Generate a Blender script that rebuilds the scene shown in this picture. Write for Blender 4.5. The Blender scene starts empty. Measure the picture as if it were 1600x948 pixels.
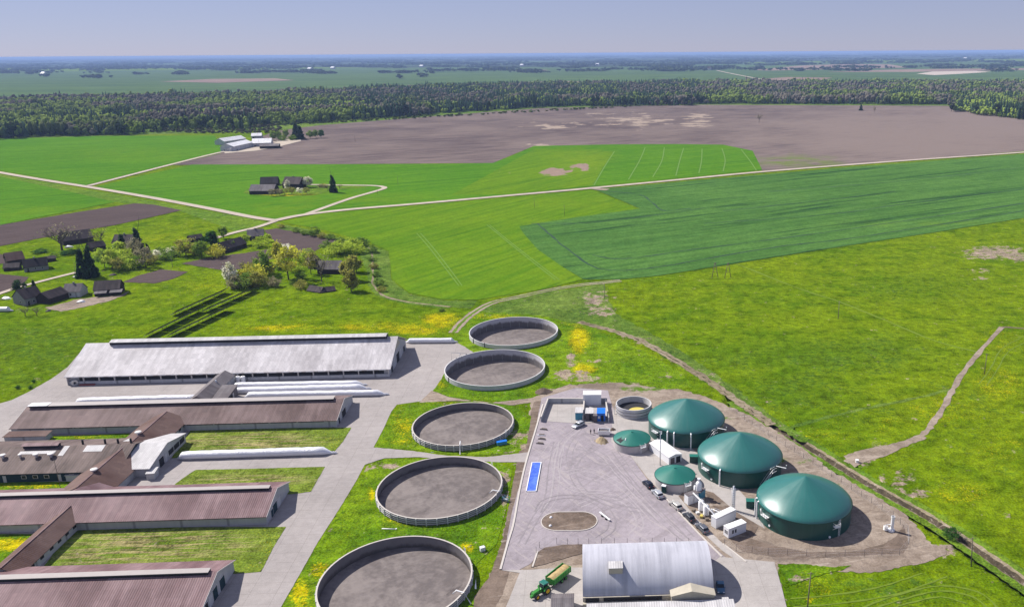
import bpy, bmesh, math, random
import numpy as np
from math import sin, cos, tan, pi, radians, atan, atan2, hypot, sqrt
from mathutils import Vector, Matrix, geometry, noise as mnoise

S = bpy.context.scene
COL = S.collection
random.seed(7)
RNG = np.random.default_rng(11)

# ------------------------------------------------------------------ camera
H = 118.0; F = 1280.0; CX = 968.0; CY = 474.0; HC = 82.7; ROLL = radians(-0.40)
PITCH = atan((CY - HC) / F)
FW = Vector((0, cos(PITCH), -sin(PITCH)))
_r = Vector((1, 0, 0)); _u = Vector((0, sin(PITCH), cos(PITCH)))
RT = cos(ROLL) * _r + sin(ROLL) * _u
UP = -sin(ROLL) * _r + cos(ROLL) * _u
cam_d = bpy.data.cameras.new('camera')
cam = bpy.data.objects.new('camera', cam_d); COL.objects.link(cam)
cam_d.sensor_fit = 'HORIZONTAL'; cam_d.sensor_width = 36.0
cam_d.lens = 36.0 * F / 1600.0
cam_d.shift_x = (800.0 - CX) / 1600.0
cam_d.clip_start = 1.0; cam_d.clip_end = 120000.0
cam.matrix_world = Matrix(((RT.x, UP.x, -FW.x, 0), (RT.y, UP.y, -FW.y, 0), (RT.z, UP.z, -FW.z, H), (0, 0, 0, 1)))
S.camera = cam

# ------------------------------------------------------------------ sky, sun, exposure
SUN_EL = radians(44.0); SUN_AZ = radians(150.5)          # the sun stands left of the view and a little ahead
w = bpy.data.worlds.new('World'); S.world = w; w.use_nodes = True
nt = w.node_tree
sky = nt.nodes.new('ShaderNodeTexSky'); sky.sky_type = 'NISHITA'; sky.sun_disc = False
sky.sun_elevation = SUN_EL; sky.sun_rotation = pi / 2 - SUN_AZ
sky.altitude = 100; sky.air_density = 0.85; sky.dust_density = 0.0; sky.ozone_density = 7.0
bg = nt.nodes['Background']; bg.inputs['Strength'].default_value = 0.060
tint = nt.nodes.new('ShaderNodeMix'); tint.data_type = 'RGBA'; tint.blend_type = 'MULTIPLY'; tint.inputs[0].default_value = 1.0
tint.inputs[7].default_value = (.92, .79, .96, 1)             # spring haze: a slightly violet sky
hz = nt.nodes.new('ShaderNodeMix'); hz.data_type = 'RGBA'; hz.inputs[0].default_value = 0.62
hz.inputs[7].default_value = (4.45, 4.80, 6.75, 1)           # even haze over the whole sky dome
nt.links.new(sky.outputs[0], tint.inputs[6]); nt.links.new(tint.outputs[2], hz.inputs[6]); nt.links.new(hz.outputs[2], bg.inputs[0])
sl = bpy.data.lights.new('sun', 'SUN'); sl.energy = 4.5; sl.angle = radians(0.5); sl.color = (1.0, 0.95, 0.88)
so = bpy.data.objects.new('sun', sl); COL.objects.link(so)
sd = Vector((cos(SUN_AZ) * cos(SUN_EL), sin(SUN_AZ) * cos(SUN_EL), sin(SUN_EL)))
so.rotation_euler = (-sd).to_track_quat('-Z', 'Y').to_euler(); so.location = (0, 0, 300)
S.view_settings.view_transform = 'Standard'; S.view_settings.look = 'None'
S.view_settings.exposure = 0.63; S.view_settings.gamma = 1.0
HAZE_D = 6.0e-5
S.render.engine = 'CYCLES'
S.cycles.max_bounces = 4; S.cycles.diffuse_bounces = 2; S.cycles.glossy_bounces = 2
S.cycles.transmission_bounces = 2; S.cycles.volume_bounces = 0; S.cycles.transparent_max_bounces = 6
S.cycles.use_denoising = True
S.cycles.use_adaptive_sampling = True; S.cycles.adaptive_threshold = 0.01
S.cycles.caustics_reflective = False; S.cycles.caustics_refractive = False

# ------------------------------------------------------------------ photograph position -> place on the ground
def at(px, py, z=0.0):
    d = FW + RT * ((px - CX) / F) - UP * ((py - CY) / F)
    t = (z - H) / d.z
    return Vector((d.x * t, d.y * t, z))
def fl(x, y):                                             # flat map in which the view's lines stay straight
    return (1280.0 * x / y, 1280.0 * H / y)
def unfl(u, v):
    y = 1280.0 * H / v
    return (u * y / 1280.0, y)
def pxfl(px, py):
    p = at(px, py); return fl(p.x, p.y)

# ------------------------------------------------------------------ tagging
def tag(o, label, cat, group=None, kind=None):
    o['label'] = label; o['category'] = cat
    if group: o['group'] = group
    if kind: o['kind'] = kind
    return o
def empty(name, loc, rz=0.0, label=None, cat=None, group=None):
    o = bpy.data.objects.new(name, None); COL.objects.link(o)
    o.location = loc; o.rotation_euler = (0, 0, rz); o.empty_display_size = 0.5
    if label: tag(o, label, cat, group)
    return o
def copy_tree(o, loc=None, rz=None, label=None, scale=None, parent=None):
    c = o.copy(); COL.objects.link(c)
    if parent is not None: c.parent = parent
    if loc is not None: c.location = loc
    if rz is not None: c.rotation_euler = (0, 0, rz)
    if scale is not None: c.scale = scale
    if label: c['label'] = label
    for ch in KIDS.get(o.name, []):
        d = copy_tree(ch, parent=c)
    return c
KIDS = {}
def link(name, me, parent=None, mats=()):
    o = bpy.data.objects.new(name, me); COL.objects.link(o)
    for m in mats: me.materials.append(m)
    if parent is not None:
        o.parent = parent; KIDS.setdefault(parent.name, []).append(o)
    return o

# ------------------------------------------------------------------ mesh building
class MB:
    def __init__(s): s.v = []; s.f = []; s.mi = []; s.sm = []
    def add(s, vs, fs, m=0, smooth=False):
        b = len(s.v); s.v += [tuple(v) for v in vs]
        for f in fs: s.f.append([b + i for i in f]); s.mi.append(m); s.sm.append(smooth)
        return s
    def box(s, x0, y0, z0, x1, y1, z1, m=0):
        v = [(x0, y0, z0), (x1, y0, z0), (x1, y1, z0), (x0, y1, z0), (x0, y0, z1), (x1, y0, z1), (x1, y1, z1), (x0, y1, z1)]
        return s.add(v, [(0, 3, 2, 1), (4, 5, 6, 7), (0, 1, 5, 4), (1, 2, 6, 5), (2, 3, 7, 6), (3, 0, 4, 7)], m)
    def prism(s, poly, lo, hi, axis='y', m=0, smooth=False):
        n = len(poly)
        def P(a, b, t): return {'y': (a, t, b), 'x': (t, a, b), 'z': (a, b, t)}[axis]
        v = [P(a, b, lo) for a, b in poly] + [P(a, b, hi) for a, b in poly]
        f = [tuple(range(n))[::-1], tuple(range(n, 2 * n))] + [(i, (i + 1) % n, n + (i + 1) % n, n + i) for i in range(n)]
        s.add(v, f[:2], m); s.v = s.v; b = len(s.v)
        return s.add(v, f[2:], m, smooth)
    def tube(s, pts, r, n=6, m=0, r2=None, cap=True):
        pts = [Vector(p) for p in pts]; rings = []
        k = len(pts)
        for i, p in enumerate(pts):
            d = (pts[min(i + 1, k - 1)] - pts[max(i - 1, 0)]).normalized()
            a = d.orthogonal().normalized() if abs(d.z) < .95 else Vector((1, 0, 0)) - d * d.x
            a.normalize(); b = d.cross(a)
            rr = r if r2 is None else r + (r2 - r) * i / (k - 1)
            rings.append([p + (a * cos(2 * pi * j / n) + b * sin(2 * pi * j / n)) * rr for j in range(n)])
        v = [q for R in rings for q in R]
        f = [(i * n + j, i * n + (j + 1) % n, (i + 1) * n + (j + 1) % n, (i + 1) * n + j) for i in range(k - 1) for j in range(n)]
        s.add(v, f, m, True)
        if cap:
            s.add(rings[0], [tuple(range(n))[::-1]], m); s.add(rings[-1], [tuple(range(n))], m)
        return s
    def lathe(s, prof, n=48, c=(0, 0), m=0, smooth=True, a0=0.0, a1=2 * pi):
        full = abs(a1 - a0 - 2 * pi) < 1e-6
        k = n if full else n + 1
        v = []; f = []
        for r, z in prof:
            for j in range(k):
                a = a0 + (a1 - a0) * j / n
                v.append((c[0] + r * cos(a), c[1] + r * sin(a), z))
        for i in range(len(prof) - 1):
            for j in range(n):
                j2 = (j + 1) % k if full else j + 1
                f.append((i * k + j, i * k + j2, (i + 1) * k + j2, (i + 1) * k + j))
        return s.add(v, f, m, smooth)
    def disc(s, c, r, z, n=32, m=0):
        return s.add([(c[0] + r * cos(2 * pi * j / n), c[1] + r * sin(2 * pi * j / n), z) for j in range(n)], [tuple(range(n))], m)
    def cyl(s, c, r, z0, z1, n=20, m=0):
        s.lathe([(r, z0), (r, z1)], n, c, m); s.disc(c, r, z1, n, m); return s
    def mesh(s, name):
        me = bpy.data.meshes.new(name); me.from_pydata(s.v, [], s.f); me.update()
        me.polygons.foreach_set('material_index', s.mi); me.polygons.foreach_set('use_smooth', s.sm)
        return me
    def build(s, name, mats, parent=None, bevel=0):
        me = s.mesh(name)
        bm = bmesh.new(); bm.from_mesh(me)
        bmesh.ops.remove_doubles(bm, verts=bm.verts, dist=1e-4)
        bmesh.ops.recalc_face_normals(bm, faces=bm.faces)
        for e in bm.edges:
            if len(e.link_faces) != 2 or e.calc_face_angle(0.0) > .62: e.smooth = False
        bm.to_mesh(me); bm.free()
        if not isinstance(mats, (list, tuple)): mats = [mats]
        o = link(name, me, parent, mats)
        if bevel:
            b = o.modifiers.new('edge', 'BEVEL'); b.width = bevel; b.segments = 2; b.limit_method = 'ANGLE'
        return o

def tri_mesh(name, V, T, attrs=None, smooth=False):
    me = bpy.data.meshes.new(name)
    V = np.asarray(V, np.float32); T = np.asarray(T, np.int32)
    me.vertices.add(len(V)); me.vertices.foreach_set('co', V.ravel())
    me.loops.add(T.size); me.loops.foreach_set('vertex_index', T.ravel())
    me.polygons.add(len(T)); me.polygons.foreach_set('loop_start', np.arange(0, T.size, T.shape[1], dtype=np.int32))
    me.polygons.foreach_set('loop_total', np.full(len(T), T.shape[1], np.int32))
    if smooth: me.polygons.foreach_set('use_smooth', np.ones(len(T), bool))
    me.update(calc_edges=True)
    for k, a in (attrs or {}).items():
        a = np.asarray(a, np.float32)
        if a.ndim == 1:
            at_ = me.attributes.new(k, 'FLOAT', 'POINT'); at_.data.foreach_set('value', a)
        else:
            at_ = me.attributes.new(k, 'FLOAT_COLOR', 'POINT'); at_.data.foreach_set('color', a.ravel())
    return me

# ------------------------------------------------------------------ materials
class N:
    def __init__(s, name):
        s.m = bpy.data.materials.new(name); s.m.use_nodes = True
        s.t = s.m.node_tree; s.b = s.t.nodes['Principled BSDF']
        s.b.inputs['Specular IOR Level'].default_value = 0.25
        s.tc = None
    def new(s, t, **k):
        n = s.t.nodes.new(t)
        for a, b in k.items(): setattr(n, a, b)
        return n
    def set(s, sock, v):
        if isinstance(v, (int, float)): sock.default_value = v
        elif isinstance(v, tuple): sock.default_value = (tuple(v) + (1, 1))[:len(sock.default_value)]
        else: s.t.links.new(v, sock)
    def coord(s):
        if s.tc is None: s.tc = s.new('ShaderNodeTexCoord')
        return s.tc.outputs['Object']
    def vec(s, rot=0.0, sc=(1, 1, 1)):
        mp = s.new('ShaderNodeMapping', vector_type='TEXTURE'); s.t.links.new(s.coord(), mp.inputs['Vector'])
        mp.inputs['Rotation'].default_value = (0, 0, rot); mp.inputs['Scale'].default_value = tuple(1.0 / v for v in sc)
        return mp.outputs[0]
    def noise(s, scale, detail=4, rough=.55, vec=None, dist=0.0):
        n = s.new('ShaderNodeTexNoise'); n.inputs['Scale'].default_value = scale
        n.inputs['Detail'].default_value = detail; n.inputs['Roughness'].default_value = rough
        n.inputs['Distortion'].default_value = dist
        s.t.links.new(vec if vec is not None else s.coord(), n.inputs['Vector']); return n.outputs['Fac']
    def math(s, op, a, b=0.0, c=0.0, clamp=False):
        n = s.new('ShaderNodeMath', operation=op); n.use_clamp = clamp
        s.set(n.inputs[0], a); s.set(n.inputs[1], b)
        if len(n.inputs) > 2: s.set(n.inputs[2], c)
        return n.outputs[0]
    def step(s, f, lo, hi):
        n = s.new('ShaderNodeMapRange'); n.interpolation_type = 'SMOOTHSTEP'; n.clamp = True
        s.set(n.inputs['Value'], f); n.inputs['From Min'].default_value = lo; n.inputs['From Max'].default_value = hi
        return n.outputs[0]
    def mix(s, f, a, b, mode='MIX'):
        n = s.new('ShaderNodeMix', data_type='RGBA', blend_type=mode); n.clamp_factor = True
        s.set(n.inputs[0], f); s.set(n.inputs[6], a); s.set(n.inputs[7], b); return n.outputs[2]
    def scale_col(s, col, f):
        n = s.new('ShaderNodeVectorMath', operation='SCALE'); s.set(n.inputs[0], col); s.set(n.inputs['Scale'], f); return n.outputs[0]
    def attr(s, name, out='Fac'):
        n = s.new('ShaderNodeAttribute', attribute_name=name); return n.outputs[out]
    def bump(s, h, dist=.1, strength=.6):
        n = s.new('ShaderNodeBump'); n.inputs['Distance'].default_value = dist; n.inputs['Strength'].default_value = strength
        s.t.links.new(h, n.inputs['Height']); s.t.links.new(n.outputs[0], s.b.inputs['Normal'])
    def done(s, col, rough=.85, metal=0.0, spec=None):
        s.set(s.b.inputs['Base Color'], col); s.set(s.b.inputs['Roughness'], rough); s.set(s.b.inputs['Metallic'], metal)
        if spec is not None: s.b.inputs['Specular IOR Level'].default_value = spec
        return s.m

def paint(name, c, rough=.55, metal=0.0, spec=.4, var=.12, sc=1.5):
    n = N(name); f = n.noise(sc, 5)
    k = n.math('MULTIPLY_ADD', f, 2 * var, 1 - var)
    return n.done(n.scale_col(c + (1,) if len(c) == 3 else c, k), rough, metal, spec)

def meadow(name, c1, c2, yel=(.50, .40, .004), base_y=0.0, dark=(.045, .10, .010), fine=1.0, far=False, bare=(.30, .235, .18), mow=None):
    n = N(name)
    big = n.noise(.012, 4); med = n.noise(.09, 5, .6); fin = n.noise(.55 * fine, 5, .65)
    tuft = n.noise(1.7, 3, .6)
    col = n.mix(n.step(n.math('ADD', n.math('MULTIPLY', big, .5), n.math('MULTIPLY', med, .5)), .36, .62), c1, c2)
    dk = n.step(n.math('ADD', n.math('ADD', n.math('MULTIPLY', med, .45), n.math('MULTIPLY', fin, .55)), n.math('MULTIPLY', n.attr('drk'), .13)), .53, .68)
    col = n.mix(n.math('MULTIPLY', dk, .85), col, dark)
    if mow is not None:
        st = n.noise(1.0, 4, .6, n.vec(mow, (.09, 1.1, 1)))
        col = n.mix(n.math('MULTIPLY', n.step(st, .44, .58), n.attr('mow')), col, (.26, .225, .10, 1))
        st2 = n.noise(1.0, 4, .6, n.vec(mow, (.12, .7, 1)))
        col = n.mix(n.math('MULTIPLY', n.step(st2, .52, .68), n.math('MULTIPLY', n.attr('mow'), .6)), col, (.07, .075, .02, 1))
    dan = n.noise(1.5, 4, .7); dan2 = n.noise(.11, 5, .65)
    yf = n.math('ADD', n.math('ADD', n.math('MULTIPLY', dan, .70), n.math('MULTIPLY', dan2, .45)), n.math('MULTIPLY_ADD', n.attr('yel'), .20, base_y - .06))
    col = n.mix(n.math('MULTIPLY', n.step(yf, .58, .76), .85), col, yel)
    specks = n.step(n.noise(2.6, 2, .5), .60, .68)
    col = n.mix(n.math('MULTIPLY', specks, n.math('MULTIPLY_ADD', n.attr('yel'), .6, .12)), col, yel)
    bf = n.math('ADD', n.math('ADD', n.math('MULTIPLY', n.noise(.20, 6, .7), 1.7), n.math('MULTIPLY_ADD', fin, .9, -.80)), n.math('MULTIPLY', n.attr('bare'), .36))
    col = n.mix(n.step(bf, .74, .90), col, n.mix(n.noise(.4, 5), tuple(v * .72 for v in bare) + (1,), tuple(v * 1.15 for v in bare) + (1,)))
    cl = n.noise(.32, 4, .65)
    cl2 = n.noise(.13, 5, .7)
    k = n.math('ADD', n.math('ADD', n.math('MULTIPLY_ADD', tuft, 2.0, -.5), n.math('MULTIPLY', cl2, 1.1)), n.math('ADD', n.math('MULTIPLY', cl, 2.0), n.math('MULTIPLY_ADD', med, .8, -1.45)))
    k = n.math('MAXIMUM', k, .35)
    col = n.scale_col(col, k)
    n.bump(n.math('ADD', fin, n.math('MULTIPLY', tuft, .6)), .6, .8)
    return n.done(col, 1.0, 0, 0.0)

def crop(name, c1, c2, rot, streak=.35, sc=(.012, .22, 1), line=None, lsc=.18, fleck=.35):
    n = N(name)
    st = n.noise(1.0, 5, .6, n.vec(rot, sc)); st2 = n.noise(1.0, 4, .6, n.vec(rot, (sc[0] * 4, sc[1] * 4, 1)))
    big = n.noise(.008, 4)
    f = n.math('ADD', n.math('MULTIPLY', st, .55), n.math('ADD', n.math('MULTIPLY', big, .3), n.math('MULTIPLY', st2, .15)))
    col = n.mix(n.step(f, .40, .60), c1, c2)
    if line:
        col = n.mix(n.math('MULTIPLY', n.step(n.noise(1.0, 4, .55, n.vec(rot, (.006, lsc, 1))), .56, .68), streak), col, line)
    yl = n.attr('yel'); col = n.mix(n.math('MULTIPLY', yl, n.step(n.noise(.05, 4), .30, .62)), col, (.135, .215, .010, 1))
    bf = n.math('ADD', n.noise(.06, 6, .65), n.math('MULTIPLY', n.attr('bare'), .5))
    col = n.mix(n.step(bf, .72, .86), col, (.26, .19, .15, 1))
    fi = n.noise(.6, 4, .6)
    col = n.scale_col(col, n.math('MULTIPLY_ADD', n.math('ADD', n.math('MULTIPLY', fi, .6), n.math('MULTIPLY', n.noise(.12, 5, .65), .4)), fleck * 4.2, 1 - fleck * 2.1))
    n.bump(fi, .3, .3)
    return n.done(col, 1.0, 0, 0.0)

def soil(name, c1, c2, rot=0.0, sc=(.02, .35, 1), pale=(.36, .29, .23)):
    n = N(name)
    st = n.noise(1.0, 6, .6, n.vec(rot, sc)); big = n.noise(.006, 5, .6); fi = n.noise(.9, 5, .65)
    f = n.math('ADD', n.math('MULTIPLY', st, .65), n.math('ADD', n.math('MULTIPLY', big, .35), n.math('MULTIPLY_ADD', n.attr('tan'), .13, -.02)))
    col = n.mix(n.step(f, .34, .60), c1, c2)
    pf = n.math('ADD', n.math('MULTIPLY', n.noise(.022, 6, .7), 1.0), n.math('MULTIPLY', n.attr('bare'), .20))
    col = n.mix(n.math('MULTIPLY', n.step(pf, .66, .72), .8), col, pale + (1,))
    yl = n.attr('yel'); col = n.mix(n.math('MULTIPLY', yl, n.step(n.noise(.04, 4), .35, .6)), col, (.12, .17, .03, 1))
    col = n.scale_col(col, n.math('MULTIPLY_ADD', fi, .9, .55)); n.bump(fi, .3, .5)
    return n.done(col, 1.0, 0, 0.0)

def dirt(name, c1, c2, grass=True, gb=0.0):
    n = N(name)
    a = n.noise(.05, 5, .6); b = n.noise(.35, 6, .7, dist=.6); c = n.noise(2.2, 4, .6)
    col = n.mix(n.step(n.math('ADD', n.math('MULTIPLY', a, .5), n.math('MULTIPLY', b, .5)), .36, .62), c1, c2)
    tr = n.noise(1.0, 4, .6, n.vec(.25, (.05, .55, 1)), 1.2)
    col = n.mix(n.math('MULTIPLY', n.step(tr, .55, .68), .45), col, (.43, .37, .31, 1))
    col = n.mix(n.math('MULTIPLY', n.step(n.math('ADD', b, n.math('MULTIPLY', n.attr('drk'), .35)), .58, .76), .7), col, (.115, .09, .075, 1))
    if grass:
        gf = n.math('ADD', n.math('MULTIPLY', n.noise(.22, 6, .7), .7), n.math('ADD', n.math('MULTIPLY', c, .3), n.math('MULTIPLY_ADD', n.attr('grs'), .42, gb)))
        col = n.mix(n.step(gf, .68, .80), col, n.mix(n.noise(.8, 4), (.05, .12, .012, 1), (.13, .20, .02, 1)))
    col = n.scale_col(col, n.math('ADD', n.math('MULTIPLY', c, .8), n.math('MULTIPLY_ADD', b, .7, .22))); n.bump(n.math('ADD', b, n.math('MULTIPLY', c, .4)), .25, .6)
    return n.done(col, 1.0, 0, 0.0)

def concrete(name, c, joints=None, rot=.045, stain=.5, tracks=0.0, jscale=(6.0, 4.0)):
    n = N(name)
    a = n.noise(.045, 5, .6, dist=.8); b = n.noise(.5, 6, .65); cc = n.noise(4.0, 3)
    k = n.math('ADD', n.math('MULTIPLY_ADD', a, stain * 1.0, 1 - stain * .5), n.math('MULTIPLY_ADD', b, stain * .9, -stain * .45))
    col = n.scale_col(c + (1,), k)
    if tracks:
        wv = n.noise(1.0, 6, .65, n.vec(.9, (.045, .30, 1)), 2.6)
        col = n.mix(n.math('MULTIPLY', n.step(wv, .50, .64), tracks), col, (.165, .142, .145, 1))
        wv2 = n.noise(1.0, 5, .65, n.vec(-.9, (.06, .4, 1)), 2.0)
        col = n.mix(n.math('MULTIPLY', n.step(wv2, .53, .64), tracks * .9), col, (.45, .40, .365, 1))
    if joints:
        br = n.new('ShaderNodeTexBrick'); n.t.links.new(n.vec(rot), br.inputs['Vector']); br.offset = 0.0
        br.inputs['Scale'].default_value = 1.0; br.inputs['Brick Width'].default_value = jscale[0]; br.inputs['Row Height'].default_value = jscale[1]
        br.inputs['Mortar Size'].default_value = .05; br.inputs['Mortar Smooth'].default_value = .3
        br.inputs['Color1'].default_value = (1, 1, 1, 1); br.inputs['Color2'].default_value = (.93, .93, .93, 1); br.inputs['Mortar'].default_value = (.62, .6, .58, 1)
        col = n.mix(joints, col, br.outputs[0], 'MULTIPLY')
    sp = n.step(n.noise(.16, 5, .7), .62, .75)
    col = n.mix(n.math('MULTIPLY', sp, .35), col, tuple(v * .55 for v in c) + (1,))
    col = n.scale_col(col, n.math('MULTIPLY_ADD', cc, .3, .85))
    n.bump(b, .05, .3)
    return n.done(col, .95, 0, .05)

def roofing(name, c, c2, spacing=1.0, rough=.55, streak=.5, spec=.06, metal=0.0, bump=.06):
    n = N(name)
    st = n.noise(1.0, 5, .65, n.vec(0, (1.0 / spacing * .9, .06, .06)))
    st2 = n.noise(1.0, 3, .5, n.vec(0, (.12, .02, .02)))
    big = n.noise(.07, 4)
    f = n.math('ADD', n.math('MULTIPLY', st, .6 * streak), n.math('ADD', n.math('MULTIPLY', st2, .3), n.math('MULTIPLY', big, .7 - .6 * streak)))
    col = n.mix(n.step(f, .40, .58), c + (1,), c2 + (1,))
    wv = n.new('ShaderNodeTexWave', wave_type='BANDS', bands_direction='X'); n.t.links.new(n.coord(), wv.inputs['Vector'])
    wv.inputs['Scale'].default_value = .314 / spacing * 2; wv.inputs['Distortion'].default_value = 0
    ln = n.step(wv.outputs['Fac'], .82, 1.0)
    col = n.mix(n.math('MULTIPLY', ln, .16), col, (.05, .04, .04, 1))
    br = n.new('ShaderNodeTexBrick'); n.t.links.new(n.coord(), br.inputs['Vector']); br.offset = .37
    br.inputs['Scale'].default_value = 1.0; br.inputs['Brick Width'].default_value = 1.13; br.inputs['Row Height'].default_value = 2.4; br.inputs['Mortar Size'].default_value = .012
    br.inputs['Color1'].default_value = (1.10, 1.09, 1.08, 1); br.inputs['Color2'].default_value = (.84, .83, .83, 1); br.inputs['Mortar'].default_value = (.72, .70, .70, 1)
    col = n.mix(.75, col, br.outputs[0], 'MULTIPLY')
    di = n.noise(.5, 5, .7); col = n.scale_col(col, n.math('MULTIPLY_ADD', di, .4, .80))
    pa = n.step(n.noise(.16, 5, .7), .60, .74); col = n.mix(n.math('MULTIPLY', pa, .22), col, tuple(v * .6 for v in c) + (1,))
    n.bump(wv.outputs['Fac'], bump, .5)
    return n.done(col, rough, metal, spec)

def walls(name, c, panel=None, stain=.4):
    n = N(name)
    v = n.noise(1.0, 5, .6, n.vec(0, (.8, .8, .10))); b = n.noise(.25, 5)
    col = n.scale_col(c + (1,), n.math('ADD', n.math('MULTIPLY_ADD', v, stain, 1 - stain * .6), n.math('MULTIPLY_ADD', b, stain * .5, -stain * .25)))
    if panel:
        wv = n.new('ShaderNodeTexWave', wave_type='BANDS', bands_direction='X'); n.t.links.new(n.coord(), wv.inputs['Vector'])
        wv.inputs['Scale'].default_value = .314 / panel * .5
        col = n.mix(n.math('MULTIPLY', n.step(wv.outputs['Fac'], .985, 1.0), .5), col, (.1, .1, .1, 1))
    return n.done(col, .9, 0, .06)

M = {}
M['meadow'] = meadow('meadow', (.072, .142, .003, 1), (.140, .202, .004, 1), base_y=-.075)
M['verge'] = meadow('verge grass', (.085, .165, .018, 1), (.125, .20, .018, 1), base_y=-.03, dark=(.05, .10, .018))
M['rough'] = meadow('rough bank grass', (.072, .138, .018, 1), (.130, .190, .034, 1), base_y=-.10, dark=(.04, .085, .014))
M['lush'] = meadow('lush tank grass', (.065, .150, .006, 1), (.145, .225, .008, 1), base_y=-.03, dark=(.035, .095, .004))
M['lawn'] = meadow('mown lawn', (.10, .165, .018, 1), (.14, .19, .025, 1), base_y=-.2, dark=(.06, .10, .012), mow=.045)
M['wheat'] = crop('young wheat', (.055, .158, .008, 1), (.088, .200, .010, 1), radians(29), line=(.038, .110, .010, 1), streak=.65)
M['wheat2'] = crop('pale young wheat', (.078, .168, .007, 1), (.118, .208, .008, 1), radians(58), line=(.055, .130, .008, 1), streak=.6)
M['rape'] = crop('dark green crop', (.050, .122, .026, 1), (.080, .172, .036, 1), radians(29), line=(.018, .055, .020, 1), streak=.85, lsc=.09, fleck=.5)
M['paleline'] = paint('crop tramline', (.105, .205, .025), .95, var=.3, sc=.3)
M['darkline'] = paint('dark crop tramline', (.010, .045, .018), .95, var=.4, sc=.2)
M['plough'] = soil('ploughed field', (.078, .060, .064, 1), (.200, .158, .140, 1), radians(29))
M['plot'] = soil('dark tilled plot', (.068, .052, .050, 1), (.105, .080, .076, 1), radians(30), (.05, .8, 1))
M['gravel'] = concrete('gravel road', (.43, .37, .30), stain=.5)
M['track'] = dirt('dirt track', (.22, .175, .135, 1), (.33, .27, .215, 1))
M['dirt'] = dirt('sandy dirt', (.205, .160, .125, 1), (.315, .258, .208, 1))
M['mud'] = dirt('brown earth', (.125, .095, .075, 1), (.195, .150, .120, 1))
M['ditchmud'] = dirt('ditch mud', (.06, .05, .035, 1), (.10, .08, .055, 1), False)
M['bank'] = dirt('dead grass bank', (.17, .14, .09, 1), (.29, .24, .165, 1), gb=.13)
M['slab'] = concrete('yard concrete', (.335, .305, .292), joints=.75)
M['slab2'] = concrete('pale concrete slab', (.385, .355, .335), joints=.65, jscale=(5, 5))
M['yard'] = concrete('gravel yard', (.300, .265, .285), stain=.7, tracks=.32)
M['kerb'] = paint('concrete kerb', (.50, .46, .42), .9)
def tankmat(name, c, stain):
    n = N(name)
    v = n.noise(1.0, 5, .65, n.vec(0, (.5, .5, .12))); b = n.noise(.3, 5)
    sep = n.new('ShaderNodeSeparateXYZ'); n.t.links.new(n.coord(), sep.inputs[0])
    col = n.scale_col(c + (1,), n.math('ADD', n.math('MULTIPLY_ADD', v, .45, .70), n.math('MULTIPLY_ADD', b, .2, -.06)))
    dirtf = n.step(n.math('ADD', n.math('MULTIPLY', sep.outputs[2], -.45), n.math('MULTIPLY_ADD', v, 1.3, -.45)), .0, .55)
    col = n.mix(n.math('MULTIPLY', dirtf, stain), col, (.075, .062, .055, 1))
    return n.done(col, .9, 0, .06)
M['tankwall'] = tankmat('tank concrete', (.54, .53, .54), .8)
M['tankdark'] = tankmat('weathered tank concrete', (.20, .185, .18), .75)
M['tankrim'] = paint('tank rim', (.55, .54, .54), .8)
def slurrymat():
    n = N('slurry crust'); a = n.noise(.07, 6, .65, dist=1.0); b = n.noise(.6, 5, .65)
    f = n.math('ADD', n.math('MULTIPLY', a, .65), n.math('MULTIPLY', b, .35))
    col = n.mix(n.step(f, .38, .62), (.128, .110, .106, 1), (.225, .195, .182, 1))
    col = n.mix(n.math('MULTIPLY', n.step(n.noise(.11, 5, .7, dist=1.5), .60, .70), .6), col, (.062, .052, .052, 1))
    n.bump(b, .1, .5); return n.done(col, .9, 0, .1)
M['slurry'] = slurrymat()
M['roofgrey'] = roofing('pale fibre cement roof', (.46, .435, .44), (.61, .585, .59), 1.1, .6)
M['roofbrown'] = roofing('brown fibre cement roof', (.125, .085, .080), (.205, .148, .142), 1.1, .6)
M['roofpink'] = roofing('faded red roof', (.165, .100, .105), (.265, .180, .185), 1.1, .55)
M['roofdusk'] = roofing('weathered brown roof', (.105, .080, .072), (.195, .150, .135), 1.6, .65, streak=.7)
M['rooftile'] = roofing('plain brown roof', (.112, .068, .058), (.158, .106, .092), 1.1, .65, streak=.2)
M['roofpale'] = roofing('pale grey roof', (.47, .46, .46), (.55, .54, .54), 1.1, .5)
M['roofdark'] = roofing('dark house roof', (.055, .045, .045), (.095, .078, .078), .9, .7)
M['roofblack'] = roofing('black house roof', (.020, .018, .022), (.035, .032, .038), .9, .6)
M['rooflead'] = roofing('grey asbestos roof', (.13, .115, .12), (.19, .175, .18), .9, .7)
M['roofwhite'] = roofing('white sheet roof', (.74, .74, .74), (.84, .84, .84), 1.0, .4)
M['vent'] = paint('ridge cap', (.36, .325, .31), .7, sc=.6)
M['dark'] = paint('dark opening', (.018, .017, .020), .8)
M['trim'] = paint('white trim', (.58, .55, .53), .6)
M['wallwhite'] = walls('whitewashed wall', (.52, .52, .53), 6.0)
M['wallgrey'] = walls('grey concrete wall', (.44, .44, .45), 6.0)
M['wallcream'] = walls('cream rendered wall', (.46, .42, .34))
M['wallgreen'] = walls('dark teal wall', (.030, .055, .065), None, .3)
M['wallwood'] = walls('dark timber wall', (.055, .042, .038), None, .5)
M['wallbrick'] = walls('grey brick wall', (.26, .25, .25), None, .3)
M['white'] = paint('white paint', (.80, .80, .80), .45, var=.05)
M['offwhite'] = paint('off white panel', (.72, .72, .74), .5, var=.06)
M['steel'] = paint('galvanised steel', (.52, .53, .55), .38, .6, var=.1)
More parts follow.
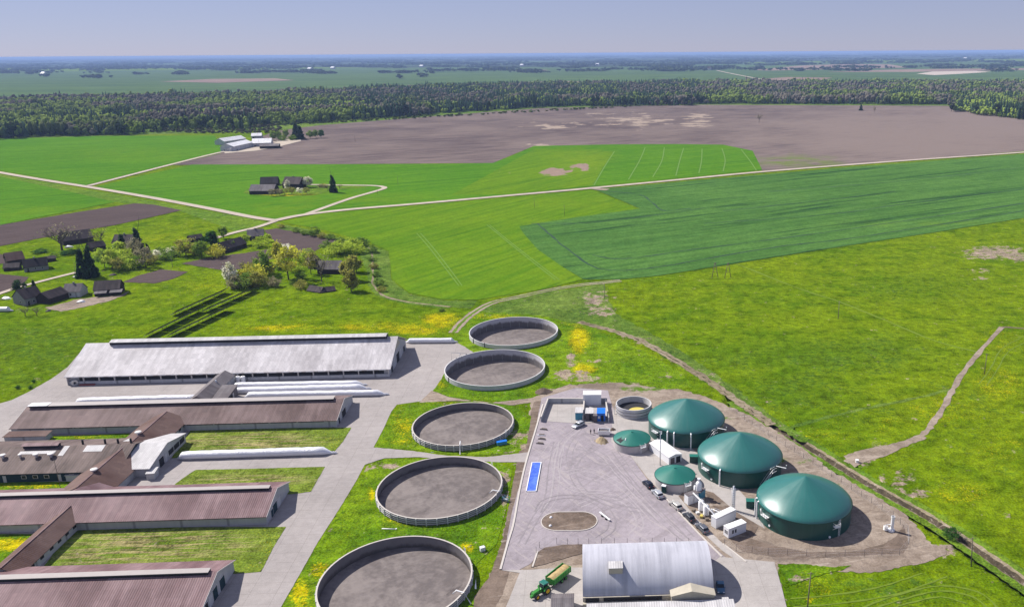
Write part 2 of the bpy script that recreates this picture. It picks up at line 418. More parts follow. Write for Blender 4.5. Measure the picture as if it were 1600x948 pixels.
def bagmat():
    n = N('white silage film'); a = n.noise(1.0, 5, .7, n.vec(0, (.9, .9, .9)), .8); b = n.noise(.25, 4)
    col = n.scale_col((.72, .72, .76, 1), n.math('ADD', n.math('MULTIPLY_ADD', a, .2, .80), n.math('MULTIPLY_ADD', b, .1, .0)))
    n.bump(a, .25, .7); return n.done(col, .35, 0, .5)
M['bag'] = bagmat()
def domemat(name, c, rough):
    n = N(name); a = n.noise(.25, 5); b = n.noise(3.0, 3)
    col = n.scale_col(c + (1,), n.math('ADD', n.math('MULTIPLY_ADD', a, .3, .80), n.math('MULTIPLY_ADD', b, .12, -.02)))
    gr = n.new('ShaderNodeTexGradient', gradient_type='RADIAL'); n.t.links.new(n.coord(), gr.inputs['Vector'])
    fr = n.math('FRACT', n.math('MULTIPLY', gr.outputs['Fac'], 24.0)); seam = n.math('GREATER_THAN', n.math('ABSOLUTE', n.math('SUBTRACT', fr, .5)), .478)
    col = n.mix(n.math('MULTIPLY', seam, .16), col, (.002, .03, .028, 1))
    ln = n.new('ShaderNodeVectorMath', operation='LENGTH'); n.t.links.new(n.coord(), ln.inputs[0])
    cb = n.new('ShaderNodeCombineXYZ'); n.t.links.new(n.math('MULTIPLY', gr.outputs['Fac'], 60.0), cb.inputs[0]); n.t.links.new(n.math('MULTIPLY', ln.outputs['Value'], .16), cb.inputs[1])
    sk = n.step(n.noise(1.0, 5, .65, cb.outputs[0]), .50, .72); col = n.mix(n.math('MULTIPLY', sk, .22), col, (.07, .17, .15, 1))
    r = n.math('ADD', n.math('MULTIPLY_ADD', a, .12, rough - .06), n.math('MULTIPLY', sk, .12))
    return n.done(col, r, 0, .5)
M['dome'] = domemat('green membrane', (.009, .130, .112), .36); M['dome'].node_tree.nodes['Principled BSDF'].inputs['Specular IOR Level'].default_value = 1.0
M['domesmall'] = domemat('green tarpaulin', (.010, .150, .112), .45)
M['digwall'] = domemat('dark green cladding', (.008, .070, .058), .35)
M['greenbox'] = paint('dark green metal', (.010, .060, .050), .5)
M['asphalt'] = paint('dark ring', (.07, .07, .08), .9)
M['black'] = paint('black rubber', (.015, .015, .016), .8)
M['wood'] = paint('pole timber', (.16, .13, .10), .9, var=.3, sc=3)
M['sand'] = dirt('heaped sand', (.33, .26, .16, 1), (.42, .34, .22, 1), False)
M['blue'] = paint('blue steel', (.006, .155, .62), .4)
M['teal'] = paint('teal panel', (.05, .25, .36), .5)
def deckmat():
    n = N('blue weighbridge deck'); a = n.noise(.9, 5, .7); b = n.noise(.15, 3)
    col = n.mix(n.step(n.math('ADD', n.math('MULTIPLY', a, .7), n.math('MULTIPLY', b, .3)), .35, .65), (.02, .075, .50, 1), (.10, .20, .68, 1))
    return n.done(col, .5, 0, .4)
M['deck'] = deckmat()
M['glass'] = paint('dark glass', (.015, .02, .028), .12, spec=.3, var=.02)
M['tgreen'] = paint('tractor green', (.035, .22, .03), .4)
M['tyellow'] = paint('yellow wheel rim', (.62, .38, .01), .5)
M['grain'] = dirt('beige grain', (.40, .29, .14, 1), (.50, .38, .20, 1), False)
M['panel'] = paint('solar panel glass', (.010, .012, .020), .25, spec=.5)
M['ivory'] = paint('beige liquid', (.55, .45, .10), .6)
def hangarmat():
    n = N('galvanised arch sheeting')
    st = n.noise(1.0, 6, .7, n.vec(0, (1.1, .05, .05))); big = n.noise(.08, 4, .6)
    f = n.math('ADD', n.math('MULTIPLY', st, .6), n.math('MULTIPLY', big, .4))
    col = n.mix(n.step(f, .32, .64), (.33, .33, .37, 1), (.50, .50, .55, 1))
    wv = n.new('ShaderNodeTexWave', wave_type='BANDS', bands_direction='X'); n.t.links.new(n.coord(), wv.inputs['Vector'])
    wv.inputs['Scale'].default_value = 1.0
    n.bump(wv.outputs['Fac'], .03, .2)
    return n.done(col, n.math('MULTIPLY_ADD', st, .2, .42), 0.0, .5)
M['hangar'] = hangarmat()
def leafmat(name, transl=.42):
    n = N(name); col = n.attr('tint', 'Color'); k = n.noise(.8, 3)
    c = n.scale_col(col, n.math('MULTIPLY_ADD', k, .8, 1.5))
    n.done(c, .9, 0, .08)
    tr = n.new('ShaderNodeBsdfTranslucent'); n.t.links.new(c, tr.inputs[0])
    mx = n.new('ShaderNodeMixShader'); mx.inputs[0].default_value = transl
    out = n.t.nodes['Material Output']
    n.t.links.new(n.b.outputs[0], mx.inputs[1]); n.t.links.new(tr.outputs[0], mx.inputs[2]); n.t.links.new(mx.outputs[0], out.inputs['Surface'])
    return n.m
M['leaf'] = leafmat('leaves')
def forestmat():
    n = N('forest foliage'); col = n.attr('tint', 'Color'); k = n.noise(.35, 5, .75)
    c = n.scale_col(col, n.math('MULTIPLY_ADD', k, 1.4, .45)); n.bump(n.noise(.9, 3), .8, .9); return n.done(c, 1.0, 0, 0.0)
M['forest'] = forestmat()
M['bark'] = paint('bark', (.07, .055, .045), .95, var=.3, sc=3)
M['twig'] = paint('bare twigs', (.11, .085, .065), .95, var=.3, sc=3)

# ================================================================== GROUND
TANKS = [(-46.5, 340.3, 19.3, 1.9, -3.0), (-48.5, 297.0, 19.3, 1.9, -2.7), (-51.7, 246.4, 16.4, 2.0, -0.5),
         (-50.9, 205.6, 17.35, 2.0, -0.7), (-52.3, 163.0, 17.5, 2.0, -1.1)]
def smooth(pts, n=6):
    """curve through the points; tangents follow chord length so that it never overshoots"""
    P = [Vector(p) for p in pts]; k = len(P); t = [0.0]
    for a, b in zip(P[:-1], P[1:]): t.append(t[-1] + max((b - a).length, 1e-6))
    T = [(P[min(i + 1, k - 1)] - P[max(i - 1, 0)]) / (t[min(i + 1, k - 1)] - t[max(i - 1, 0)]) for i in range(k)]
    out = []
    for i in range(k - 1):
        h = t[i + 1] - t[i]
        for q in range(n):
            u = q / n; u2 = u * u; u3 = u2 * u
            out.append(P[i] * (2 * u3 - 3 * u2 + 1) + T[i] * (h * (u3 - 2 * u2 + u)) + P[i + 1] * (3 * u2 - 2 * u3) + T[i + 1] * (h * (u3 - u2)))
    out.append(P[-1]); return out
DITCH_PX = [(958, 517), (1000, 532), (1050, 560), (1100, 590), (1150, 625), (1205, 663), (1262, 697), (1310, 727), (1360, 757), (1425, 793), (1470, 820), (1530, 860), (1600, 908), (1720, 990)]
DITCH = smooth([at(*p).xy.to_3d() for p in DITCH_PX[4:]], 8)
DV = np.array([(p.x, p.y) for p in DITCH])
def dist_poly(P, L):
    P = np.asarray(P, float).reshape(-1, 2); best = np.full(len(P), 1e9)
    for a, b in zip(L[:-1], L[1:]):
        d = b - a; t = np.clip(((P - a) @ d) / max(d @ d, 1e-9), 0, 1)
        q = a + t[:, None] * d; best = np.minimum(best, np.hypot(*(P - q).T))
    return best
def inside(P, poly):
    P = np.asarray(P, float); x, y = P[:, 0], P[:, 1]; r = np.zeros(len(P), bool); n = len(poly)
    for i in range(n):
        x1, y1 = poly[i]; x2, y2 = poly[(i + 1) % n]
        c = (y1 > y) != (y2 > y)
        with np.errstate(divide='ignore', invalid='ignore'):
            r ^= c & (x < (x2 - x1) * (y - y1) / (y2 - y1 + 1e-12) + x1)
    return r
def blobmask(FLP, blobs):
    """colour patches of the ground: each blob is an ellipse or a broad line given in photograph positions, stored per vertex"""
    m = np.zeros(len(FLP))
    for b in blobs:
        if b[0] == 'l':
            L = np.array([pxfl(*p) for p in b[1]]); d = dist_poly(FLP, L) / b[2]; s = b[3]
        else:
            x, y, rx, ry, s = b; c = np.array(pxfl(x, y)); q = FLP - c
            d = np.hypot(q[:, 0] / rx, q[:, 1] / ry)
        m = np.maximum(m, s * np.clip(1.6 - 1.2 * d, 0, 1)) if s > 0 else m + s * np.clip(1.6 - 1.2 * d, 0, 1)
    return m

MEADOW_MASK = {
    'yel': [(1560, 600, 60, 40, .8), (1480, 640, 90, 30, .6), (1500, 770, 60, 25, .9), (1560, 700, 60, 40, .5), (1560, 530, 40, 30, .6), (1290, 690, 90, 40, .45), (1400, 660, 60, 30, .5),
            (1280, 920, 40, 25, .7), (1265, 935, 10, 12, 1.3), (1020, 460, 90, 14, .35), (1200, 420, 120, 14, .3), (1380, 470, 140, 40, .25), (1190, 650, 60, 30, .35),
            (600, 510, 130, 12, .9), (440, 512, 90, 8, 1.0), (690, 500, 40, 16, 1.3), (650, 517, 60, 10, 1.1), (560, 470, 90, 12, .35), (330, 450, 70, 14, .5), (370, 460, 60, 10, .5), (250, 470, 60, 20, .3),
            (905, 535, 18, 35, 1.1), (905, 575, 25, 14, 1.0), (780, 497, 50, 6, .7), (200, 335, 110, 14, .35), (260, 372, 50, 8, .6)],
    'drk': [(1330, 555, 150, 36, .75), (1250, 610, 110, 40, .75), (1160, 560, 90, 20, .6), (1450, 450, 120, 30, .5), (1350, 640, 100, 30, .5), (60, 540, 120, 40, .9), (120, 575, 90, 25, .8), (40, 590, 60, 20, .7), (1420, 920, 130, 30, .6), (1500, 640, 80, 60, .4)],
    'bare': [(1555, 395, 55, 12, 1.25), (1600, 402, 30, 8, 1.2), (1535, 423, 22, 4, .9), (1530, 435, 14, 4, .9), (1345, 718, 26, 12, 1.3), (1400, 748, 50, 16, .85), (1420, 770, 40, 12, .9), (1370, 690, 20, 8, .5), (1480, 858, 30, 14, 1.2), (1500, 840, 22, 12, .6), (945, 465, 30, 25, .35),
             ('l', DITCH_PX, 7, .55)]}
# the base sheet: one sheet from below the camera to beyond the horizon
us = np.arange(-1700, 1340, 7.0)
vs = np.concatenate([[3.4, 5, 7, 9, 11, 13.5, 16, 19, 22, 26], np.arange(30, 1180, 4.0)])
UU, VV = np.meshgrid(us, vs)
Y = 1280.0 * H / VV; X = UU * Y / 1280.0
P2 = np.stack([X.ravel(), Y.ravel()], 1); FLP = np.stack([UU.ravel(), VV.ravel()], 1)
Z = np.zeros(len(P2))
near = (P2[:, 1] < 700)
dd = np.full(len(P2), 1e9); dd[near] = dist_poly(P2[near], DV)
Z[dd < 4.2] = -2.2
nr, nc = UU.shape
idx = np.arange(nr * nc).reshape(nr, nc)
Q = np.stack([idx[:-1, :-1], idx[1:, :-1], idx[1:, 1:], idx[:-1, 1:]], -1).reshape(-1, 4)
bad = np.zeros(len(P2), bool)
for tx, ty, R, _, _ in TANKS: bad |= np.hypot(P2[:, 0] - tx, P2[:, 1] - ty) < R + .3
Q = Q[~bad[Q].any(1)]
V3 = np.column_stack([P2, Z])
n0 = len(V3)
V3 = np.vstack([V3, [(-4000, -3000, 0), (4000, -3000, 0), (4000, 128, 0), (-4000, 128, 0)]])
Q = np.vstack([Q, [[n0, n0 + 1, n0 + 2, n0 + 3]]])
attrs = {k: np.concatenate([blobmask(FLP, b), [0] * 4]) for k, b in MEADOW_MASK.items()}
me = tri_mesh('ground', V3, Q[:, ::-1] if False else Q, attrs)
o = link('ground', me, None, [M['meadow']]); o['kind'] = 'structure'

LAYER = [0]
def sheet(name, poly, mat, z, step=7.0, masks=None, jag=0.0, kind='structure', fl_in=False, seed=1, hole_r=-.12):
    """a flat sheet of ground cover with tank holes cut out; its outline is given in photograph positions"""
    LAYER[0] += 1; z += .0021 * (LAYER[0] % 17)
    rnd = random.Random(seed * 31 + len(poly))
    P = [pxfl(*p) for p in poly]
    out = []
    for i, a in enumerate(P):
        b = P[(i + 1) % len(P)]; d = hypot(b[0] - a[0], b[1] - a[1]); k = max(1, int(d / max(step, 4)))
        for j in range(k):
            t = j / k; q = (a[0] + (b[0] - a[0]) * t, a[1] + (b[1] - a[1]) * t)
            if jag and j: q = (q[0] + rnd.uniform(-jag, jag), q[1] + rnd.uniform(-jag, jag) * .6)
            out.append(q)
    A = np.array(out); lo, hi = A.min(0), A.max(0)
    gx, gy = np.meshgrid(np.arange(lo[0] + step / 2, hi[0], step), np.arange(lo[1] + step / 2, hi[1], step))
    G = np.stack([gx.ravel(), gy.ravel()], 1)
    if len(G):
        G = G + RNG.uniform(-.2, .2, G.shape) * step
        G = G[inside(G, A)]
        G = G[dist_poly(G, np.vstack([A, A[:1]])) > step * .4] if len(G) else G
    verts = [Vector(q) for q in A]; edges = [(i, (i + 1) % len(A)) for i in range(len(A))]
    holes = []
    for tx, ty, R, _, _ in TANKS:
        c = [fl(tx + (R + hole_r) * cos(a), ty + (R + hole_r) * sin(a)) for a in np.linspace(0, 2 * pi, 97)[:-1]]
        C = np.array(c)
        if inside(C, A).any() or inside(np.array([fl(tx, ty)]), A).any():
            holes.append((tx, ty, R + hole_r)); b = len(verts)
            verts += [Vector(q) for q in c]; edges += [(b + i, b + (i + 1) % 96) for i in range(96)]
            if len(G):
                W = np.array([unfl(*g) for g in G]); dW = np.hypot(W[:, 0] - tx, W[:, 1] - ty)
                G = G[(dW > R + .4)]
    verts += [Vector(g) for g in G]
    r = geometry.delaunay_2d_cdt(verts, edges, [], 0, 1e-4)
    cv = np.array([(v.x, v.y) for v in r[0]]); T = np.array([f for f in r[2] if len(f) == 3])
    cen = cv[T].mean(1); keep = inside(cen, A)
    Wc = np.stack([cen[:, 0] * (H / cen[:, 1]), 1280 * H / cen[:, 1]], 1)
    for tx, ty, R in holes: keep &= np.hypot(Wc[:, 0] - tx, Wc[:, 1] - ty) > R - .02
    q1 = cv[T[:, 1]] - cv[T[:, 0]]; q2 = cv[T[:, 2]] - cv[T[:, 0]]
    keep &= np.abs(q1[:, 0] * q2[:, 1] - q1[:, 1] * q2[:, 0]) > .02
    T = T[keep]
    W = np.stack([cv[:, 0] * (H / cv[:, 1]), 1280 * H / cv[:, 1], np.full(len(cv), z)], 1)
    a = {k: blobmask(cv, b) for k, b in (masks or {}).items()}
    # faces up
    e1 = W[T[:, 1]] - W[T[:, 0]]; e2 = W[T[:, 2]] - W[T[:, 0]]
    fz = e1[:, 0] * e2[:, 1] - e1[:, 1] * e2[:, 0]
    T[fz < 0] = T[fz < 0][:, ::-1]
    o = link(name, tri_mesh(name, W, T, a), None, [mat]); o['kind'] = kind
    return o

def ribbon(name, pts, width, mat, z, n=6, prof=None, px=True, kind='structure', jag=0.0, mats=None):
    """a long strip along a line: road, track, ditch; prof = [(offset across 0..1, height, material)]"""
    LAYER[0] += 1; z += .0021 * (LAYER[0] % 17)
    W = smooth([at(*p) for p in pts], n) if px else smooth(pts, n)
    prof = prof or [(-.5, 0, 0), (.5, 0, 0)]
    rnd = random.Random(len(pts)); V = []; Fc = []; mi = []
    k = len(prof)
    for i, p in enumerate(W):
        d = (W[min(i + 1, len(W) - 1)] - W[max(i - 1, 0)]); d.z = 0; d.normalize(); s = Vector((d.y, -d.x, 0))
        for o_, h, m in prof:
            q = p + s * (o_ * width + (rnd.uniform(-jag, jag) if abs(o_) > .0 else 0)); V.append((q.x, q.y, z + h))
    for i in range(len(W) - 1):
        for j in range(k - 1):
            Fc.append((i * k + j, (i + 1) * k + j, (i + 1) * k + j + 1, i * k + j + 1)); mi.append(prof[j][2])
    me = bpy.data.meshes.new(name); me.from_pydata(V, [], Fc); me.polygons.foreach_set('material_index', mi)
    bm = bmesh.new(); bm.from_mesh(me); bmesh.ops.recalc_face_normals(bm, faces=bm.faces)
    if sum(f.normal.z for f in bm.faces) < 0: bmesh.ops.reverse_faces(bm, faces=bm.faces)
    bm.to_mesh(me); bm.free()
    o = link(name, me, None, mats or [mat]); o['kind'] = kind
    return o

# ---- far plain beyond the forest
M['farwood'] = meadow('far wooded ground', (.030, .048, .026, 1), (.050, .072, .036, 1), base_y=-.5, dark=(.025, .04, .025))
M['farfield'] = crop('far green fields', (.062, .105, .045, 1), (.090, .145, .050, 1), radians(10), sc=(.0012, .006, 1))
M['farbrown'] = soil('far tilled land', (.20, .14, .12, 1), (.28, .21, .165, 1), 0, (.002, .01, 1))
M['farpale'] = paint('far pale ground', (.45, .38, .31), .95, sc=.01)
sheet('field', [(-500, 165), (-500, 114), (100, 112), (420, 108), (760, 104), (1130, 99), (1600, 96), (2000, 97), (2000, 140), (1000, 140), (300, 155)], M['farfield'], .5, 12)
sheet('wooded_plain', [(-700, 104), (-200, 106.5), (120, 107), (420, 105), (640, 106), (760, 105), (900, 106), (1050, 103), (1180, 97.5), (1400, 93.5), (1650, 92), (2100, 90), (2100, 80.2), (1300, 85.5), (800, 89), (0, 94.5), (-700, 99.5)], M['farwood'], .7, 10)
sheet('field', [(560, 101), (700, 97), (900, 96), (860, 98), (640, 103)], M['farfield'], 1.1, 10)
sheet('field', [(60, 102), (180, 99.5), (330, 99), (240, 101.5)], M['farfield'], 1.1, 10)
sheet('field', [(1000, 97), (1130, 94), (1250, 93), (1180, 95.5)], M['farfield'], 1.1, 10)
sheet('ploughed_field', [(1176, 110), (1250, 103), (1320, 100.5), (1390, 101), (1420, 106), (1330, 108), (1200, 111)], M['farbrown'], 1.0, 12)
sheet('ploughed_field', [(1190, 124), (1230, 121), (1300, 122), (1280, 127), (1200, 130)], M['farbrown'], 1.0, 12)
sheet('bare_field', [(1432, 116), (1460, 112), (1520, 111), (1548, 113), (1500, 116), (1460, 118)], M['farpale'], 1.0, 12)
sheet('bare_field', [(796, 111), (830, 109), (858, 110), (830, 113)], M['farbrown'], 1.0, 12)
sheet('ploughed_field', [(250, 128), (330, 124), (430, 123), (460, 126), (340, 130)], M['farbrown'], 1.0, 12)
sheet('ploughed_field', [(1290, 113), (1400, 109), (1600, 107), (1600, 110), (1420, 113)], M['farbrown'], 1.0, 12)
sheet('bare_field', [(810, 129), (880, 127), (930, 129), (870, 132)], M['farbrown'], 1.0, 12)
ribbon('road', [(1120, 110.5), (1135, 114), (1160, 119), (1192, 125)], 14, M['farpale'], 1.5)

# ---- fields this side of the forest
sheet('ground_forest', [(-400, 222), (0, 218), (250, 210), (430, 204), (560, 193), (1000, 168), (1560, 166), (1640, 200), (1900, 212), (1900, 128), (1000, 128), (560, 140), (0, 156), (-400, 160)],
      M['rough'], .10, 16).name = 'forest_ground'
sheet('wheat_field', [(-420, 236), (-420, 222), (0, 217), (160, 213), (335, 212), (346, 228), (346, 237), (240, 263), (133, 290), (0, 267), (-420, 200 + 10)][:-1], M['wheat'], .20, 9,
      {'yel': [(180, 240, 120, 10, .3)]})
sheet('wheat_field', [(-420, 480), (-420, 215 + 40), (0, 276), (100, 298), (180, 316), (0, 352), (-300, 420)], M['wheat'], .20, 9, {'yel': [(40, 330, 120, 12, .4)]})
GW = [(150, 292), (230, 273), (300, 257.5), (500, 257), (690, 256.5), (770, 255), (800, 244), (834, 228.5), (960, 226), (1060, 225.5), (1130, 226.5), (1176, 236), (1191, 266),
      (1100, 275), (930, 291.5), (640, 319), (470, 337), (432, 343), (300, 322), (200, 302)]
sheet('wheat_field', GW, M['wheat'], .22, 8, {'yel': [(560, 312, 120, 10, .45), (450, 325, 60, 8, .6), (500, 300, 60, 14, .5), (880, 262, 45, 14, .9), (900, 242, 60, 10, .7), (820, 285, 60, 10, .4), (400, 340, 60, 6, .6)],
                                             'bare': [(792, 273, 24, 2.5, 1.2), (866, 268, 26, 4, 1.5), (905, 263, 20, 4, 1.4), (900, 241, 14, 1.5, .8)], })
sheet('wheat_field', [(705, 305), (760, 275), (836, 233), (960, 237), (940, 265), (926, 290), (800, 304)], M['wheat2'], .26, 8,
      {'yel': [(910, 252, 40, 16, .9), (880, 246, 30, 8, .7)], 'bare': [(792, 273, 24, 2.5, 1.3), (866, 268, 26, 4, 1.6), (905, 263, 22, 4, 1.5)]})
sheet('ploughed_field', [(270, 258), (345, 240), (430, 205), (500, 196), (700, 180), (850, 169), (1000, 165.5), (1100, 164), (1480, 165.5), (1500, 172), (1620, 190), (1900, 222),
                         (1900, 226), (1600, 236.5), (1310, 259), (1190, 267), (1176, 236), (1130, 226.5), (1060, 225.5), (834, 228.5), (770, 255), (500, 257)],
      M['plough'], .14, 9, {'tan': [(1420, 215, 240, 40, 1.0), (1550, 190, 140, 20, 1.2), (1200, 215, 60, 30, .5)],
                            'bare': [(870, 196, 60, 7, 1.0), (1000, 190, 60, 14, 1.0), (1090, 190, 30, 16, 1.0), (940, 182, 40, 6, .8), (700, 196, 60, 4, .5), (620, 206, 60, 4, .4), (770, 250, 40, 3, .9), (830, 227, 60, 2, .8), (1080, 224, 40, 2, .7)],
                            'yel': [(1240, 253, 60, 9, 1.0), (1290, 260, 30, 5, .8)]})
sheet('green_crop_field', [(930, 296.5), (1100, 281), (1300, 263.5), (1600, 241), (1900, 218), (1900, 290), (1600, 341), (1450, 365), (1300, 388), (1180, 407), (1100, 420), (1030, 431), (970, 437),
                           (912, 437), (880, 418), (840, 390), (818, 365), (811, 354), (900, 340), (1000, 326.5)], M['rape'], .24, 7, {'yel': [(1500, 350, 200, 5, .3)]})
sheet('wheat_field', [(436, 347), (500, 334), (640, 322), (780, 309.5), (925, 297), (998, 326.5), (900, 340), (811, 354), (822, 366), (850, 396), (885, 421), (910, 437), (850, 452), (745, 469),
                      (690, 468), (640, 458), (613, 437), (608, 392), (575, 378), (500, 358)], M['wheat2'], .20, 7,
      {'yel': [(900, 318, 90, 10, .5), (880, 430, 40, 14, .7), (700, 345, 150, 12, .25), (850, 350, 60, 4, .6), (620, 430, 12, 40, .4)]})
sheet('ploughed_field', [(-420, 470), (-420, 440), (0, 352), (120, 332), (210, 318), (240, 320), (284, 329), (180, 352), (60, 373), (0, 385)], M['plot'], .20, 7)
sheet('verge', [(-300, 255), (0, 272), (140, 297), (300, 325), (420, 347), (380, 366), (285, 331), (240, 320), (180, 316), (100, 298), (0, 277), (-300, 262)], M['verge'], .08, 8, jag=1)
sheet('tilled_plot', [(412, 360), (432, 357), (470, 364), (528, 375), (505, 385), (480, 393), (455, 388), (430, 378)], M['plot'], .12, 5, jag=.6)
sheet('tilled_plot', [(283, 412), (330, 402), (378, 396), (430, 388), (505, 385), (480, 400), (420, 405), (400, 418), (352, 423)], M['plot'], .12, 5, jag=.6)
sheet('tilled_plot', [(192, 441), (215, 431), (252, 421), (294, 425), (270, 436), (242, 443)], M['plot'], .12, 5, jag=.5)
sheet('tilled_plot', [(-200, 470), (-200, 440), (0, 428), (45, 433), (40, 440), (0, 461), (-100, 480)], M['plot'], .12, 5, jag=.6)
sheet('tilled_plot', [(-200, 400), (0, 397), (16, 398), (8, 412), (-100, 420)], M['plot'], .12, 5, jag=.5)
sheet('yard', [(415, 228), (440, 220), (470, 216), (470, 221), (430, 231), (400, 236), (352, 240), (347, 236)], M['gravel'], .34, 6)
sheet('lawn', [(380, 302), (392, 292), (430, 284), (490, 288), (560, 290), (575, 293), (520, 297), (490, 306), (440, 307), (400, 306)], M['verge'], .30, 6, {'yel': [(450, 305, 60, 4, .8)]}, jag=.8)

# roads
ribbon('road', [(-420, 192), (0, 270), (70, 282), (140, 293), (240, 310), (330, 327), (395, 340), (432, 345.5)], 6.5, M['gravel'], .42)
ribbon('road', [(428, 345.5), (470, 337), (540, 328.5), (640, 320), (780, 307.5), (930, 294), (1060, 281.5), (1190, 269), (1400, 252.5), (1600, 238.5), (1900, 215)], 7.5, M['gravel'], .45)
ribbon('road', [(138, 291), (200, 275), (270, 257), (345, 238.5), (400, 228), (430, 222), (470, 215)], 6.0, M['gravel'], .48)
ribbon('road', [(478, 335.5), (510, 324), (550, 310), (590, 298.5), (601, 294), (588, 291), (540, 290), (478, 289)], 5.0, M['gravel'], .48)
ribbon('road', [(430, 346), (400, 356), (370, 363), (345, 370), (325, 376)], 5.0, M['gravel'], .40)
ribbon('road', [(-60, 480), (0, 459), (30, 449), (60, 441), (95, 432), (124, 425)], 3.6, M['gravel'], .30)
ribbon('road', [(925, 293), (935, 296), (950, 297)], 9, M['track'], .40)
ribbon('dirt_track', [(708, 520), (722, 504), (740, 489), (770, 473), (810, 464), (860, 453), (910, 445), (970, 438.5)], 4.2, None, .12,
       prof=[(-.5, 0, 0), (-.18, 0, 1), (.18, 0, 0), (.5, 0, 0)], mats=[M['track'], M['verge']], jag=.25)
ribbon('footpath', [(1322, 722), (1345, 712), (1400, 697), (1440, 680), (1455, 665), (1475, 635), (1492, 602), (1520, 562), (1566, 511)], 2.0, M['track'], .08, jag=.4)
ribbon('footpath', [(1566, 511), (1585, 512), (1640, 517)], 1.6, M['mud'], .09, jag=.2)
sheet('sandy_patch', [(1318, 712), (1345, 703), (1400, 692), (1440, 679), (1448, 684), (1405, 702), (1385, 712), (1350, 722), (1335, 730)], M['track'], .06, 5, jag=1.6)
M['faint'] = paint('worn grass line', (.125, .190, .008), .95, var=.35, sc=.6)
ribbon('worn_path', [(1150, 412), (1200, 432), (1260, 455), (1310, 471), (1380, 499), (1460, 532), (1535, 552)], 1.0, M['faint'], .06, jag=.3)
# sunken ditch with mud bed and dead grass banks
ribbon('ditch', [(p.x, p.y, 0) for p in DITCH[::4]], 8.0, None, .05, n=6, px=False, jag=.26,
       prof=[(-.5, 0, 0), (-.24, -.04, 1), (-.14, -.3, 2), (-.05, -1.3, 2), (.06, -1.3, 2), (.13, -.3, 1), (.20, -.03, 0), (.5, 0, 0)], mats=[M['verge'], M['bank'], M['ditchmud']])
ribbon('ditch', [(578, 385), (583, 400), (584, 420), (586, 445), (600, 461), (630, 470), (665, 475), (705, 479)], 6.5, None, .20,
       prof=[(-.5, -.14, 0), (-.2, .0, 0), (0, .0, 1), (.2, .0, 0), (.5, -.14, 0)], mats=[M['rough'], M['bank']], jag=.6)
sheet('bank_grass', [(430, 349), (470, 356), (530, 372), (580, 384), (607, 393), (612, 438), (640, 460), (700, 470), (745, 470), (735, 482), (700, 480), (650, 476), (600, 466), (580, 452), (572, 420), (560, 396), (520, 380), (440, 360)],
      M['rough'], .10, 6, {'drk': [(620, 455, 20, 15, .5)]}, jag=1.2)
ribbon('dry_ditch', [(905, 503), (935, 511)] + DITCH_PX[:5] + [(1180, 645), (1207, 664)], 3.4, None, .16, n=10, jag=.55,
       prof=[(-.5, -.07, 0), (-.34, .0, 0), (-.12, .02, 0), (-.02, -.02, 1), (.07, .0, 0), (.3, .0, 0), (.5, -.07, 0)], mats=[M['bank'], M['ditchmud']])
sheet('bank_grass', [(745, 486), (790, 470), (850, 456), (945, 444), (950, 470), (962, 490), (1010, 517), (1060, 545), (1110, 578), (1180, 630), (1262, 690), (1250, 690), (1150, 628), (1090, 590), (1010, 540), (960, 519), (900, 505), (830, 492)],
      M['rough'], .07, 6, {'bare': [(930, 470, 26, 18, 1.0), (940, 488, 34, 7, 1.0), (1160, 650, 40, 20, .6), (1080, 590, 60, 14, .6), (990, 530, 40, 8, .6)], 'drk': [(1050, 550, 60, 20, .8), (900, 490, 40, 12, .8), (1150, 610, 50, 20, .6)]}, jag=3.0)
# tramlines
for pts in ([(651, 365), (668, 384), (690, 412), (717, 447)], [(657, 365), (673, 383), (696, 412), (722, 447)], [(761, 352), (790, 376), (830, 408), (868, 438)], [(765, 352), (794, 376), (835, 408), (874, 438)],
            [(1008, 231), (1000, 250), (982, 281)], [(1038, 231), (1034, 252), (1020, 277)], [(1068, 232), (1062, 252), (1056, 275)], [(1097, 233), (1096, 252), (1092, 271)], [(1128, 232), (1133, 250), (1130, 268)], [(1158, 234), (1172, 252), (1182, 267)],
            [(960, 237), (944, 262), (928, 290)]):
    ribbon('tramline', pts, .55 if pts[0][1] > 300 else 1.1, M['paleline'], .30)
for pts in ([(840, 350), (865, 372), (900, 400), (935, 420), (975, 423), (1040, 416), (1120, 402), (1230, 384), (1300, 377), (1400, 362), (1600, 330)], [(925, 399), (960, 405), (1010, 401), (1070, 392), (1150, 382), (1300, 362), (1600, 318)],
            [(950, 299), (1000, 305), (1020, 318), (1040, 330), (1080, 326)], [(830, 350), (930, 348), (1100, 326)], [(1130, 330), (1280, 314), (1400, 300)], [(1100, 350), (1300, 335), (1420, 318), (1600, 296)], [(1200, 300), (1400, 284), (1600, 262)]):
    ribbon('tramline', pts, 1.3, M['darkline'], .30, jag=.5)

# ---- the farmyard
sheet('dirt', [(830, 628), (846, 620), (882, 610), (905, 600), (960, 598), (1020, 604), (1080, 612), (1130, 630), (1180, 655), (1240, 690), (1300, 735), (1360, 770), (1410, 800), (1440, 830), (1455, 850),
               (1480, 852), (1478, 866), (1440, 880), (1360, 895), (1300, 892), (1245, 884), (1215, 880), (1225, 950), (1235, 1040), (690, 1040), (740, 948), (775, 880), (800, 780), (815, 700)],
      M['dirt'], .04, 6, {'grs': [(1130, 655, 40, 10, .4), (1230, 720, 70, 8, .5), (1300, 760, 60, 7, .4), (930, 600, 60, 8, .3), (1240, 890, 40, 8, .9), (1240, 930, 20, 30, .5), (1010, 607, 60, 6, .7)],
                          'drk': [(940, 603, 60, 8, .6), (1230, 870, 60, 12, .7), (1180, 850, 40, 12, .6), (1380, 890, 60, 10, .4), (1250, 845, 60, 20, .3)]}, jag=3.2)
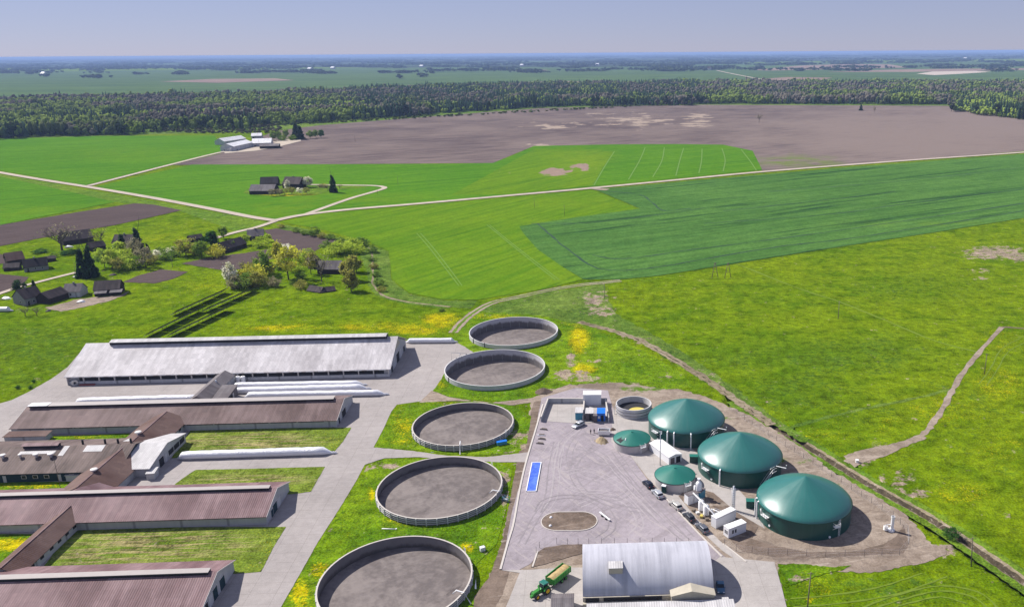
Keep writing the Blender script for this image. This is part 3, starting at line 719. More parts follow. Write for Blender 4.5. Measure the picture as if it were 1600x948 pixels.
sheet('bank_grass', [(1214, 884), (1240, 880), (1300, 886), (1330, 883), (1318, 890), (1300, 893), (1260, 905), (1235, 915), (1226, 900)], M['lush'], .09, 5, {'bare': [(1240, 905, 20, 10, .8)]}, jag=1.8)
sheet('brown_earth', [(855, 626), (835, 627), (812, 700), (797, 780), (786, 840), (765, 900), (720, 960), (690, 1010), (735, 1010), (785, 930), (800, 880), (815, 770), (830, 700), (845, 650)], M['mud'], .08, 5, jag=.8)
sheet('yard_concrete', [(-420, 720), (-420, 690), (0, 630), (18, 625), (45, 612), (80, 592), (105, 574), (130, 545), (300, 538), (640, 532), (716, 536), (728, 542), (742, 549), (722, 556), (706, 564), (700, 577), (690, 594), (675, 612), (672, 622),
                        (655, 627), (620, 632), (612, 642), (598, 672), (583, 700), (572, 722), (556, 752), (530, 795), (497, 846), (470, 894), (438, 950), (395, 1030), (-420, 1060)], M['slab'], .05, 8, jag=.3)
sheet('dirt_road', [(674, 610), (700, 620), (760, 630), (830, 622), (890, 600), (912, 604), (870, 616), (846, 624), (835, 628), (800, 633), (740, 626), (690, 627), (655, 629)], M['dirt'], .09, 5, {'grs': [(760, 628, 40, 3, .3)]}, jag=.8)
sheet('concrete_road', [(583, 699), (640, 704), (700, 712), (760, 714), (830, 706), (822, 722), (780, 722), (720, 718), (650, 714), (600, 716), (570, 726)], M['slab'], .10, 6, jag=.7)
# grass islands round the tanks
sheet('tank_grass', [(676, 610), (684, 600), (700, 575), (712, 563), (740, 550), (716, 536), (706, 530), (712, 518), (730, 497), (745, 487), (800, 480), (860, 485), (905, 500), (930, 515), (1000, 545), (1060, 580), (1085, 605), (1040, 608), (985, 598), (905, 600), (884, 606), (860, 616), (800, 627), (740, 625), (700, 619)],
      M['lush'], .06, 5, {'yel': [(905, 530, 18, 30, 1.2), (912, 575, 26, 14, 1.0), (690, 600, 12, 8, .9), (900, 505, 40, 8, .4), (770, 495, 50, 5, .8)],
                          'bare': [(893, 562, 10, 16, 1.3), (890, 585, 34, 9, 1.35), (915, 590, 26, 10, 1.0), (1040, 590, 30, 8, .6), (960, 600, 50, 6, .9), (930, 565, 20, 5, .6), (860, 608, 20, 6, .5)],
                          'drk': [(780, 612, 70, 10, .4), (990, 570, 50, 18, .5)]}, jag=1.0)
sheet('tank_grass', [(584, 699), (600, 672), (616, 643), (630, 635), (660, 628), (690, 628), (740, 627), (800, 634), (830, 650), (822, 700), (808, 706), (760, 711), (700, 709), (640, 702)], M['lush'], .075, 5,
      {'yel': [(625, 665, 26, 30, .65), (620, 690, 30, 8, .5), (690, 630, 40, 4, .6)], 'bare': [(815, 690, 26, 26, .95), (800, 705, 40, 6, .7)]}, jag=.5)
sheet('tank_grass', [(440, 950), (470, 897), (497, 849), (530, 798), (556, 755), (575, 726), (600, 717), (700, 718), (780, 722), (800, 735), (790, 800), (776, 850), (745, 880), (740, 948), (700, 1020), (398, 1020)], M['lush'], .075, 5,
      {'yel': [(581, 772, 7, 14, 1.3), (470, 930, 22, 34, 1.15), (500, 890, 20, 22, .7), (616, 812, 18, 8, .9), (730, 855, 14, 12, 1.2), (640, 818, 50, 8, .5), (480, 960, 30, 30, 1.0)],
       'bare': [(600, 728, 40, 7, 1.2), (790, 770, 14, 60, .95), (770, 865, 24, 20, .8), (575, 735, 10, 10, .5)], 'drk': [(560, 830, 60, 30, .3)]}, jag=.6)
# mown lawns between the barns
MOW = [(400, 690, 190, 18, 1.3)]
sheet('lawn', [(268, 716), (285, 690), (300, 669), (549, 668), (536, 690), (521, 707), (420, 709), (300, 714)], M['lawn'], .09, 5, {'mow': [(390, 690, 120, 16, 1.3)], 'yel': [(520, 690, 20, 14, .6)]}, jag=.4)
sheet('lawn', [(262, 772), (275, 755), (296, 740), (306, 734), (400, 732), (508, 729), (496, 750), (486, 768), (455, 772)], M['lawn'], .09, 5, {'mow': [(390, 750, 100, 12, 1.0)], 'drk': [(390, 745, 100, 10, .3)]}, jag=.4)
sheet('lawn', [(52, 905), (80, 870), (108, 824), (447, 823), (430, 850), (408, 893), (370, 896), (200, 900)], M['lawn'], .09, 5, {'mow': [(250, 850, 150, 30, 1.4), (160, 870, 80, 20, 1.2)], 'yel': [(420, 855, 20, 30, .8), (400, 885, 20, 8, .7)]}, jag=.4)
sheet('lawn', [(-300, 900), (-300, 836), (60, 834), (50, 850), (20, 882), (-300, 900)][:-1], M['lush'], .09, 5, {'yel': [(20, 850, 60, 14, 1.3)]}, jag=.4)
sheet('lawn', [(40, 690), (60, 682), (200, 677), (230, 680), (190, 690)], M['lush'], .09, 5, {'yel': [(120, 682, 60, 4, .6)]}, jag=.3)
sheet('lawn', [(-300, 770), (-300, 757), (130, 752), (110, 766)], M['lush'], .09, 5, {'yel': [(50, 760, 60, 5, .9)]}, jag=.3)
# the biogas yard
sheet('gravel_yard', [(846, 622), (900, 606), (950, 610), (958, 640), (955, 690), (985, 712), (1016, 755), (1070, 812), (1130, 868), (1180, 900), (1120, 900), (900, 852), (842, 862), (830, 880), (806, 893), (783, 890), (800, 800), (822, 722), (838, 665)],
      M['yard'], .10, 7, jag=.3)
sheet('concrete_apron', [(958, 640), (985, 640), (1040, 650), (1085, 705), (1150, 760), (1185, 800), (1195, 826), (1150, 800), (1115, 770), (1080, 760), (1060, 775), (1090, 812), (1130, 850), (1166, 878), (1155, 879), (1128, 860), (1070, 806), (1016, 752), (985, 712), (955, 690)],
      M['slab2'], .13, 6, jag=.2)
sheet('concrete_apron', [(783, 891), (830, 890), (860, 888), (1112, 880), (1125, 870), (1210, 878), (1222, 920), (1240, 990), (1245, 1050), (760, 1050), (790, 950), (812, 895)], M['slab2'], .12, 7, jag=.3)
sheet('brown_earth', [(829, 886), (838, 864), (850, 856), (880, 851), (920, 850), (1075, 848), (1078, 853), (920, 862), (890, 870), (850, 882)], M['mud'], .14, 5, {'drk': [(870, 860, 30, 6, .8)]}, jag=.6)
sheet('brown_earth', [(1095, 760), (1112, 757), (1140, 775), (1185, 822), (1175, 840), (1155, 835), (1120, 800)], M['mud'], .155, 5, jag=.4)
sheet('brown_earth', [(1052, 775), (1067, 768), (1067, 783)], M['mud'], .155, 4)
sheet('brown_earth', [(1140, 842), (1165, 838), (1200, 850), (1260, 862), (1330, 862), (1380, 850), (1400, 838), (1412, 820), (1420, 850), (1412, 864), (1340, 868), (1240, 874), (1160, 862)], M['mud'], .08, 5, {'drk': [(1210, 862, 50, 8, .6)]}, jag=.8)  # earth bank laid flat; its slope shading is put into the darker colour

# faint wheel arcs and a wet furrow in the meadow
for pts in ([(1235, 935), (1310, 928), (1380, 915), (1440, 895)], [(1240, 948), (1330, 940), (1410, 925), (1480, 900)], [(1330, 955), (1400, 930), (1470, 915), (1530, 925), (1560, 950)], [(1350, 955), (1410, 936), (1470, 923), (1520, 932), (1545, 952)],
            [(1375, 955), (1420, 942), (1470, 932), (1510, 942)], [(1530, 600), (1548, 575), (1565, 545), (1600, 525)], [(1542, 602), (1558, 578), (1575, 550), (1605, 533)]):
    ribbon('wheel_mark', pts, .45, M['faint'], .065, jag=.12)
ribbon('furrow', [(1235, 668), (1280, 655), (1330, 643), (1380, 632), (1440, 620), (1490, 607)], 1.6, M['rough'], .062, jag=.5)

# ================================================================== BUILDINGS
def gable_wall(mb, L, W, e, r, m=0, x0=0.0, y0=0.0, off=.5):
    """solid walls with gable ends; ridge along x at fraction off of the depth"""
    mb.prism([(y0, 0), (y0 + W, 0), (y0 + W, e), (y0 + W * off, r), (y0, e)], x0, x0 + L, 'x', m)
def gable_roof(mb, L, W, e, r, over=.4, t=.14, m=0, off=.5, x0=0.0, y0=0.0, gap=.02, ends=None):
    ym = W * off; oe = over if ends is None else ends
    def slope(ya, yb):                       # ya eave side, yb ridge
        sgn = -1 if ya < yb else 1
        k = (r - e) / abs(yb - ya)
        yo = ya + sgn * over; zo = e - k * over
        mb.prism([(y0 + yo, zo + gap), (y0 + yb, r + gap), (y0 + yb, r + t + gap), (y0 + yo, zo + t + gap)], x0 - oe, x0 + L + oe, 'x', m)
    slope(0, ym); slope(W, ym)
def opening(name, mat, parent, x0, x1, z0, z1, side, W=0, L=0, t=.08):
    """thin panel proud of a wall: side n(ear), f(ar), l(eft), r(ight)"""
    mb = MB()
    if side == 'n': mb.box(x0, -t, z0, x1, .06, z1)
    elif side == 'f': mb.box(x0, W - .06, z0, x1, W + t, z1)
    elif side == 'l': mb.box(-t, x0, z0, .06, x1, z1)
    else: mb.box(L - .06, x0, z0, L + t, x1, z1)
    return mb.build(name, mat, parent)

BA = radians(2.6)
# ---- the big pale barn
def big_barn():
    b = empty('dairy_barn', (-207.5, 286.3, 0), BA + radians(.15), 'long pale grey roofed barn with open curtain side, farthest of the cattle barns', 'barn')
    L, W, e, r = 119.3, 33.0, 3.5, 10.5
    mb = MB(); gable_wall(mb, L, W - 1.2, e, r - .1, 0, 0, .6); mb.build('wall', M['wallgrey'], b)
    mb = MB(); gable_roof(mb, L, W, e, r, .7, .18, ends=.8); mb.build('roof', M['roofgrey'], b)
    mb = MB(); mb.box(0, -.12, 0, L, .58, 1.25); mb.build('low_wall', M['wallwhite'], b)
    mb = MB(); mb.box(4, .50, 1.25, L - 2, .62, 2.9); mb.build('curtain_opening', M['dark'], b)
    mb = MB()
    for i in range(22): x = .15 + i * (L - .3) / 21; mb.box(x - .16, -.10, 1.2, x + .16, .62, 3.35)
    mb.box(0, -.14, 2.85, L, .60, 3.05); mb.build('post_row', M['trim'], b)
    for i in range(26):
        x = 2 + i * 4.55; MB().box(x, -.78, 3.10, x + 2.6, -.62, 3.28).build('gutter', M['white'], b)
    # ridge monitor
    m0, m1 = 9.2, L - 3.5
    mb = MB(); mb.box(m0 + .4, W / 2 - 1.2, r - .4, m1 - .4, W / 2 + 1.2, r + .95); v = mb.build('ridge_vent', M['dark'], b)
    mb = MB(); gable_roof(mb, m1 - m0, 3.6, r + .85, r + 1.35, .25, .14, x0=m0, y0=W / 2 - 1.8, ends=.05); mb.build('vent_cap', M['roofpale'], v)
    for x in (m0, m1): MB().box(x - .08, W / 2 - 1.7, r - .3, x + .08, W / 2 + 1.7, r + .85).build('vent_end', M['dark'], v)
    # east gable end: doors
    for y0_, y1_, h, mt in ((4.0, 6.4, 2.4, 'dark'), (8.8, 11.6, 3.2, 'wallwhite'), (14.2, 18.6, 3.9, 'dark'), (20.5, 23.4, 3.2, 'wallwhite'), (27.0, 29.6, 2.6, 'dark')):
        d = opening('door', M[mt], b, y0_, y1_, 0, h, 'r', W, L)
        MB().box(L - .02, y0_ - .25, h, L + .12, y1_ + .25, h + .22).build('door_frame', M['trim'], d)
    MB().prism([(W * .5 - 6, 6.0), (W * .5 + 6, 6.0), (W * .5, r - .6)], L + .0, L + .06, 'x').build('gable_boarding', M['wallcream'], b)
    opening('door', M['dark'], b, 2.5, 6.2, 0, 2.6, 'l', W, L)
    MB().box(0, -.6, .0, .25, .7, 3.4).build('corner_post', M['trim'], b)
    return b
big_barn()

def brown_barn(name, label, x, y, L, W, e, r, roof, wallm, endwall=0.0, door_spec=(), vent=(1.0, 1.0), pale_patch=False, slot=True, ang=BA, capw=1.45):
    b = empty(name, (x, y, 0), ang, label, 'barn')
    mb = MB(); gable_wall(mb, L, W, e, r - .06, 0); mb.build('wall', M[wallm], b)
    mb = MB(); gable_roof(mb, L, W, e, r, .6, .14, ends=.35); mb.build('roof', M[roof], b)
    v0, v1 = vent[0], L - vent[1]
    mb = MB(); mb.box(v0 + .2, W / 2 - .8, r - .25, v1 - .1, W / 2 + .8, r + .52); v = mb.build('ridge_vent', M['dark'], b)
    mb = MB(); mb.prism([(W / 2 - capw, r + .50), (W / 2 + capw * .9, r + .62), (W / 2 + capw * .9, r + .74), (W / 2 - capw, r + .62)], v0, v1, 'x')
    mb.build('vent_cap', M['vent'], v)
    if pale_patch:
        MB().box(v0 + .1, W / 2 - 1.6, r + .70, v0 + 6.5, W / 2 + 1.3, r + .80).build('light_panel', M['roofwhite'], v)
    if slot:
        for x0 in np.arange(2, L - 6, 9.0):
            opening('window_slot', M['dark'], b, x0, min(x0 + 8.4, L - 1), e - .62, e - .12, 'n', W, L, .03)
    for k, (sd_, a, c_, h, mt) in enumerate(door_spec):
        d = opening('door', M[mt], b, a, c_, 0, h, sd_, W, L)
        if sd_ == 'r': MB().box(L - .02, a - .15, h, L + .11, c_ + .15, h + .15).build('door_frame', M['trim'], d)
    for sx in (-.36, L + .30):
        mb = MB()
        for ya, yb in ((0, W / 2), (W, W / 2)):
            k = (r - e) / abs(yb - ya); sg = -1 if ya < yb else 1
            mb.prism([(ya + sg * .62, e - .62 * k - .05), (yb, r - .05), (yb, r + .19), (ya + sg * .62, e - .62 * k + .19)], sx, sx + .07, 'x')
        mb.build('verge_board', M['trim'], b)
    return b
bB = brown_barn('cattle_barn', 'brown roofed barn with pale ridge vent standing in front of the long white bales', -198.4, 243.5, 104.5, 20.0, 2.6, 5.8, 'roofbrown', 'wallgrey',
                door_spec=(('r', 6.6, 10.6, 2.6, 'dark'), ('r', 2.2, 3.6, 2.1, 'dark'), ('r', 12.0, 13.0, 2.0, 'wallwhite')), vent=(.6, 3.0), pale_patch=True)
MB().box(20.4, -.06, 2.0, 21.6, .04, 2.5).build('sign_box', M['wallcream'], bB)
bD = brown_barn('cattle_barn', 'faded red roofed barn between the two striped lawns', -205.0, 184.3, 112.0, 17.4, 2.7, 5.75, 'roofpink', 'wallgrey',
                door_spec=(('r', 3.4, 4.6, 2.2, 'wallgreen'), ('r', 5.0, 7.6, 2.7, 'wallgreen'), ('r', 8.4, 10.2, 2.4, 'wallwhite')), vent=(.6, 1.6), capw=.8)
bE = brown_barn('cattle_barn', 'faded red roofed barn at the bottom left corner with green gable doors', -208.0, 147.0, 116.2, 17.0, 2.7, 5.6, 'roofpink', 'wallgrey',
                door_spec=(('r', 5.6, 7.6, 2.9, 'wallgreen'), ('r', 3.2, 5.0, 2.6, 'wallwhite'), ('r', 9.2, 11.6, 2.9, 'wallgreen'), ('r', 1.4, 2.6, 2.3, 'dark')), vent=(.6, 1.4), capw=.85)
# ---- barn with roof fans and teal wall
bC = empty('milking_hall', (-206, 211.3, 0), BA, 'weathered brown roofed hall with dark teal wall and roof fans at the left edge', 'barn')
LC, WC, eC, rC = 60.0, 20.8, 3.0, 6.1
mb = MB(); gable_wall(mb, LC, WC, eC, rC - .06); mb.build('wall', M['wallgreen'], bC)
mb = MB(); gable_roof(mb, LC, WC, eC, rC, .6, .14, ends=.2); mb.build('roof', M['roofdusk'], bC)
def on_roof(y, L=LC, W=WC, e=eC, r=rC): return e + (r - e) * (y / (W / 2) if y < W / 2 else (W - y) / (W / 2))
mb = MB(); gable_roof(mb, 10.5, 2.0, rC + .75, rC + 1.1, .15, .12, x0=27.5, y0=WC / 2 - 1.0, ends=.1); v = mb.build('ridge_cowl', M['roofpink'], bC)
MB().box(27.7, WC / 2 - .8, rC - .3, 37.8, WC / 2 + .8, rC + .76).build('cowl_side', M['dark'], v)
for x0, x1, y0_, y1_ in ((27.6, 38, 7.2, 8.4), (46.0, 51.5, 7.6, 10.2), (39.5, 41.0, 6.2, 10.2)):
    z0, z1 = on_roof(y0_), on_roof(y1_)
    MB().prism([(y0_, z0 + .18), (y1_, z1 + .18), (y1_, z1 + .22), (y0_, z0 + .22)], x0, x1, 'x').build('light_panel', M['roofpale'], bC)
for x, s in ((24.0, 1), (29.0, .7), (33.5, 1), (37.8, 1.1)):
    z = on_roof(6.0); mb = MB(); mb.cyl((x, 6.0), .42 * s, z - .1, z + 1.0, 12)
    f = mb.build('roof_fan', M['steel'], bC)
    MB().lathe([(.85 * s, z + 1.0), (.8 * s, z + 1.25), (.0, z + 1.45)], 14, (x, 6.0)).build('fan_hood', M['trim'], f)
for x in (44.0, 50.6, 54.4, 58.2):
    z = on_roof(11.5); MB().cyl((x, 11.6), .30, z - .2, z + 1.7, 10).build('chimney_pipe', M['black'], bC)
for x in (33.0, 36.2, 39.4, 46.5): 
    wd = opening('window', M['trim'], bC, x - .7, x + .7, 1.1, 2.2, 'n'); MB().box(x - .58, -.10, 1.2, x + .58, -.07, 2.1).build('pane', M['glass'], wd)
for x in (27.5, 43.0): opening('door', M['wallwhite'], bC, x - .45, x + .45, 0, 2.2, 'n')
# ---- pale gable annex at its end
bG = empty('dairy_annex', (-152.3, 214.6, 0), BA, 'pale grey roofed annex with glazed grey gable beside the white silage bale', 'annex')
LG, WG, eG, rG = 14.5, 22.6, 2.9, 5.3
mb = MB(); gable_wall(mb, LG, WG, eG, rG - .06); mb.build('wall', M['wallgrey'], bG)
mb = MB(); gable_roof(mb, LG, WG, eG, rG, .5, .14, ends=.3); mb.build('roof', M['roofpale'], bG)
for y0_, y1_ in ((11.5, 14.5), (15.0, 18.2), (18.7, 21.6)):
    wd = opening('window', M['dark'], bG, y0_, y1_, 1.0, 2.6, 'r', WG, LG); MB().box(LG + .02, y0_, .85, LG + .16, y1_, 1.0).build('sill', M['trim'], wd)
dr = opening('door', M['dark'], bG, 5.6, 8.2, 0, 2.8, 'r', WG, LG); MB().box(LG + .0, 5.3, 2.8, LG + .1, 8.5, 3.0).build('lintel', M['trim'], dr)
opening('door', M['wallwhite'], bG, 9.0, 10.2, 0, 2.5, 'r', WG, LG)

# ---- cross wings between the barns: ridge runs away from the camera
def wing(name, label, cx_, y0_, y1_, W, e, r, roof, wallm, ends=.3, windows=(), ang=BA):
    p = Vector((cx_ + W / 2 * cos(ang), y0_ + W / 2 * sin(ang), 0))
    b = empty(name, p, ang + pi / 2, label, 'passage')
    L = y1_ - y0_
    mb = MB(); gable_wall(mb, L, W, e, r - .06); mb.build('wall', M[wallm], b)
    mb = MB(); gable_roof(mb, L, W, e, r, .5, .14, ends=ends); mb.build('roof', M[roof], b)
    mb = MB(); mb.box(-.2, W / 2 - .12, r + .10, L + .2, W / 2 + .12, r + .24); mb.build('ridge_cap', M['roofpink'], b)
    for a, c_ in windows: opening('window', M['dark'], b, a, c_, e - 1.3, e - .6, 'n', W, L)
    return b
w1 = wing('link_wing', 'plain brown hipped passage joining the pale annex to the barn behind it', -149.0, 224.4, 249.0, 13.0, 2.7, 5.5, 'rooftile', 'wallgrey', windows=((15, 16), (18, 19.2), (21, 22.5)))
w2 = wing('link_wing', 'plain brown passage roof in front of the pale annex with one round fan', -148.4, 199.5, 224.0, 13.6, 2.7, 5.6, 'rooftile', 'wallgrey')
for wg, yy in ((w1, 8.0), (w2, 9.0)):
    mb = MB(); mb.cyl((yy, 7.2), .5, 5.2, 6.2, 12); f = mb.build('roof_fan', M['steel'], wg)
    MB().lathe([(1.0, 6.2), (.95, 6.45), (0, 6.7)], 14, (yy, 7.2)).build('fan_hood', M['trim'], f)
wing('link_wing', 'narrow brown passage crossing the lawn between the two faded red barns', -144.2, 164.5, 191.5, 7.2, 2.6, 4.5, 'rooftile', 'wallwhite', windows=[(x, x + 1.3) for x in (4, 7.6, 11.4, 14.6, 17.8, 21)])
# dormer-like joints on the red barn
b = empty('roof_junction', (-148.2, 202.2, 0), BA + pi / 2, 'small faded red valley roof where the brown passage meets the red barn', 'roof')
mb = MB(); mb.add([(-8.0, 0, 5.70), (2.0, -7.0, 2.75), (2.0, 0, 5.55), (2.0, 7.0, 2.75), (-8.0, 0, 3.9), (2.0, -7.0, 2.4), (2.0, 7, 2.4)],
       [(0, 2, 1), (0, 3, 2), (4, 5, 6), (1, 2, 3, 6, 5), (0, 1, 5, 4), (0, 4, 6, 3)]); mb.build('roof', M['roofpink'], b)
# passage between the pale barn and the brown barn
b = empty('feed_passage', (-144.2, 263.5, 0), BA + pi / 2, 'grey brown covered passage between the pale barn and the brown barn', 'passage')
mb = MB(); gable_wall(mb, 24.0, 6.4, 3.0, 4.7); mb.build('wall', M['wallgrey'], b)
mb = MB(); gable_roof(mb, 24.0, 6.4, 3.0, 4.8, .4, .14, ends=.2); mb.build('roof', M['rooflead'], b)
MB().cyl((14, 2.4), .3, 3.5, 5.2, 10).build('vent_pipe', M['steel'], b)
b = empty('lean_to', (-143.4, 265.6, 0), BA, 'dark grey mono pitch shed beside the feed passage and white bales', 'shed')
mb = MB(); mb.prism([(0, 0), (9.5, 0), (9.5, 3.9), (0, 2.6)], 0, 5.0, 'x'); mb.build('wall', M['rooflead'], b)
mb = MB(); mb.prism([(-.3, 2.62), (9.8, 3.98), (9.8, 4.12), (-.3, 2.76)], -.2, 5.3, 'x'); mb.build('roof', M['rooflead'], b)
opening('door', M['dark'], b, 3.0, 5.0, 0, 2.4, 'r', 9.5, 5.0); MB().box(4.95, 5.2, 0, 5.1, 6.0, 2.6).build('door_frame', M['trim'], b)
# two white tanks by the pale barn
for i, (px, lab) in enumerate(((372.5, 'white upright water tank against the pale barn, nearer the passage'), (380.5, 'white upright water tank against the pale barn, farther from the passage'))):
    p = at(px, 597); t = empty('water_tank', p, 0, lab, 'tank', 'white tanks by the pale barn')
    MB().lathe([(0, 0), (.85, 0), (.85, 2.2), (.75, 2.4), (.2, 2.5)], 18).build('tank_body', M['white'], t); MB().cyl((0, 0), .22, 2.45, 2.65, 10).build('lid', M['trim'], t)
# small grey shed in front of the annex and low roof pieces
p = at(229.5, 750); b = empty('box_shed', p, BA + radians(6), 'small grey box shed with slanted pale roof by the brown passage', 'shed')
MB().prism([(0, 0), (3.2, 0), (3.2, 2.3), (0, 2.0)], 0, 2.2, 'x').build('wall', M['wallgrey'], b); MB().prism([(-.15, 2.02), (3.35, 2.34), (3.35, 2.46), (-.15, 2.14)], -.15, 2.4, 'x').build('roof', M['roofpale'], b)
p = at(104, 752); b = empty('box_shed', p, BA, 'tiny cream roofed shed tucked under the brown passage by the teal wall', 'shed')
MB().box(0, 0, 0, 3.6, 2.0, 1.9).build('wall', M['wallwhite'], b); MB().prism([(-.2, 1.92), (2.2, 2.1), (2.2, 2.2), (-.2, 2.02)], -.2, 3.8, 'x').build('roof', M['roofpale'], b)
b = empty('low_shed', at(8, 691), BA, 'low brown shed roof beside the strip of grass behind the fan hall', 'shed')
MB().box(0, 0, 0, 13, 3.0, 1.9).build('wall', M['wallgrey'], b); MB().prism([(-.3, 1.92), (3.4, 2.2), (3.4, 2.32), (-.3, 2.04)], -.3, 13.3, 'x').build('roof', M['rooftile'], b)
# white bales (silage bags)
def bag(label, p0, p1, r, group='long white silage bags', pinch=True, flat=.82, seed=1):
    a, c_ = at(*p0), at(*p1); d = c_ - a; L = d.length
    b = empty('silage_bag', a, atan2(d.y, d.x), label, 'silage bag', group)
    rnd = random.Random(seed); rings = []; n = 14; k = max(10, int(L / 1.6))
    for i in range(k + 1):
        t = i / k; x = L * t
        e = min(1, max(.12, (x / (r * 1.3)) ** .5)) if x < r * 1.3 else 1
        xe = L - x; e2 = (min(1, max(.15, (xe / (r * 2.2)) ** .8)) if xe < r * 2.2 else 1) if pinch else (min(1, max(.2, (xe / (r * .8)) ** .5)) if xe < r * .8 else 1)
        rr = r * min(e, e2) * (1 + rnd.uniform(-.035, .035))
        rings.append([(x, rr * cos(2 * pi * j / n), max(.0, flat * rr * (.86 + sin(2 * pi * j / n)) * (1 + rnd.uniform(-.02, .02)))) for j in range(n)])
    mb = MB(); v = [q for R in rings for q in R]
    mb.add(v, [(i * n + j, i * n + (j + 1) % n, (i + 1) * n + (j + 1) % n, (i + 1) * n + j) for i in range(k) for j in range(n)], 0, True)
    mb.add(rings[0], [tuple(range(n))[::-1]]); mb.add(rings[-1], [tuple(range(n))])
    mb.build('film', M['bag'], b)
    mb = MB(); mb.tube([(L - .4, 0, .5), (L + .3, 0, .4), (L + .9, .1, .25)], .45, 7, 0, .25); mb.build('tied_end', M['bag' if pinch else 'offwhite'], b)
    return b
bag('long white silage bag lying on the concrete strip between two lawns', (277, 716.5), (522, 708.5), 1.55, seed=2)
bag('white silage bag farthest from the brown barn, beside the pale barn wall', (362, 605.5), (570, 602), 1.35, seed=3)
bag('white silage bag in the middle of the three beside the pale barn', (364, 614), (576, 608), 1.45, seed=4)
bag('white silage bag nearest the brown barn, reaching out past its gable', (382, 621), (604, 617), 1.4, seed=5)
bag('white silage bag lying along the dandelion meadow behind the pale barn gable', (634, 535.5), (712, 535), 1.35, seed=6, pinch=False)
bag('white silage bag half hidden behind the brown barn roof at its left end', (116, 631), (318, 625), 1.5, seed=7)
bag('short white bag lying at the left edge by the village house', (-30, 487), (18, 486), 1.5, seed=8, pinch=False)

# teal tyre-like feeder drum by the barn corner and red trough
p = at(118, 601.5); b = empty('feed_drum', p, .3, 'grey wheel shaped drum leaning at the left corner of the pale barn', 'drum')
mb = MB(); mb.lathe([(.5, -.35), (1.15, -.35), (1.15, .35), (.5, .35), (.5, -.35)], 20); o_ = mb.build('rim', M['steel'], b); o_.rotation_euler = (pi / 2, 0, .4); o_.location = (0, -.4, 1.1)
mb = MB(); mb.cyl((0, 0), .25, -.4, .4, 10); o_ = mb.build('hub', M['dark'], b); o_.rotation_euler = (pi / 2, 0, .4); o_.location = (0, -.4, 1.1)
p = at(124, 602.5); b = empty('trough', p, BA, 'low red feed trough at the foot of the pale barn wall', 'trough')
M['redpaint'] = paint('dull red', (.30, .08, .07), .6)
mb = MB(); mb.box(0, 0, 0, 5.5, .12, .5); mb.box(0, .6, 0, 5.5, .72, .5); mb.box(0, .12, 0, .1, .6, .5); mb.box(5.4, .12, 0, 5.5, .6, .5); mb.build('sides', M['redpaint'], b); MB().box(.1, .12, .02, 5.4, .6, .12).build('floor', M['dark'], b)

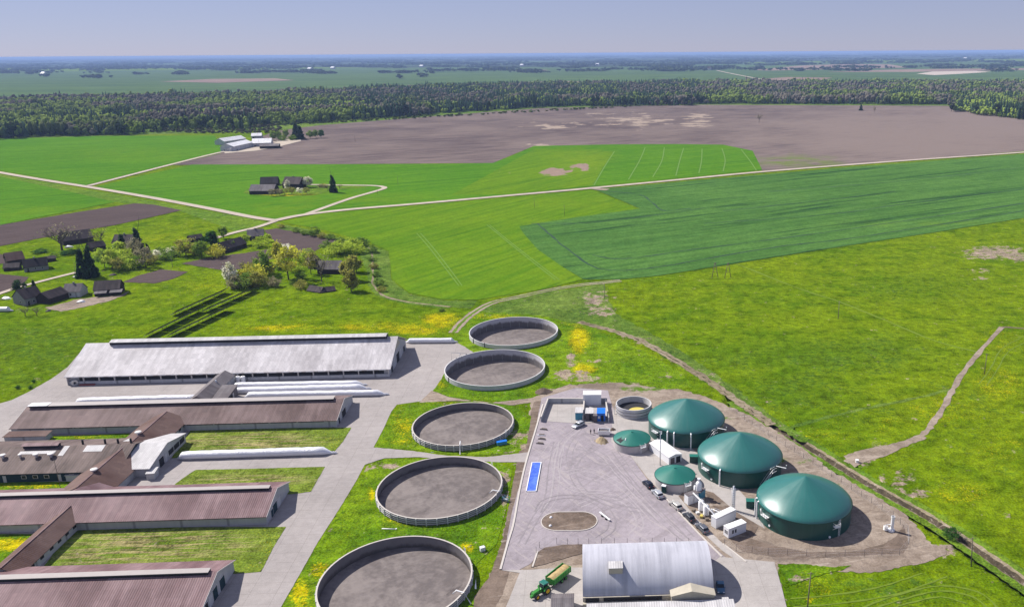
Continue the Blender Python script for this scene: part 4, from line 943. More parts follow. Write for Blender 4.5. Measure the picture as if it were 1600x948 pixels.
# ================================================================== SLURRY TANKS
TL = ['pale round slurry tank farthest from the barns, next to the dirt track', 'pale round slurry tank beside the end of the pale barn yard', 'dark walled slurry tank with a blue box against its outside',
      'dark walled slurry tank beside the blue weighbridge', 'largest looking slurry tank cut off by the bottom edge of the picture']
for i, (x, y, R, h, zs) in enumerate(TANKS):
    t = empty('slurry_tank', (x, y, 0), 0, TL[i], 'slurry tank', 'round open slurry tanks')
    wm = M['tankwall'] if i < 2 else M['tankdark']; th = .28
    mb = MB(); mb.lathe([(R, zs - .4), (R, h)], 128); mb.lathe([(R - th, zs - .4), (R - th, h)], 128); mb.lathe([(R, h), (R - th, h)], 128); o_ = mb.build('wall', wm, t)
    mb = MB(); mb.lathe([(R + .06, h - .0), (R + .06, h + .07), (R - th - .04, h + .07), (R - th - .04, h - .0), (R + .06, h)], 128); mb.build('rim', M['tankrim' if i < 2 else 'kerb'], t)
    rnd = random.Random(i)
    g = []; k = 40
    mb = MB(); mb.lathe([(0.0, zs + .05), (R * .3, zs + .06), (R * .6, zs + .03), (R * .85, zs + .05), (R - th + .01, zs)], 64); mb.build('slurry_surface', M['slurry'], t)
    mb = MB()
    if i >= 2:
        for zz in (.45, 1.0, 1.55): mb.lathe([(R + .0, zz), (R + .16, zz), (R + .16, zz + .13), (R + .0, zz + .13)], 96)
        o2 = mb.build('hoop_band', M['tankrim'], o_)
        mb = MB()
        for j in range(40):
            a = 2 * pi * j / 40; c_, s_ = cos(a), sin(a); q = []
            for rr, dd_ in ((R - .02, -.14), (R + .24, -.14), (R + .24, .14), (R - .02, .14)): q.append((c_ * rr - s_ * dd_, s_ * rr + c_ * dd_))
            mb.prism(q, 0, h - .02, 'z')
        mb.build('rib', M['tankwall'], o_)
    else:
        for j in range(30):
            a = 2 * pi * j / 30 + .1; c_, s_ = cos(a), sin(a); q = []
            for rr, dd_ in ((R - th - .02, -.03), (R + .02, -.03), (R + .02, .03), (R - th - .02, .03)): q.append((c_ * rr - s_ * dd_, s_ * rr + c_ * dd_))
            mb.prism(q, zs, h - .02, 'z')
        mb.build('panel_joint', M['steel'], o_)
        for a in ((3.75, 4.15) if i == 0 else (2.35, 2.62, 3.75)):
            c_, s_ = cos(a) * R, sin(a) * R
            MB().tube([(c_, s_, zs), (c_ * (1.0), s_, h + .15)], .22, 8).build('downpipe', M['black'], o_)
    # filling pipe bent over the rim
    if i >= 2:
        a = [0, 0, -1.45, -.25, -.35][i]; c_, s_ = cos(a), sin(a)
        mb = MB(); mb.tube([((R + 2.2) * c_, (R + 2.2) * s_, .1), ((R + .5) * c_, (R + .5) * s_, h + .6), ((R - 1.4) * c_, (R - 1.4) * s_, h + .75), ((R - 2.4) * c_, (R - 2.4) * s_, h - .4)], .16, 8); mb.build('filling_pipe', M['white'], t)
        a += 1.0
        mb = MB(); c_, s_ = cos(a), sin(a)
        for q in (-.3, .3): mb.tube([((R + .35) * c_ - q * s_, (R + .35) * s_ + q * c_, 0), ((R + .2) * c_ - q * s_, (R + .2) * s_ + q * c_, h + 1.0)], .05, 6)
        for z in np.arange(.3, h + .9, .35): mb.tube([((R + .3) * c_ + .3 * s_, (R + .3) * s_ - .3 * c_, z), ((R + .3) * c_ - .3 * s_, (R + .3) * s_ + .3 * c_, z)], .035, 5)
        mb.build('ladder', M['white'], t)
# slurry stirring gantry at tank 2, bands of pipes
p = at(706, 566); b = empty('filling_gantry', p, .3, 'thin grey pipe gantry on the yard beside the second pale slurry tank', 'pipe')
mb = MB(); mb.tube([(0, 0, 0), (0, 0, 4.2), (6.2, -.6, 3.2)], .09, 6); mb.build('pipe', M['steel'], b)
mb = MB(); mb.tube([(2.6, -1, 0), (3.2, -.3, 3.7)], .07, 6); mb.tube([(4.4, .8, 0), (3.4, -.3, 3.65)], .07, 6); mb.build('leg', M['steel'], b)
p = at(784, 694); b = empty('blue_box', p, radians(22), 'long blue box lying against the dark slurry tank wall', 'box')
MB().box(-1.6, -.6, 0, 1.6, .6, 1.1).build('body', M['teal'], b, .05); MB().box(-1.65, -.65, 1.1, 1.65, .65, 1.2).build('lid', M['blue'], b)
p = at(791, 783); b = empty('slurry_pump', p, radians(-25), 'small blue pump frame beside the dark slurry tank near the weighbridge', 'pump')
mb = MB()
for x in (-.9, .9):
    for y in (-.5, .5): mb.tube([(x, y, 0), (x, y, 1.4)], .06, 6)
for z in (.7, 1.4): mb.tube([(-.9, -.5, z), (.9, -.5, z), (.9, .5, z), (-.9, .5, z), (-.9, -.5, z)], .05, 6)
mb.build('frame', M['teal'], b); MB().box(-.6, -.35, .2, .6, .35, .9).build('pump', M['steel'], b, .05)
p = at(754, 860); b = empty('liquid_cube_tank', p, .5, 'small white cube tank in a cage on the grass by the brown earth strip', 'tank')
MB().box(-.6, -.5, .15, .6, .5, 1.15).build('bottle', M['white'], b, .06)
mb = MB()
for z in (.15, .5, .85, 1.18): mb.tube([(-.63, -.53, z), (.63, -.53, z), (.63, .53, z), (-.63, .53, z), (-.63, -.53, z)], .025, 5)
for x in (-.63, 0, .63):
    for y in (-.53, .53): mb.tube([(x, y, .1), (x, y, 1.2)], .025, 5)
mb.build('cage', M['steel'], b); MB().box(-.65, -.55, 0, .65, .55, .13).build('pallet', M['wood'], b)
p = at(608, 826.5); b = empty('white_pipe', p, radians(-4), 'white pipe lying loose on the grass between two slurry tanks', 'pipe'); MB().tube([(-1.9, 0, .15), (1.9, 0, .15)], .14, 8).build('tube', M['white'], b); MB().cyl((1.9, 0), .2, .0, .35, 8).build('flange', M['offwhite'], b)

# ================================================================== BIOGAS DIGESTERS
def dome_mesh(R, h, n=96, seam=.012):
    prof = [(1.0, 0), (.992, .045), (.97, .10), (.93, .165), (.88, .232), (.82, .305), (.74, .39), (.64, .485), (.52, .59), (.40, .69), (.29, .78), (.19, .862), (.11, .925), (.05, .972), (.02, .995), (.006, 1.0)]
    V = []; Fc = []
    for r, z in prof:
        for j in range(n):
            a = 2 * pi * j / n; k = 1 - seam * (.5 + .5 * cos(a * 16)) * sin(pi * min(1, z)) * .5
            V.append((R * r * cos(a), R * r * sin(a), h * z * k))
    for i in range(len(prof) - 1):
        for j in range(n): Fc.append((i * n + j, i * n + (j + 1) % n, (i + 1) * n + (j + 1) % n, (i + 1) * n + j))
    Fc.append(tuple((len(prof) - 1) * n + j for j in range(n)))
    return V, Fc
def platform(mb, a, R, z, wd=2.4, dp=1.1, rail=1.0):
    c_, s_ = cos(a), sin(a)
    def P(r, t, zz): return (c_ * r - s_ * t, s_ * r + c_ * t, zz)
    q = [P(R, -wd / 2, 0)[:2], P(R + dp, -wd / 2, 0)[:2], P(R + dp, wd / 2, 0)[:2], P(R, wd / 2, 0)[:2]]
    mb.prism(q, z, z + .1, 'z')
    for t in np.linspace(-wd / 2, wd / 2, 4): mb.tube([P(R + dp - .05, t, z), P(R + dp - .05, t, z + rail)], .05, 5)
    for zz in (z + rail * .5, z + rail): mb.tube([P(R, -wd / 2, zz), P(R + dp - .05, -wd / 2, zz), P(R + dp - .05, wd / 2, zz), P(R, wd / 2, zz)], .05, 5)
    for t in (-wd / 2, wd / 2): mb.tube([P(R + dp - .1, t, z), P(R, t, z - .9)], .05, 5)
def ladder(mb, a, R, z0, z1, wd=.5):
    c_, s_ = cos(a), sin(a)
    def P(r, t, zz): return (c_ * r - s_ * t, s_ * r + c_ * t, zz)
    for t in (-wd / 2, wd / 2): mb.tube([P(R + .25, t, z0), P(R + .25, t, z1)], .05, 5)
    for z in np.arange(z0 + .3, z1, .4): mb.tube([P(R + .25, -wd / 2, z), P(R + .25, wd / 2, z)], .035, 5)
def digester(x, y, label, spec):
    t = empty('biogas_digester', (x, y, 0), 0, label, 'digester', 'large green domed digesters')
    R, h = 12.25, 4.9
    mb = MB(); mb.lathe([(R, 0), (R, h)], 96); wall = mb.build('wall', M['digwall'], t)
    mb = MB(); mb.lathe([(R + .02, h - .12), (R + .22, h - .12), (R + .22, h + .1), (R + .02, h + .12)], 96); mb.build('eave_ring', M['greenbox'], wall)
    V, Fc = dome_mesh(R + .15, 6.5); mb = MB(); mb.add([(a, b_, c_ + h + .03) for a, b_, c_ in V], Fc, 0, True); mb.build('dome', M['dome'], t)
    mb = MB(); mb.lathe([(R + .02, .06), (R + 1.5, .06)], 64); mb.lathe([(R + 1.5, .06), (R + 1.5, -.2)], 64); mb.build('base_ring', M['slab'], t)
    for kind, a, *z in spec:
        a = radians(a); c_, s_ = cos(a), sin(a)
        if kind == 'platform': mb = MB(); platform(mb, a, R + .05, z[0]); mb.build('platform', M['white'], t)
        if kind == 'pipe': mb = MB(); mb.tube([((R + .55) * c_, (R + .55) * s_, 0), ((R + .55) * c_, (R + .55) * s_, h + .2), ((R + .1) * c_, (R + .1) * s_, h + .35)], .22, 8); mb.build('riser_pipe', M['white'], t)
        if kind == 'ladder': mb = MB(); ladder(mb, a, R + .05, .2, h + .1); platform(mb, a - .1, R + .05, h - 1.4, 1.6); mb.build('ladder', M['white'], t)
        if kind == 'stairs':
            mb = MB()
            def P(r, ang_, zz): return (cos(ang_) * r, sin(ang_) * r, zz)
            for rr in (R + .3, R + 1.1):
                mb.tube([P(rr, a - .30, .1), P(rr, a, h - .6), P(rr, a + .12, h - .6)], .07, 5); mb.tube([P(rr, a - .30, 1.1), P(rr, a, h + .4), P(rr, a + .12, h + .4)], .05, 5)
            for k in np.linspace(0, 1, 14): mb.tube([P(R + .3, a - .30 + .30 * k, .1 + (h - .7) * k), P(R + 1.1, a - .30 + .30 * k, .1 + (h - .7) * k)], .06, 5)
            mb.tube([P(R + .1, a + .2, h + .2), P(R + 3.0, a + .25, h + .2), P(R + 3.0, a + .25, h + 1.2)], .14, 6)
            mb.build('stairs', M['white'], t)
        if kind == 'dot': mb = MB(); mb.tube([((R) * c_, R * s_, z[0]), ((R + .2) * c_, (R + .2) * s_, z[0])], .3, 12); mb.build('porthole', M['white'], t)
    return t
digester(21.4, 243.2, 'green domed biogas digester farthest from the arched hangar', [('platform', 215, 3.4), ('pipe', 238), ('pipe', 248), ('pipe', 272), ('stairs', 306), ('dot', 226, 3.6), ('dot', 219, 1.2)])
digester(35.2, 218.2, 'green domed biogas digester standing between the other two', [('platform', 212, 3.4), ('pipe', 236), ('stairs', 306), ('dot', 200, 3.8), ('dot', 222, 1.0)])
digester(48.5, 192.3, 'green domed biogas digester nearest the white cabins', [('platform', 208, 3.4), ('pipe', 180), ('pipe', 188), ('ladder', 303), ('dot', 195, 3.6), ('dot', 214, 1.2), ('dot', 290, .7)])
for px, py, lab in ((1061.5, 699, 'dark green pump box at the foot of the farthest big digester'), (1086.5, 724, 'dark green pump box squeezed against the left side of the middle digester'), (1176, 795, 'dark green pump box against the left side of the nearest big digester')):
    b = empty('pump_box', at(px, py), radians(-4), lab, 'pump box', 'dark green boxes beside the digesters')
    MB().box(-1.7, 0, 0, 1.7, 1.6, 2.2).build('body', M['greenbox'], b, .04); MB().box(-1.8, -.1, 2.2, 1.8, 1.7, 2.34).build('lid', M['domesmall'], b)
def smalltank(x, y, label, hatch):
    t = empty('covered_tank', (x, y, 0), 0, label, 'covered tank', 'small tanks with green covers')
    R, h = 5.75, 2.75
    mb = MB(); mb.lathe([(R, 0), (R, h)], 72); wl = mb.build('wall', M['tankwall2'], t)
    mb = MB(); mb.lathe([(R + .02, h - .14), (R + .14, h - .14), (R + .14, h + .08), (R + .02, h + .08)], 72); mb.build('rim_band', M['greenbox'], wl)
    prof = [(R + .08, h + .03), (R * .9, h + .32), (R * .6, h + 1.05), (R * .3, h + 1.65), (R * .1, h + 2.0), (.05, h + 2.12)]
    mb = MB(); mb.lathe(prof, 72); mb.disc((0, 0), .05, h + 2.12, 72); mb.build('cover', M['domesmall'], t)
    MB().cyl((0, 0), .3, h + 2.0, h + 2.25, 12).build('peak_cap', M['domesmall'], t)
    mb = MB(); platform(mb, radians(302), R, 2.2, 1.8, .9, .9); ladder(mb, radians(296), R, 0, 2.9); mb.build('platform', M['white'], t)
    if hatch:
        a = radians(215); q = [(R * r_ * cos(a + d_), R * r_ * sin(a + d_)) for r_, d_ in ((.93, -.22), (.93, .2), (.55, .3), (.6, -.2))]
        mb = MB(); mb.add([(x_, y_, h + .12 + 2.05 * (1 - hypot(x_, y_) / R) + .12) for x_, y_ in q], [(0, 1, 2, 3)]); mb.add([(x_, y_, h + .05 + 2.05 * (1 - hypot(x_, y_) / R) + .08) for x_, y_ in q], [(3, 2, 1, 0)]); mb.build('hatch', M['dark'], t)
        mb = MB(); mb.tube([(q[2][0], q[2][1], h + 1.2), (q[1][0] * .9 + 1.2, q[1][1] * .9, h + .8)], .12, 6); mb.build('flap', M['white'], t)
    return t
M['tankwall2'] = walls('grey tank panels', (.47, .44, .43), None, .3)
smalltank(3.6, 233.0, 'small tank with green cone cover and open hatch near the sand heap', True)
smalltank(15.5, 209.6, 'small tank with green cone cover next to the row of parked cars', False)
t = empty('open_tank', (4.6, 258.2, 0), 0, 'small open round concrete tank next to the blue containers', 'tank')
R, h = 6.1, 3.4
mb = MB(); mb.lathe([(R, 0), (R, h)], 72); mb.lathe([(R - .3, .3), (R - .3, h)], 72); mb.lathe([(R, h), (R - .3, h)], 72); wl = mb.build('wall', M['tankwall'], t)
mb = MB()
for zz in (1.1, 2.2): mb.lathe([(R, zz), (R + .12, zz), (R + .12, zz + .12), (R, zz + .12)], 72)
mb.build('hoop_band', M['tankdark'], wl)
MB().disc((0, 0), R - .25, 1.3, 64).build('liquid', M['dark'], t)
MB().lathe([(0.01, 1.36), (3.0, 1.36)], 40, (1.2, -1.8)).build('foam_patch', M['ivory'], t)
mb = MB(); mb.tube([(-R - .6, -1.5, 0), (-R - .6, -1.5, 2.6), (-R + .4, -1.3, h + .4), (-R + 1.6, -1, 2)], .15, 6); mb.build('pipe', M['white'], t)

# ================================================================== YARD OBJECTS
# silage bunker walls
def wallrun(name, label, pts, h, th=.35, cat='wall'):
    a0 = pts[0]; b = empty(name, (a0.x, a0.y, 0), 0, label, cat)
    mb = MB()
    for p, q in zip(pts[:-1], pts[1:]):
        d = (q - p); L = d.length; d.normalize(); s = Vector((-d.y, d.x, 0)) * th / 2
        p_, q_ = p - a0 - d * th / 2.02, q - a0 + d * th / 2.02
        mb.prism([((p_ + s).x, (p_ + s).y), ((q_ + s).x, (q_ + s).y), ((q_ - s).x, (q_ - s).y), ((p_ - s).x, (p_ - s).y)], 0, h, 'z')
    mb.build('concrete_panel', M['wallgrey'], b)
    mb = MB()
    for p, q in zip(pts[:-1], pts[1:]):
        d = (q - p); d.normalize(); s = Vector((-d.y, d.x, 0)) * (th / 2 + .05); p_, q_ = p - a0, q - a0
        mb.prism([((p_ + s).x, (p_ + s).y), ((q_ + s).x, (q_ + s).y), ((q_ - s).x, (q_ - s).y), ((p_ - s).x, (p_ - s).y)], h + .003, h + .09, 'z')
    mb.build('coping', M['kerb'], b)
    return b
K = [at(845.5, 659), at(856.5, 630), at(948, 630), at(951, 660)]
wallrun('bunker_wall', 'pale concrete bunker wall around three sides of the white slab', K[:3], 1.9)
wallrun('bunker_wall', 'short concrete side wall right of the bright blue container', [at(946, 630), at(951, 660)], 1.9)
wallrun('bunker_wall', 'concrete dividing wall between the teal fronted and grey roofed containers', [at(913, 630), at(911, 657)], 1.9)
sheet('concrete_floor', [(847, 658), (857, 630), (948, 630), (951, 660), (905, 662)], M['slab2'], .16, 5)
def container(label, px, py, L, D, hh, body, roof, ang, name='container', front=None, over=.08, slope=.0):
    b = empty(name, at(px, py, .16), ang, label, 'container', None)
    mb = MB(); mb.box(0, 0, 0, L, D, hh); mb.build('body', M[body], b, .02)
    mb = MB(); mb.prism([(-over, hh + .01), (D + over, hh + .01 + slope), (D + over, hh + .13 + slope), (-over, hh + .13)], -over, L + over, 'x'); mb.build('roof', M[roof], b)
    mb = MB()
    for x in np.arange(.3, L, .6): mb.box(x - .05, -.05, .1, x + .05, .02, hh - .1)
    mb.build('corrugation', M[body], b)
    if front:
        for x0, x1, z0, z1, mt in front: MB().box(x0, -.09, z0, x1, .0, z1).build('door' if z0 < .2 else 'window', M[mt], b)
    return b
A0 = radians(0)
container('grey roofed unit with teal front inside the bunker', 899, 656, 2.5, 4.4, 2.6, 'teal', 'roofpale', A0, front=[(.2, 1.1, .1, 2.0, 'teal')])
container('dark blue unit with pale grey roof and black doorway', 915, 657, 2.7, 4.4, 2.6, 'rooflead', 'roofpale', A0, front=[(1.2, 2.0, .1, 2.2, 'dark')])
container('bright blue container with blue roof and black doorway', 933, 658, 2.7, 4.4, 2.8, 'blue', 'blue', A0, front=[(1.3, 2.2, .1, 2.2, 'dark'), (.3, 1.0, 1.0, 1.9, 'offwhite')])
container('narrow grey cabinet between the grey roofed and blue containers', 927, 660, 1.3, 1.6, 2.4, 'rooflead', 'rooflead', A0)
b = container('long grey blue container with white roof standing behind the bunker wall', 911.5, 633, 6.2, 3.6, 3.9, 'offwhite', 'roofwhite', A0)
# weighbridge
b = empty('weighbridge', at(834.5, 745), radians(.2), 'blue vehicle weighbridge deck with white kerbs at the left edge of the yard', 'weighbridge')
MB().box(-1.25, -8.3, .1, 1.25, 8.3, .34).build('deck', M['deck'], b)
for x in (-1.50, 1.27): MB().box(x, -8.5, .1, x + .23, 8.5, .44).build('side_kerb', M['white'], b)
for y in (-8.55, 8.32): MB().box(-1.27, y, .1, 1.27, y + .22, .36).build('end_kerb', M['white'], b)
# oval island
def oval(cx_, cy_, hx, r, n=20):
    q = [(cx_ + hx + r * cos(a), cy_ + r * sin(a)) for a in np.linspace(-pi / 2, pi / 2, n)] + [(cx_ - hx + r * cos(a), cy_ + r * sin(a)) for a in np.linspace(pi / 2, 3 * pi / 2, n)]
    return q
c = at(889.5, 814.5)
q = oval(0, 0, 2.9, 4.6); q2 = oval(0, 0, 2.9, 4.35)
mb = MB(); n_ = len(q)
mb.add([(x, y, .28) for x, y in q] + [(x, y, .28) for x, y in q2] + [(x, y, .0) for x, y in q] + [(x, y, .2) for x, y in q2],
       [(i, (i + 1) % n_, n_ + (i + 1) % n_, n_ + i) for i in range(n_)] + [(2 * n_ + i, 2 * n_ + (i + 1) % n_, (i + 1) % n_, i) for i in range(n_)] + [(n_ + i, n_ + (i + 1) % n_, 3 * n_ + (i + 1) % n_, 3 * n_ + i) for i in range(n_)])
o_ = mb.build('kerb', M['kerb']); o_.location = (c.x, c.y, 0); o_['kind'] = 'structure'
mb = MB(); mb.add([(x, y, .22) for x, y in q2], [tuple(range(n_))]); o_ = mb.build('island_earth', M['mud']); o_.location = (c.x, c.y, 0); o_['kind'] = 'structure'
# kerb line along the left edge of the yard
for pts in ([(848, 632), (838, 668), (822, 722), (812, 765), (802, 820), (793, 850), (782, 890)],):
    ribbon('kerb', pts, .5, M['kerb'], .22, prof=[(-.5, -.15, 0), (-.5, .06, 0), (.5, .06, 0), (.5, -.15, 0)])
for pts in ([(1128, 870), (1090, 832), (1060, 800), (1030, 768), (1012, 752)], [(840, 862), (832, 886)], [(1130, 850), (1166, 878)]):
    ribbon('kerb', pts, .4, M['kerb'], .20, prof=[(-.5, -.1, 0), (-.5, .05, 0), (.5, .05, 0), (.5, -.1, 0)])

# white cabins, process units
def unit(name, label, pL, pN, pR, hh, roofm='roofwhite', body='offwhite', windows=(), over=.06, cat='cabin'):
    n_, l, r_ = at(*pN), at(*pL), at(*pR)
    d = r_ - n_; L = d.length; a = atan2(d.y, d.x); D = (l - n_).length
    b = empty(name, (n_.x, n_.y, .15), a, label, cat)
    MB().box(0, 0, 0, L, D, hh).build('body', M[body], b, .02)
    MB().box(-over, -over, hh + .002, L + over, D + over, hh + .14).build('roof', M[roofm], b, .02)
    for s_, x0, x1, z0, z1 in windows:
        mb = MB(); g_ = MB()
        if s_ == 'n': mb.box(x0, -.05, z0, x1, .02, z1); g_.box(x0 + .08, -.065, z0 + .08, x1 - .08, -.04, z1 - .08)
        else: mb.box(-.05, x0, z0, .02, x1, z1); g_.box(-.065, x0 + .08, z0 + .08, -.04, x1 - .08, z1 - .08)
        f = mb.build('window', M['trim'], b); g_.build('pane', M['glass'], f)
    return b, L, D
b, L, D = unit('site_cabin', 'small white office cabin with dark windows, nearest the fence', (1129.7, 835.7), (1138, 841.5), (1165.6, 831), 2.6,
               windows=(('n', 1.1, 1.7, .9, 2.0), ('n', 2.0, 2.6, .9, 2.0), ('l', .35, .85, .9, 2.0), ('l', 1.05, 1.55, .9, 2.0)))
b, L, D = unit('engine_container', 'larger white container behind the small office cabin', (1112.7, 820.8), (1118.7, 826.4), (1149, 812), 2.9)
MB().box(L, .3, .4, L + .5, D - .3, 2.3).build('cooler', M['white'], b)
mb = MB(); mb.box(.5, -.05, 2.6, L - .4, .02, 2.75); mb.build('edge_trim', M['trim'], b)
b, L, D = unit('technical_container', 'white process container with dark flat roof beside the two white silos', (1067.5, 785.8), (1075, 789.8), (1091, 784.5), 2.7, 'rooflead')
b, L, D = unit('technical_container', 'blue shaded process container next to the tall white column', (1089.5, 780), (1094, 783), (1102, 776), 2.4, 'rooflead', 'teal')  # the bluish shade is put into the body colour as teal
p = at(1091.3, 778); b = empty('scrubber_column', p, 0, 'tall white cylindrical column beside the process container', 'column')
mb = MB(); mb.lathe([(.85, 0), (.85, 4.6), (.6, 5.1), (.3, 5.3), (.28, 6.0)], 20); mb.build('vessel', M['white'], b); MB().cyl((0, 0), .45, 6.0, 6.15, 12).build('cap', M['white'], b)
mb = MB(); ladder(mb, radians(200), .8, 0, 5); mb.build('ladder', M['steel'], b)
mb = MB(); mb.cyl((-1.0, .2), .35, 0, 3.8, 10); mb.build('side_pipe', M['white'], b)
for px, py, lab in ((1095.5, 798, 'white upright silo, the one nearer the process container'), (1103, 805.5, 'white upright silo, the one nearer the larger white container')):
    b = empty('gas_silo', at(px, py), 0, lab, 'silo', 'pair of white silos')
    MB().lathe([(.8, .5), (.8, 2.9), (.6, 3.25), (.2, 3.4), (0.01, 3.42)], 20).build('vessel', M['white'], b)
    mb = MB(); mb.tube([(0, 0, 3.3), (0, 0, 3.8), (.7, .3, 3.8), (.9, .4, 2.4)], .12, 6); mb.build('pipe', M['steel'], b)
    for a in (0, 2.1, 4.2): MB().tube([(.6 * cos(a), .6 * sin(a), 0), (.6 * cos(a), .6 * sin(a), .7)], .08, 6).build('leg', M['steel'], b)
a_, c_ = at(1083, 770, 3.0), at(1118, 806, 3.0)
b = empty('pipe_bridge', (a_.x, a_.y, 0), 0, 'long white sloping pipe bridge passing over the silos', 'pipe')
d_ = c_ - a_
mb = MB(); mb.tube([(0, 0, 3.1), (d_.x, d_.y, 3.1)], .15, 8); mb.build('main_pipe', M['white'], b)
mb = MB(); mb.tube([(.5, .3, 2.8), (d_.x + .5, d_.y + .3, 2.8)], .1, 6); mb.build('thin_pipe', M['steel'], b)
for t_ in (.05, .35, .65, .97): MB().tube([(d_.x * t_, d_.y * t_, 0), (d_.x * t_, d_.y * t_, 3.1)], .08, 6).build('support', M['steel'], b)
b = empty('pump_group', at(1110, 803), radians(-40), 'cluster of white pumps and pipes on the ground behind the silos', 'pumps')
mb = MB()
for k, (x, y) in enumerate(((0, 0), (1.1, .2), (2.3, -.1), (3.4, .3))): mb.box(x, y, 0, x + .7, y + .6, .9 + .3 * (k % 2)); mb.cyl((x + .35, y + .3), .2, .9, 1.6, 8)
mb.build('pump_body', M['steel'], b); mb = MB(); mb.tube([(0, .3, 1.5), (3.8, .5, 1.5)], .12, 6); mb.tube([(.5, .3, 1.5), (.5, 1.6, 1.2), (3.0, 1.6, 1.2)], .1, 6); mb.build('pipe', M['white'], b)
# small clutter on the slab
for px, py, sz, mt, lab in ((1084, 798, .5, 'wood', 'small brown crate on the slab left of the silos'), (1090, 802, .45, 'offwhite', 'small pale box on the slab in front of the silos'), (1096, 807.5, .5, 'ivory', 'small yellowish box on the slab in front of the silos'),
                            (1105, 812, .5, 'wood', 'small brown crate near the larger white container'), (1128, 826, .4, 'rooflead', 'small dark box between the two white cabins')):
    b = empty('crate', at(px, py, .14), random.uniform(0, 2), lab, 'crate'); MB().box(-sz, -sz * .7, 0, sz, sz * .7, sz * 1.1).build('box', M[mt], b, .04); MB().box(-sz * 1.05, -sz * .75, sz * 1.1, sz * 1.05, sz * .75, sz * 1.2).build('lid', M[mt], b)
b = empty('white_building', at(1045, 726.5), atan2(at(1015, 704).y - at(1045, 727).y, at(1015, 704).x - at(1045, 727).x) - pi, 'long low white building between the two small green covered tanks', 'building')
Lw = (at(1015, 704) - at(1045, 727)).length
mb = MB(); gable_wall(mb, Lw, 4.6, 2.5, 3.0, 0, -Lw, 0); mb.build('wall', M['offwhite'], b)
mb = MB(); gable_roof(mb, Lw, 4.6, 2.5, 3.05, .15, .1, x0=-Lw, ends=.1); mb.build('roof', M['roofwhite'], b)
MB().box(-.02, 2.6, .0, .06, 4.1, 2.1).build('door', M['dark'], b)
MB().box(-.02, .6, .0, .06, 2.0, 2.1).build('door', M['rooflead'], b)
# lattice mast, lamp post, gas flare, toilet
b = empty('exhaust_mast', at(1145, 797.5), radians(20), 'slim white lattice mast behind the larger white container', 'mast')
mb = MB()
for x in (-.42, .42):
    for y in (-.3, .3): mb.tube([(x, y, 0), (x, y, 6.9)], .06, 5)
for k in range(10):
    z = .3 + k * .68; mb.tube([(-.42, -.3, z), (.42, -.3, z + .6)], .05, 5); mb.tube([(-.42, -.3, z), (.42, -.3, z)], .05, 5); mb.tube([(.42, -.3, z), (.42, .3, z + .5)], .04, 5)
mb.build('lattice', M['white'], b); MB().cyl((.1, .1), .26, 0, 7.4, 10).build('flue', M['steel'], b)
b = empty('lamp_post', at(1031.5, 727), 0, 'tall thin grey lamp post beside the long white building', 'lamp post')
MB().tube([(0, 0, 0), (0, 0, 11.0)], .17, 8, 0, .11).build('pole', M['steel'], b); MB().box(-.5, -.2, 11.0, .5, .2, 11.2).build('lamp_head', M['steel'], b)
b = empty('gas_flare', at(1389, 829), 0, 'white gas flare stack with coiled pipes at the corner of the earth bank', 'flare')
MB().lathe([(.42, .6), (.42, 3.9), (.5, 3.9), (.5, 4.3), (.44, 4.3)], 16, (.7, 0)).build('stack', M['white'], b)
mb = MB()
for k in range(3): mb.tube([(-.9 + .9 * cos(a) * .55, .6 * sin(a) * .7, .5 + k * .45) for a in np.linspace(0, 2 * pi, 16)], .13, 6)
mb.tube([(-.9, 0, .2), (-.9, 0, 1.9), (.4, 0, 1.9)], .13, 6); mb.build('coil_pipe', M['white'], b); MB().lathe([(.0, .5), (.9, .5), (.9, 0)], 16, (.5, 0)).build('base', M['offwhite'], b)
b = empty('toilet_cabin', at(1037.5, 769), radians(-20), 'green portable toilet with white roof beside the small covered tank', 'toilet')
MB().box(-.6, -.6, 0, .6, .6, 2.15).build('body', M['greenbox'], b, .03); MB().box(-.66, -.66, 2.15, .66, .66, 2.35).build('roof', M['white'], b, .05); MB().box(-.42, -.65, .1, .42, -.59, 2.0).build('door', M['digwall'], b)
# skip, sand heap, people, rubble left of the yard
b = empty('skip_trailer', at(944, 679), radians(-4), 'grey skip trailer with dark load beside the sand heap', 'trailer')
mb = MB(); mb.box(-1.9, -1.2, .5, 1.9, -1.08, 1.8); mb.box(-1.9, 1.08, .5, 1.9, 1.2, 1.8); mb.box(-1.9, -1.08, .5, -1.78, 1.08, 1.8); mb.box(1.78, -1.08, .5, 1.9, 1.08, 1.8); mb.box(-1.78, -1.08, .5, 1.78, 1.08, .62); mb.build('body', M['offwhite'], b)
MB().box(-1.78, -1.08, .7, 1.0, 1.08, 1.5).build('load', M['rooflead'], b)
for x in (-.9, .9):
    o_ = MB().cyl((0, 0), .42, -1.15, -.9, 14).build('wheel', M['black'], b); o_.rotation_euler = (pi / 2, 0, 0); o_.location = (x, -2.15 + 1.0, .42)
mb = MB(); mb.tube([(-1.9, 0, .6), (-3.2, 0, .5)], .08, 6); mb.build('drawbar', M['black'], b)
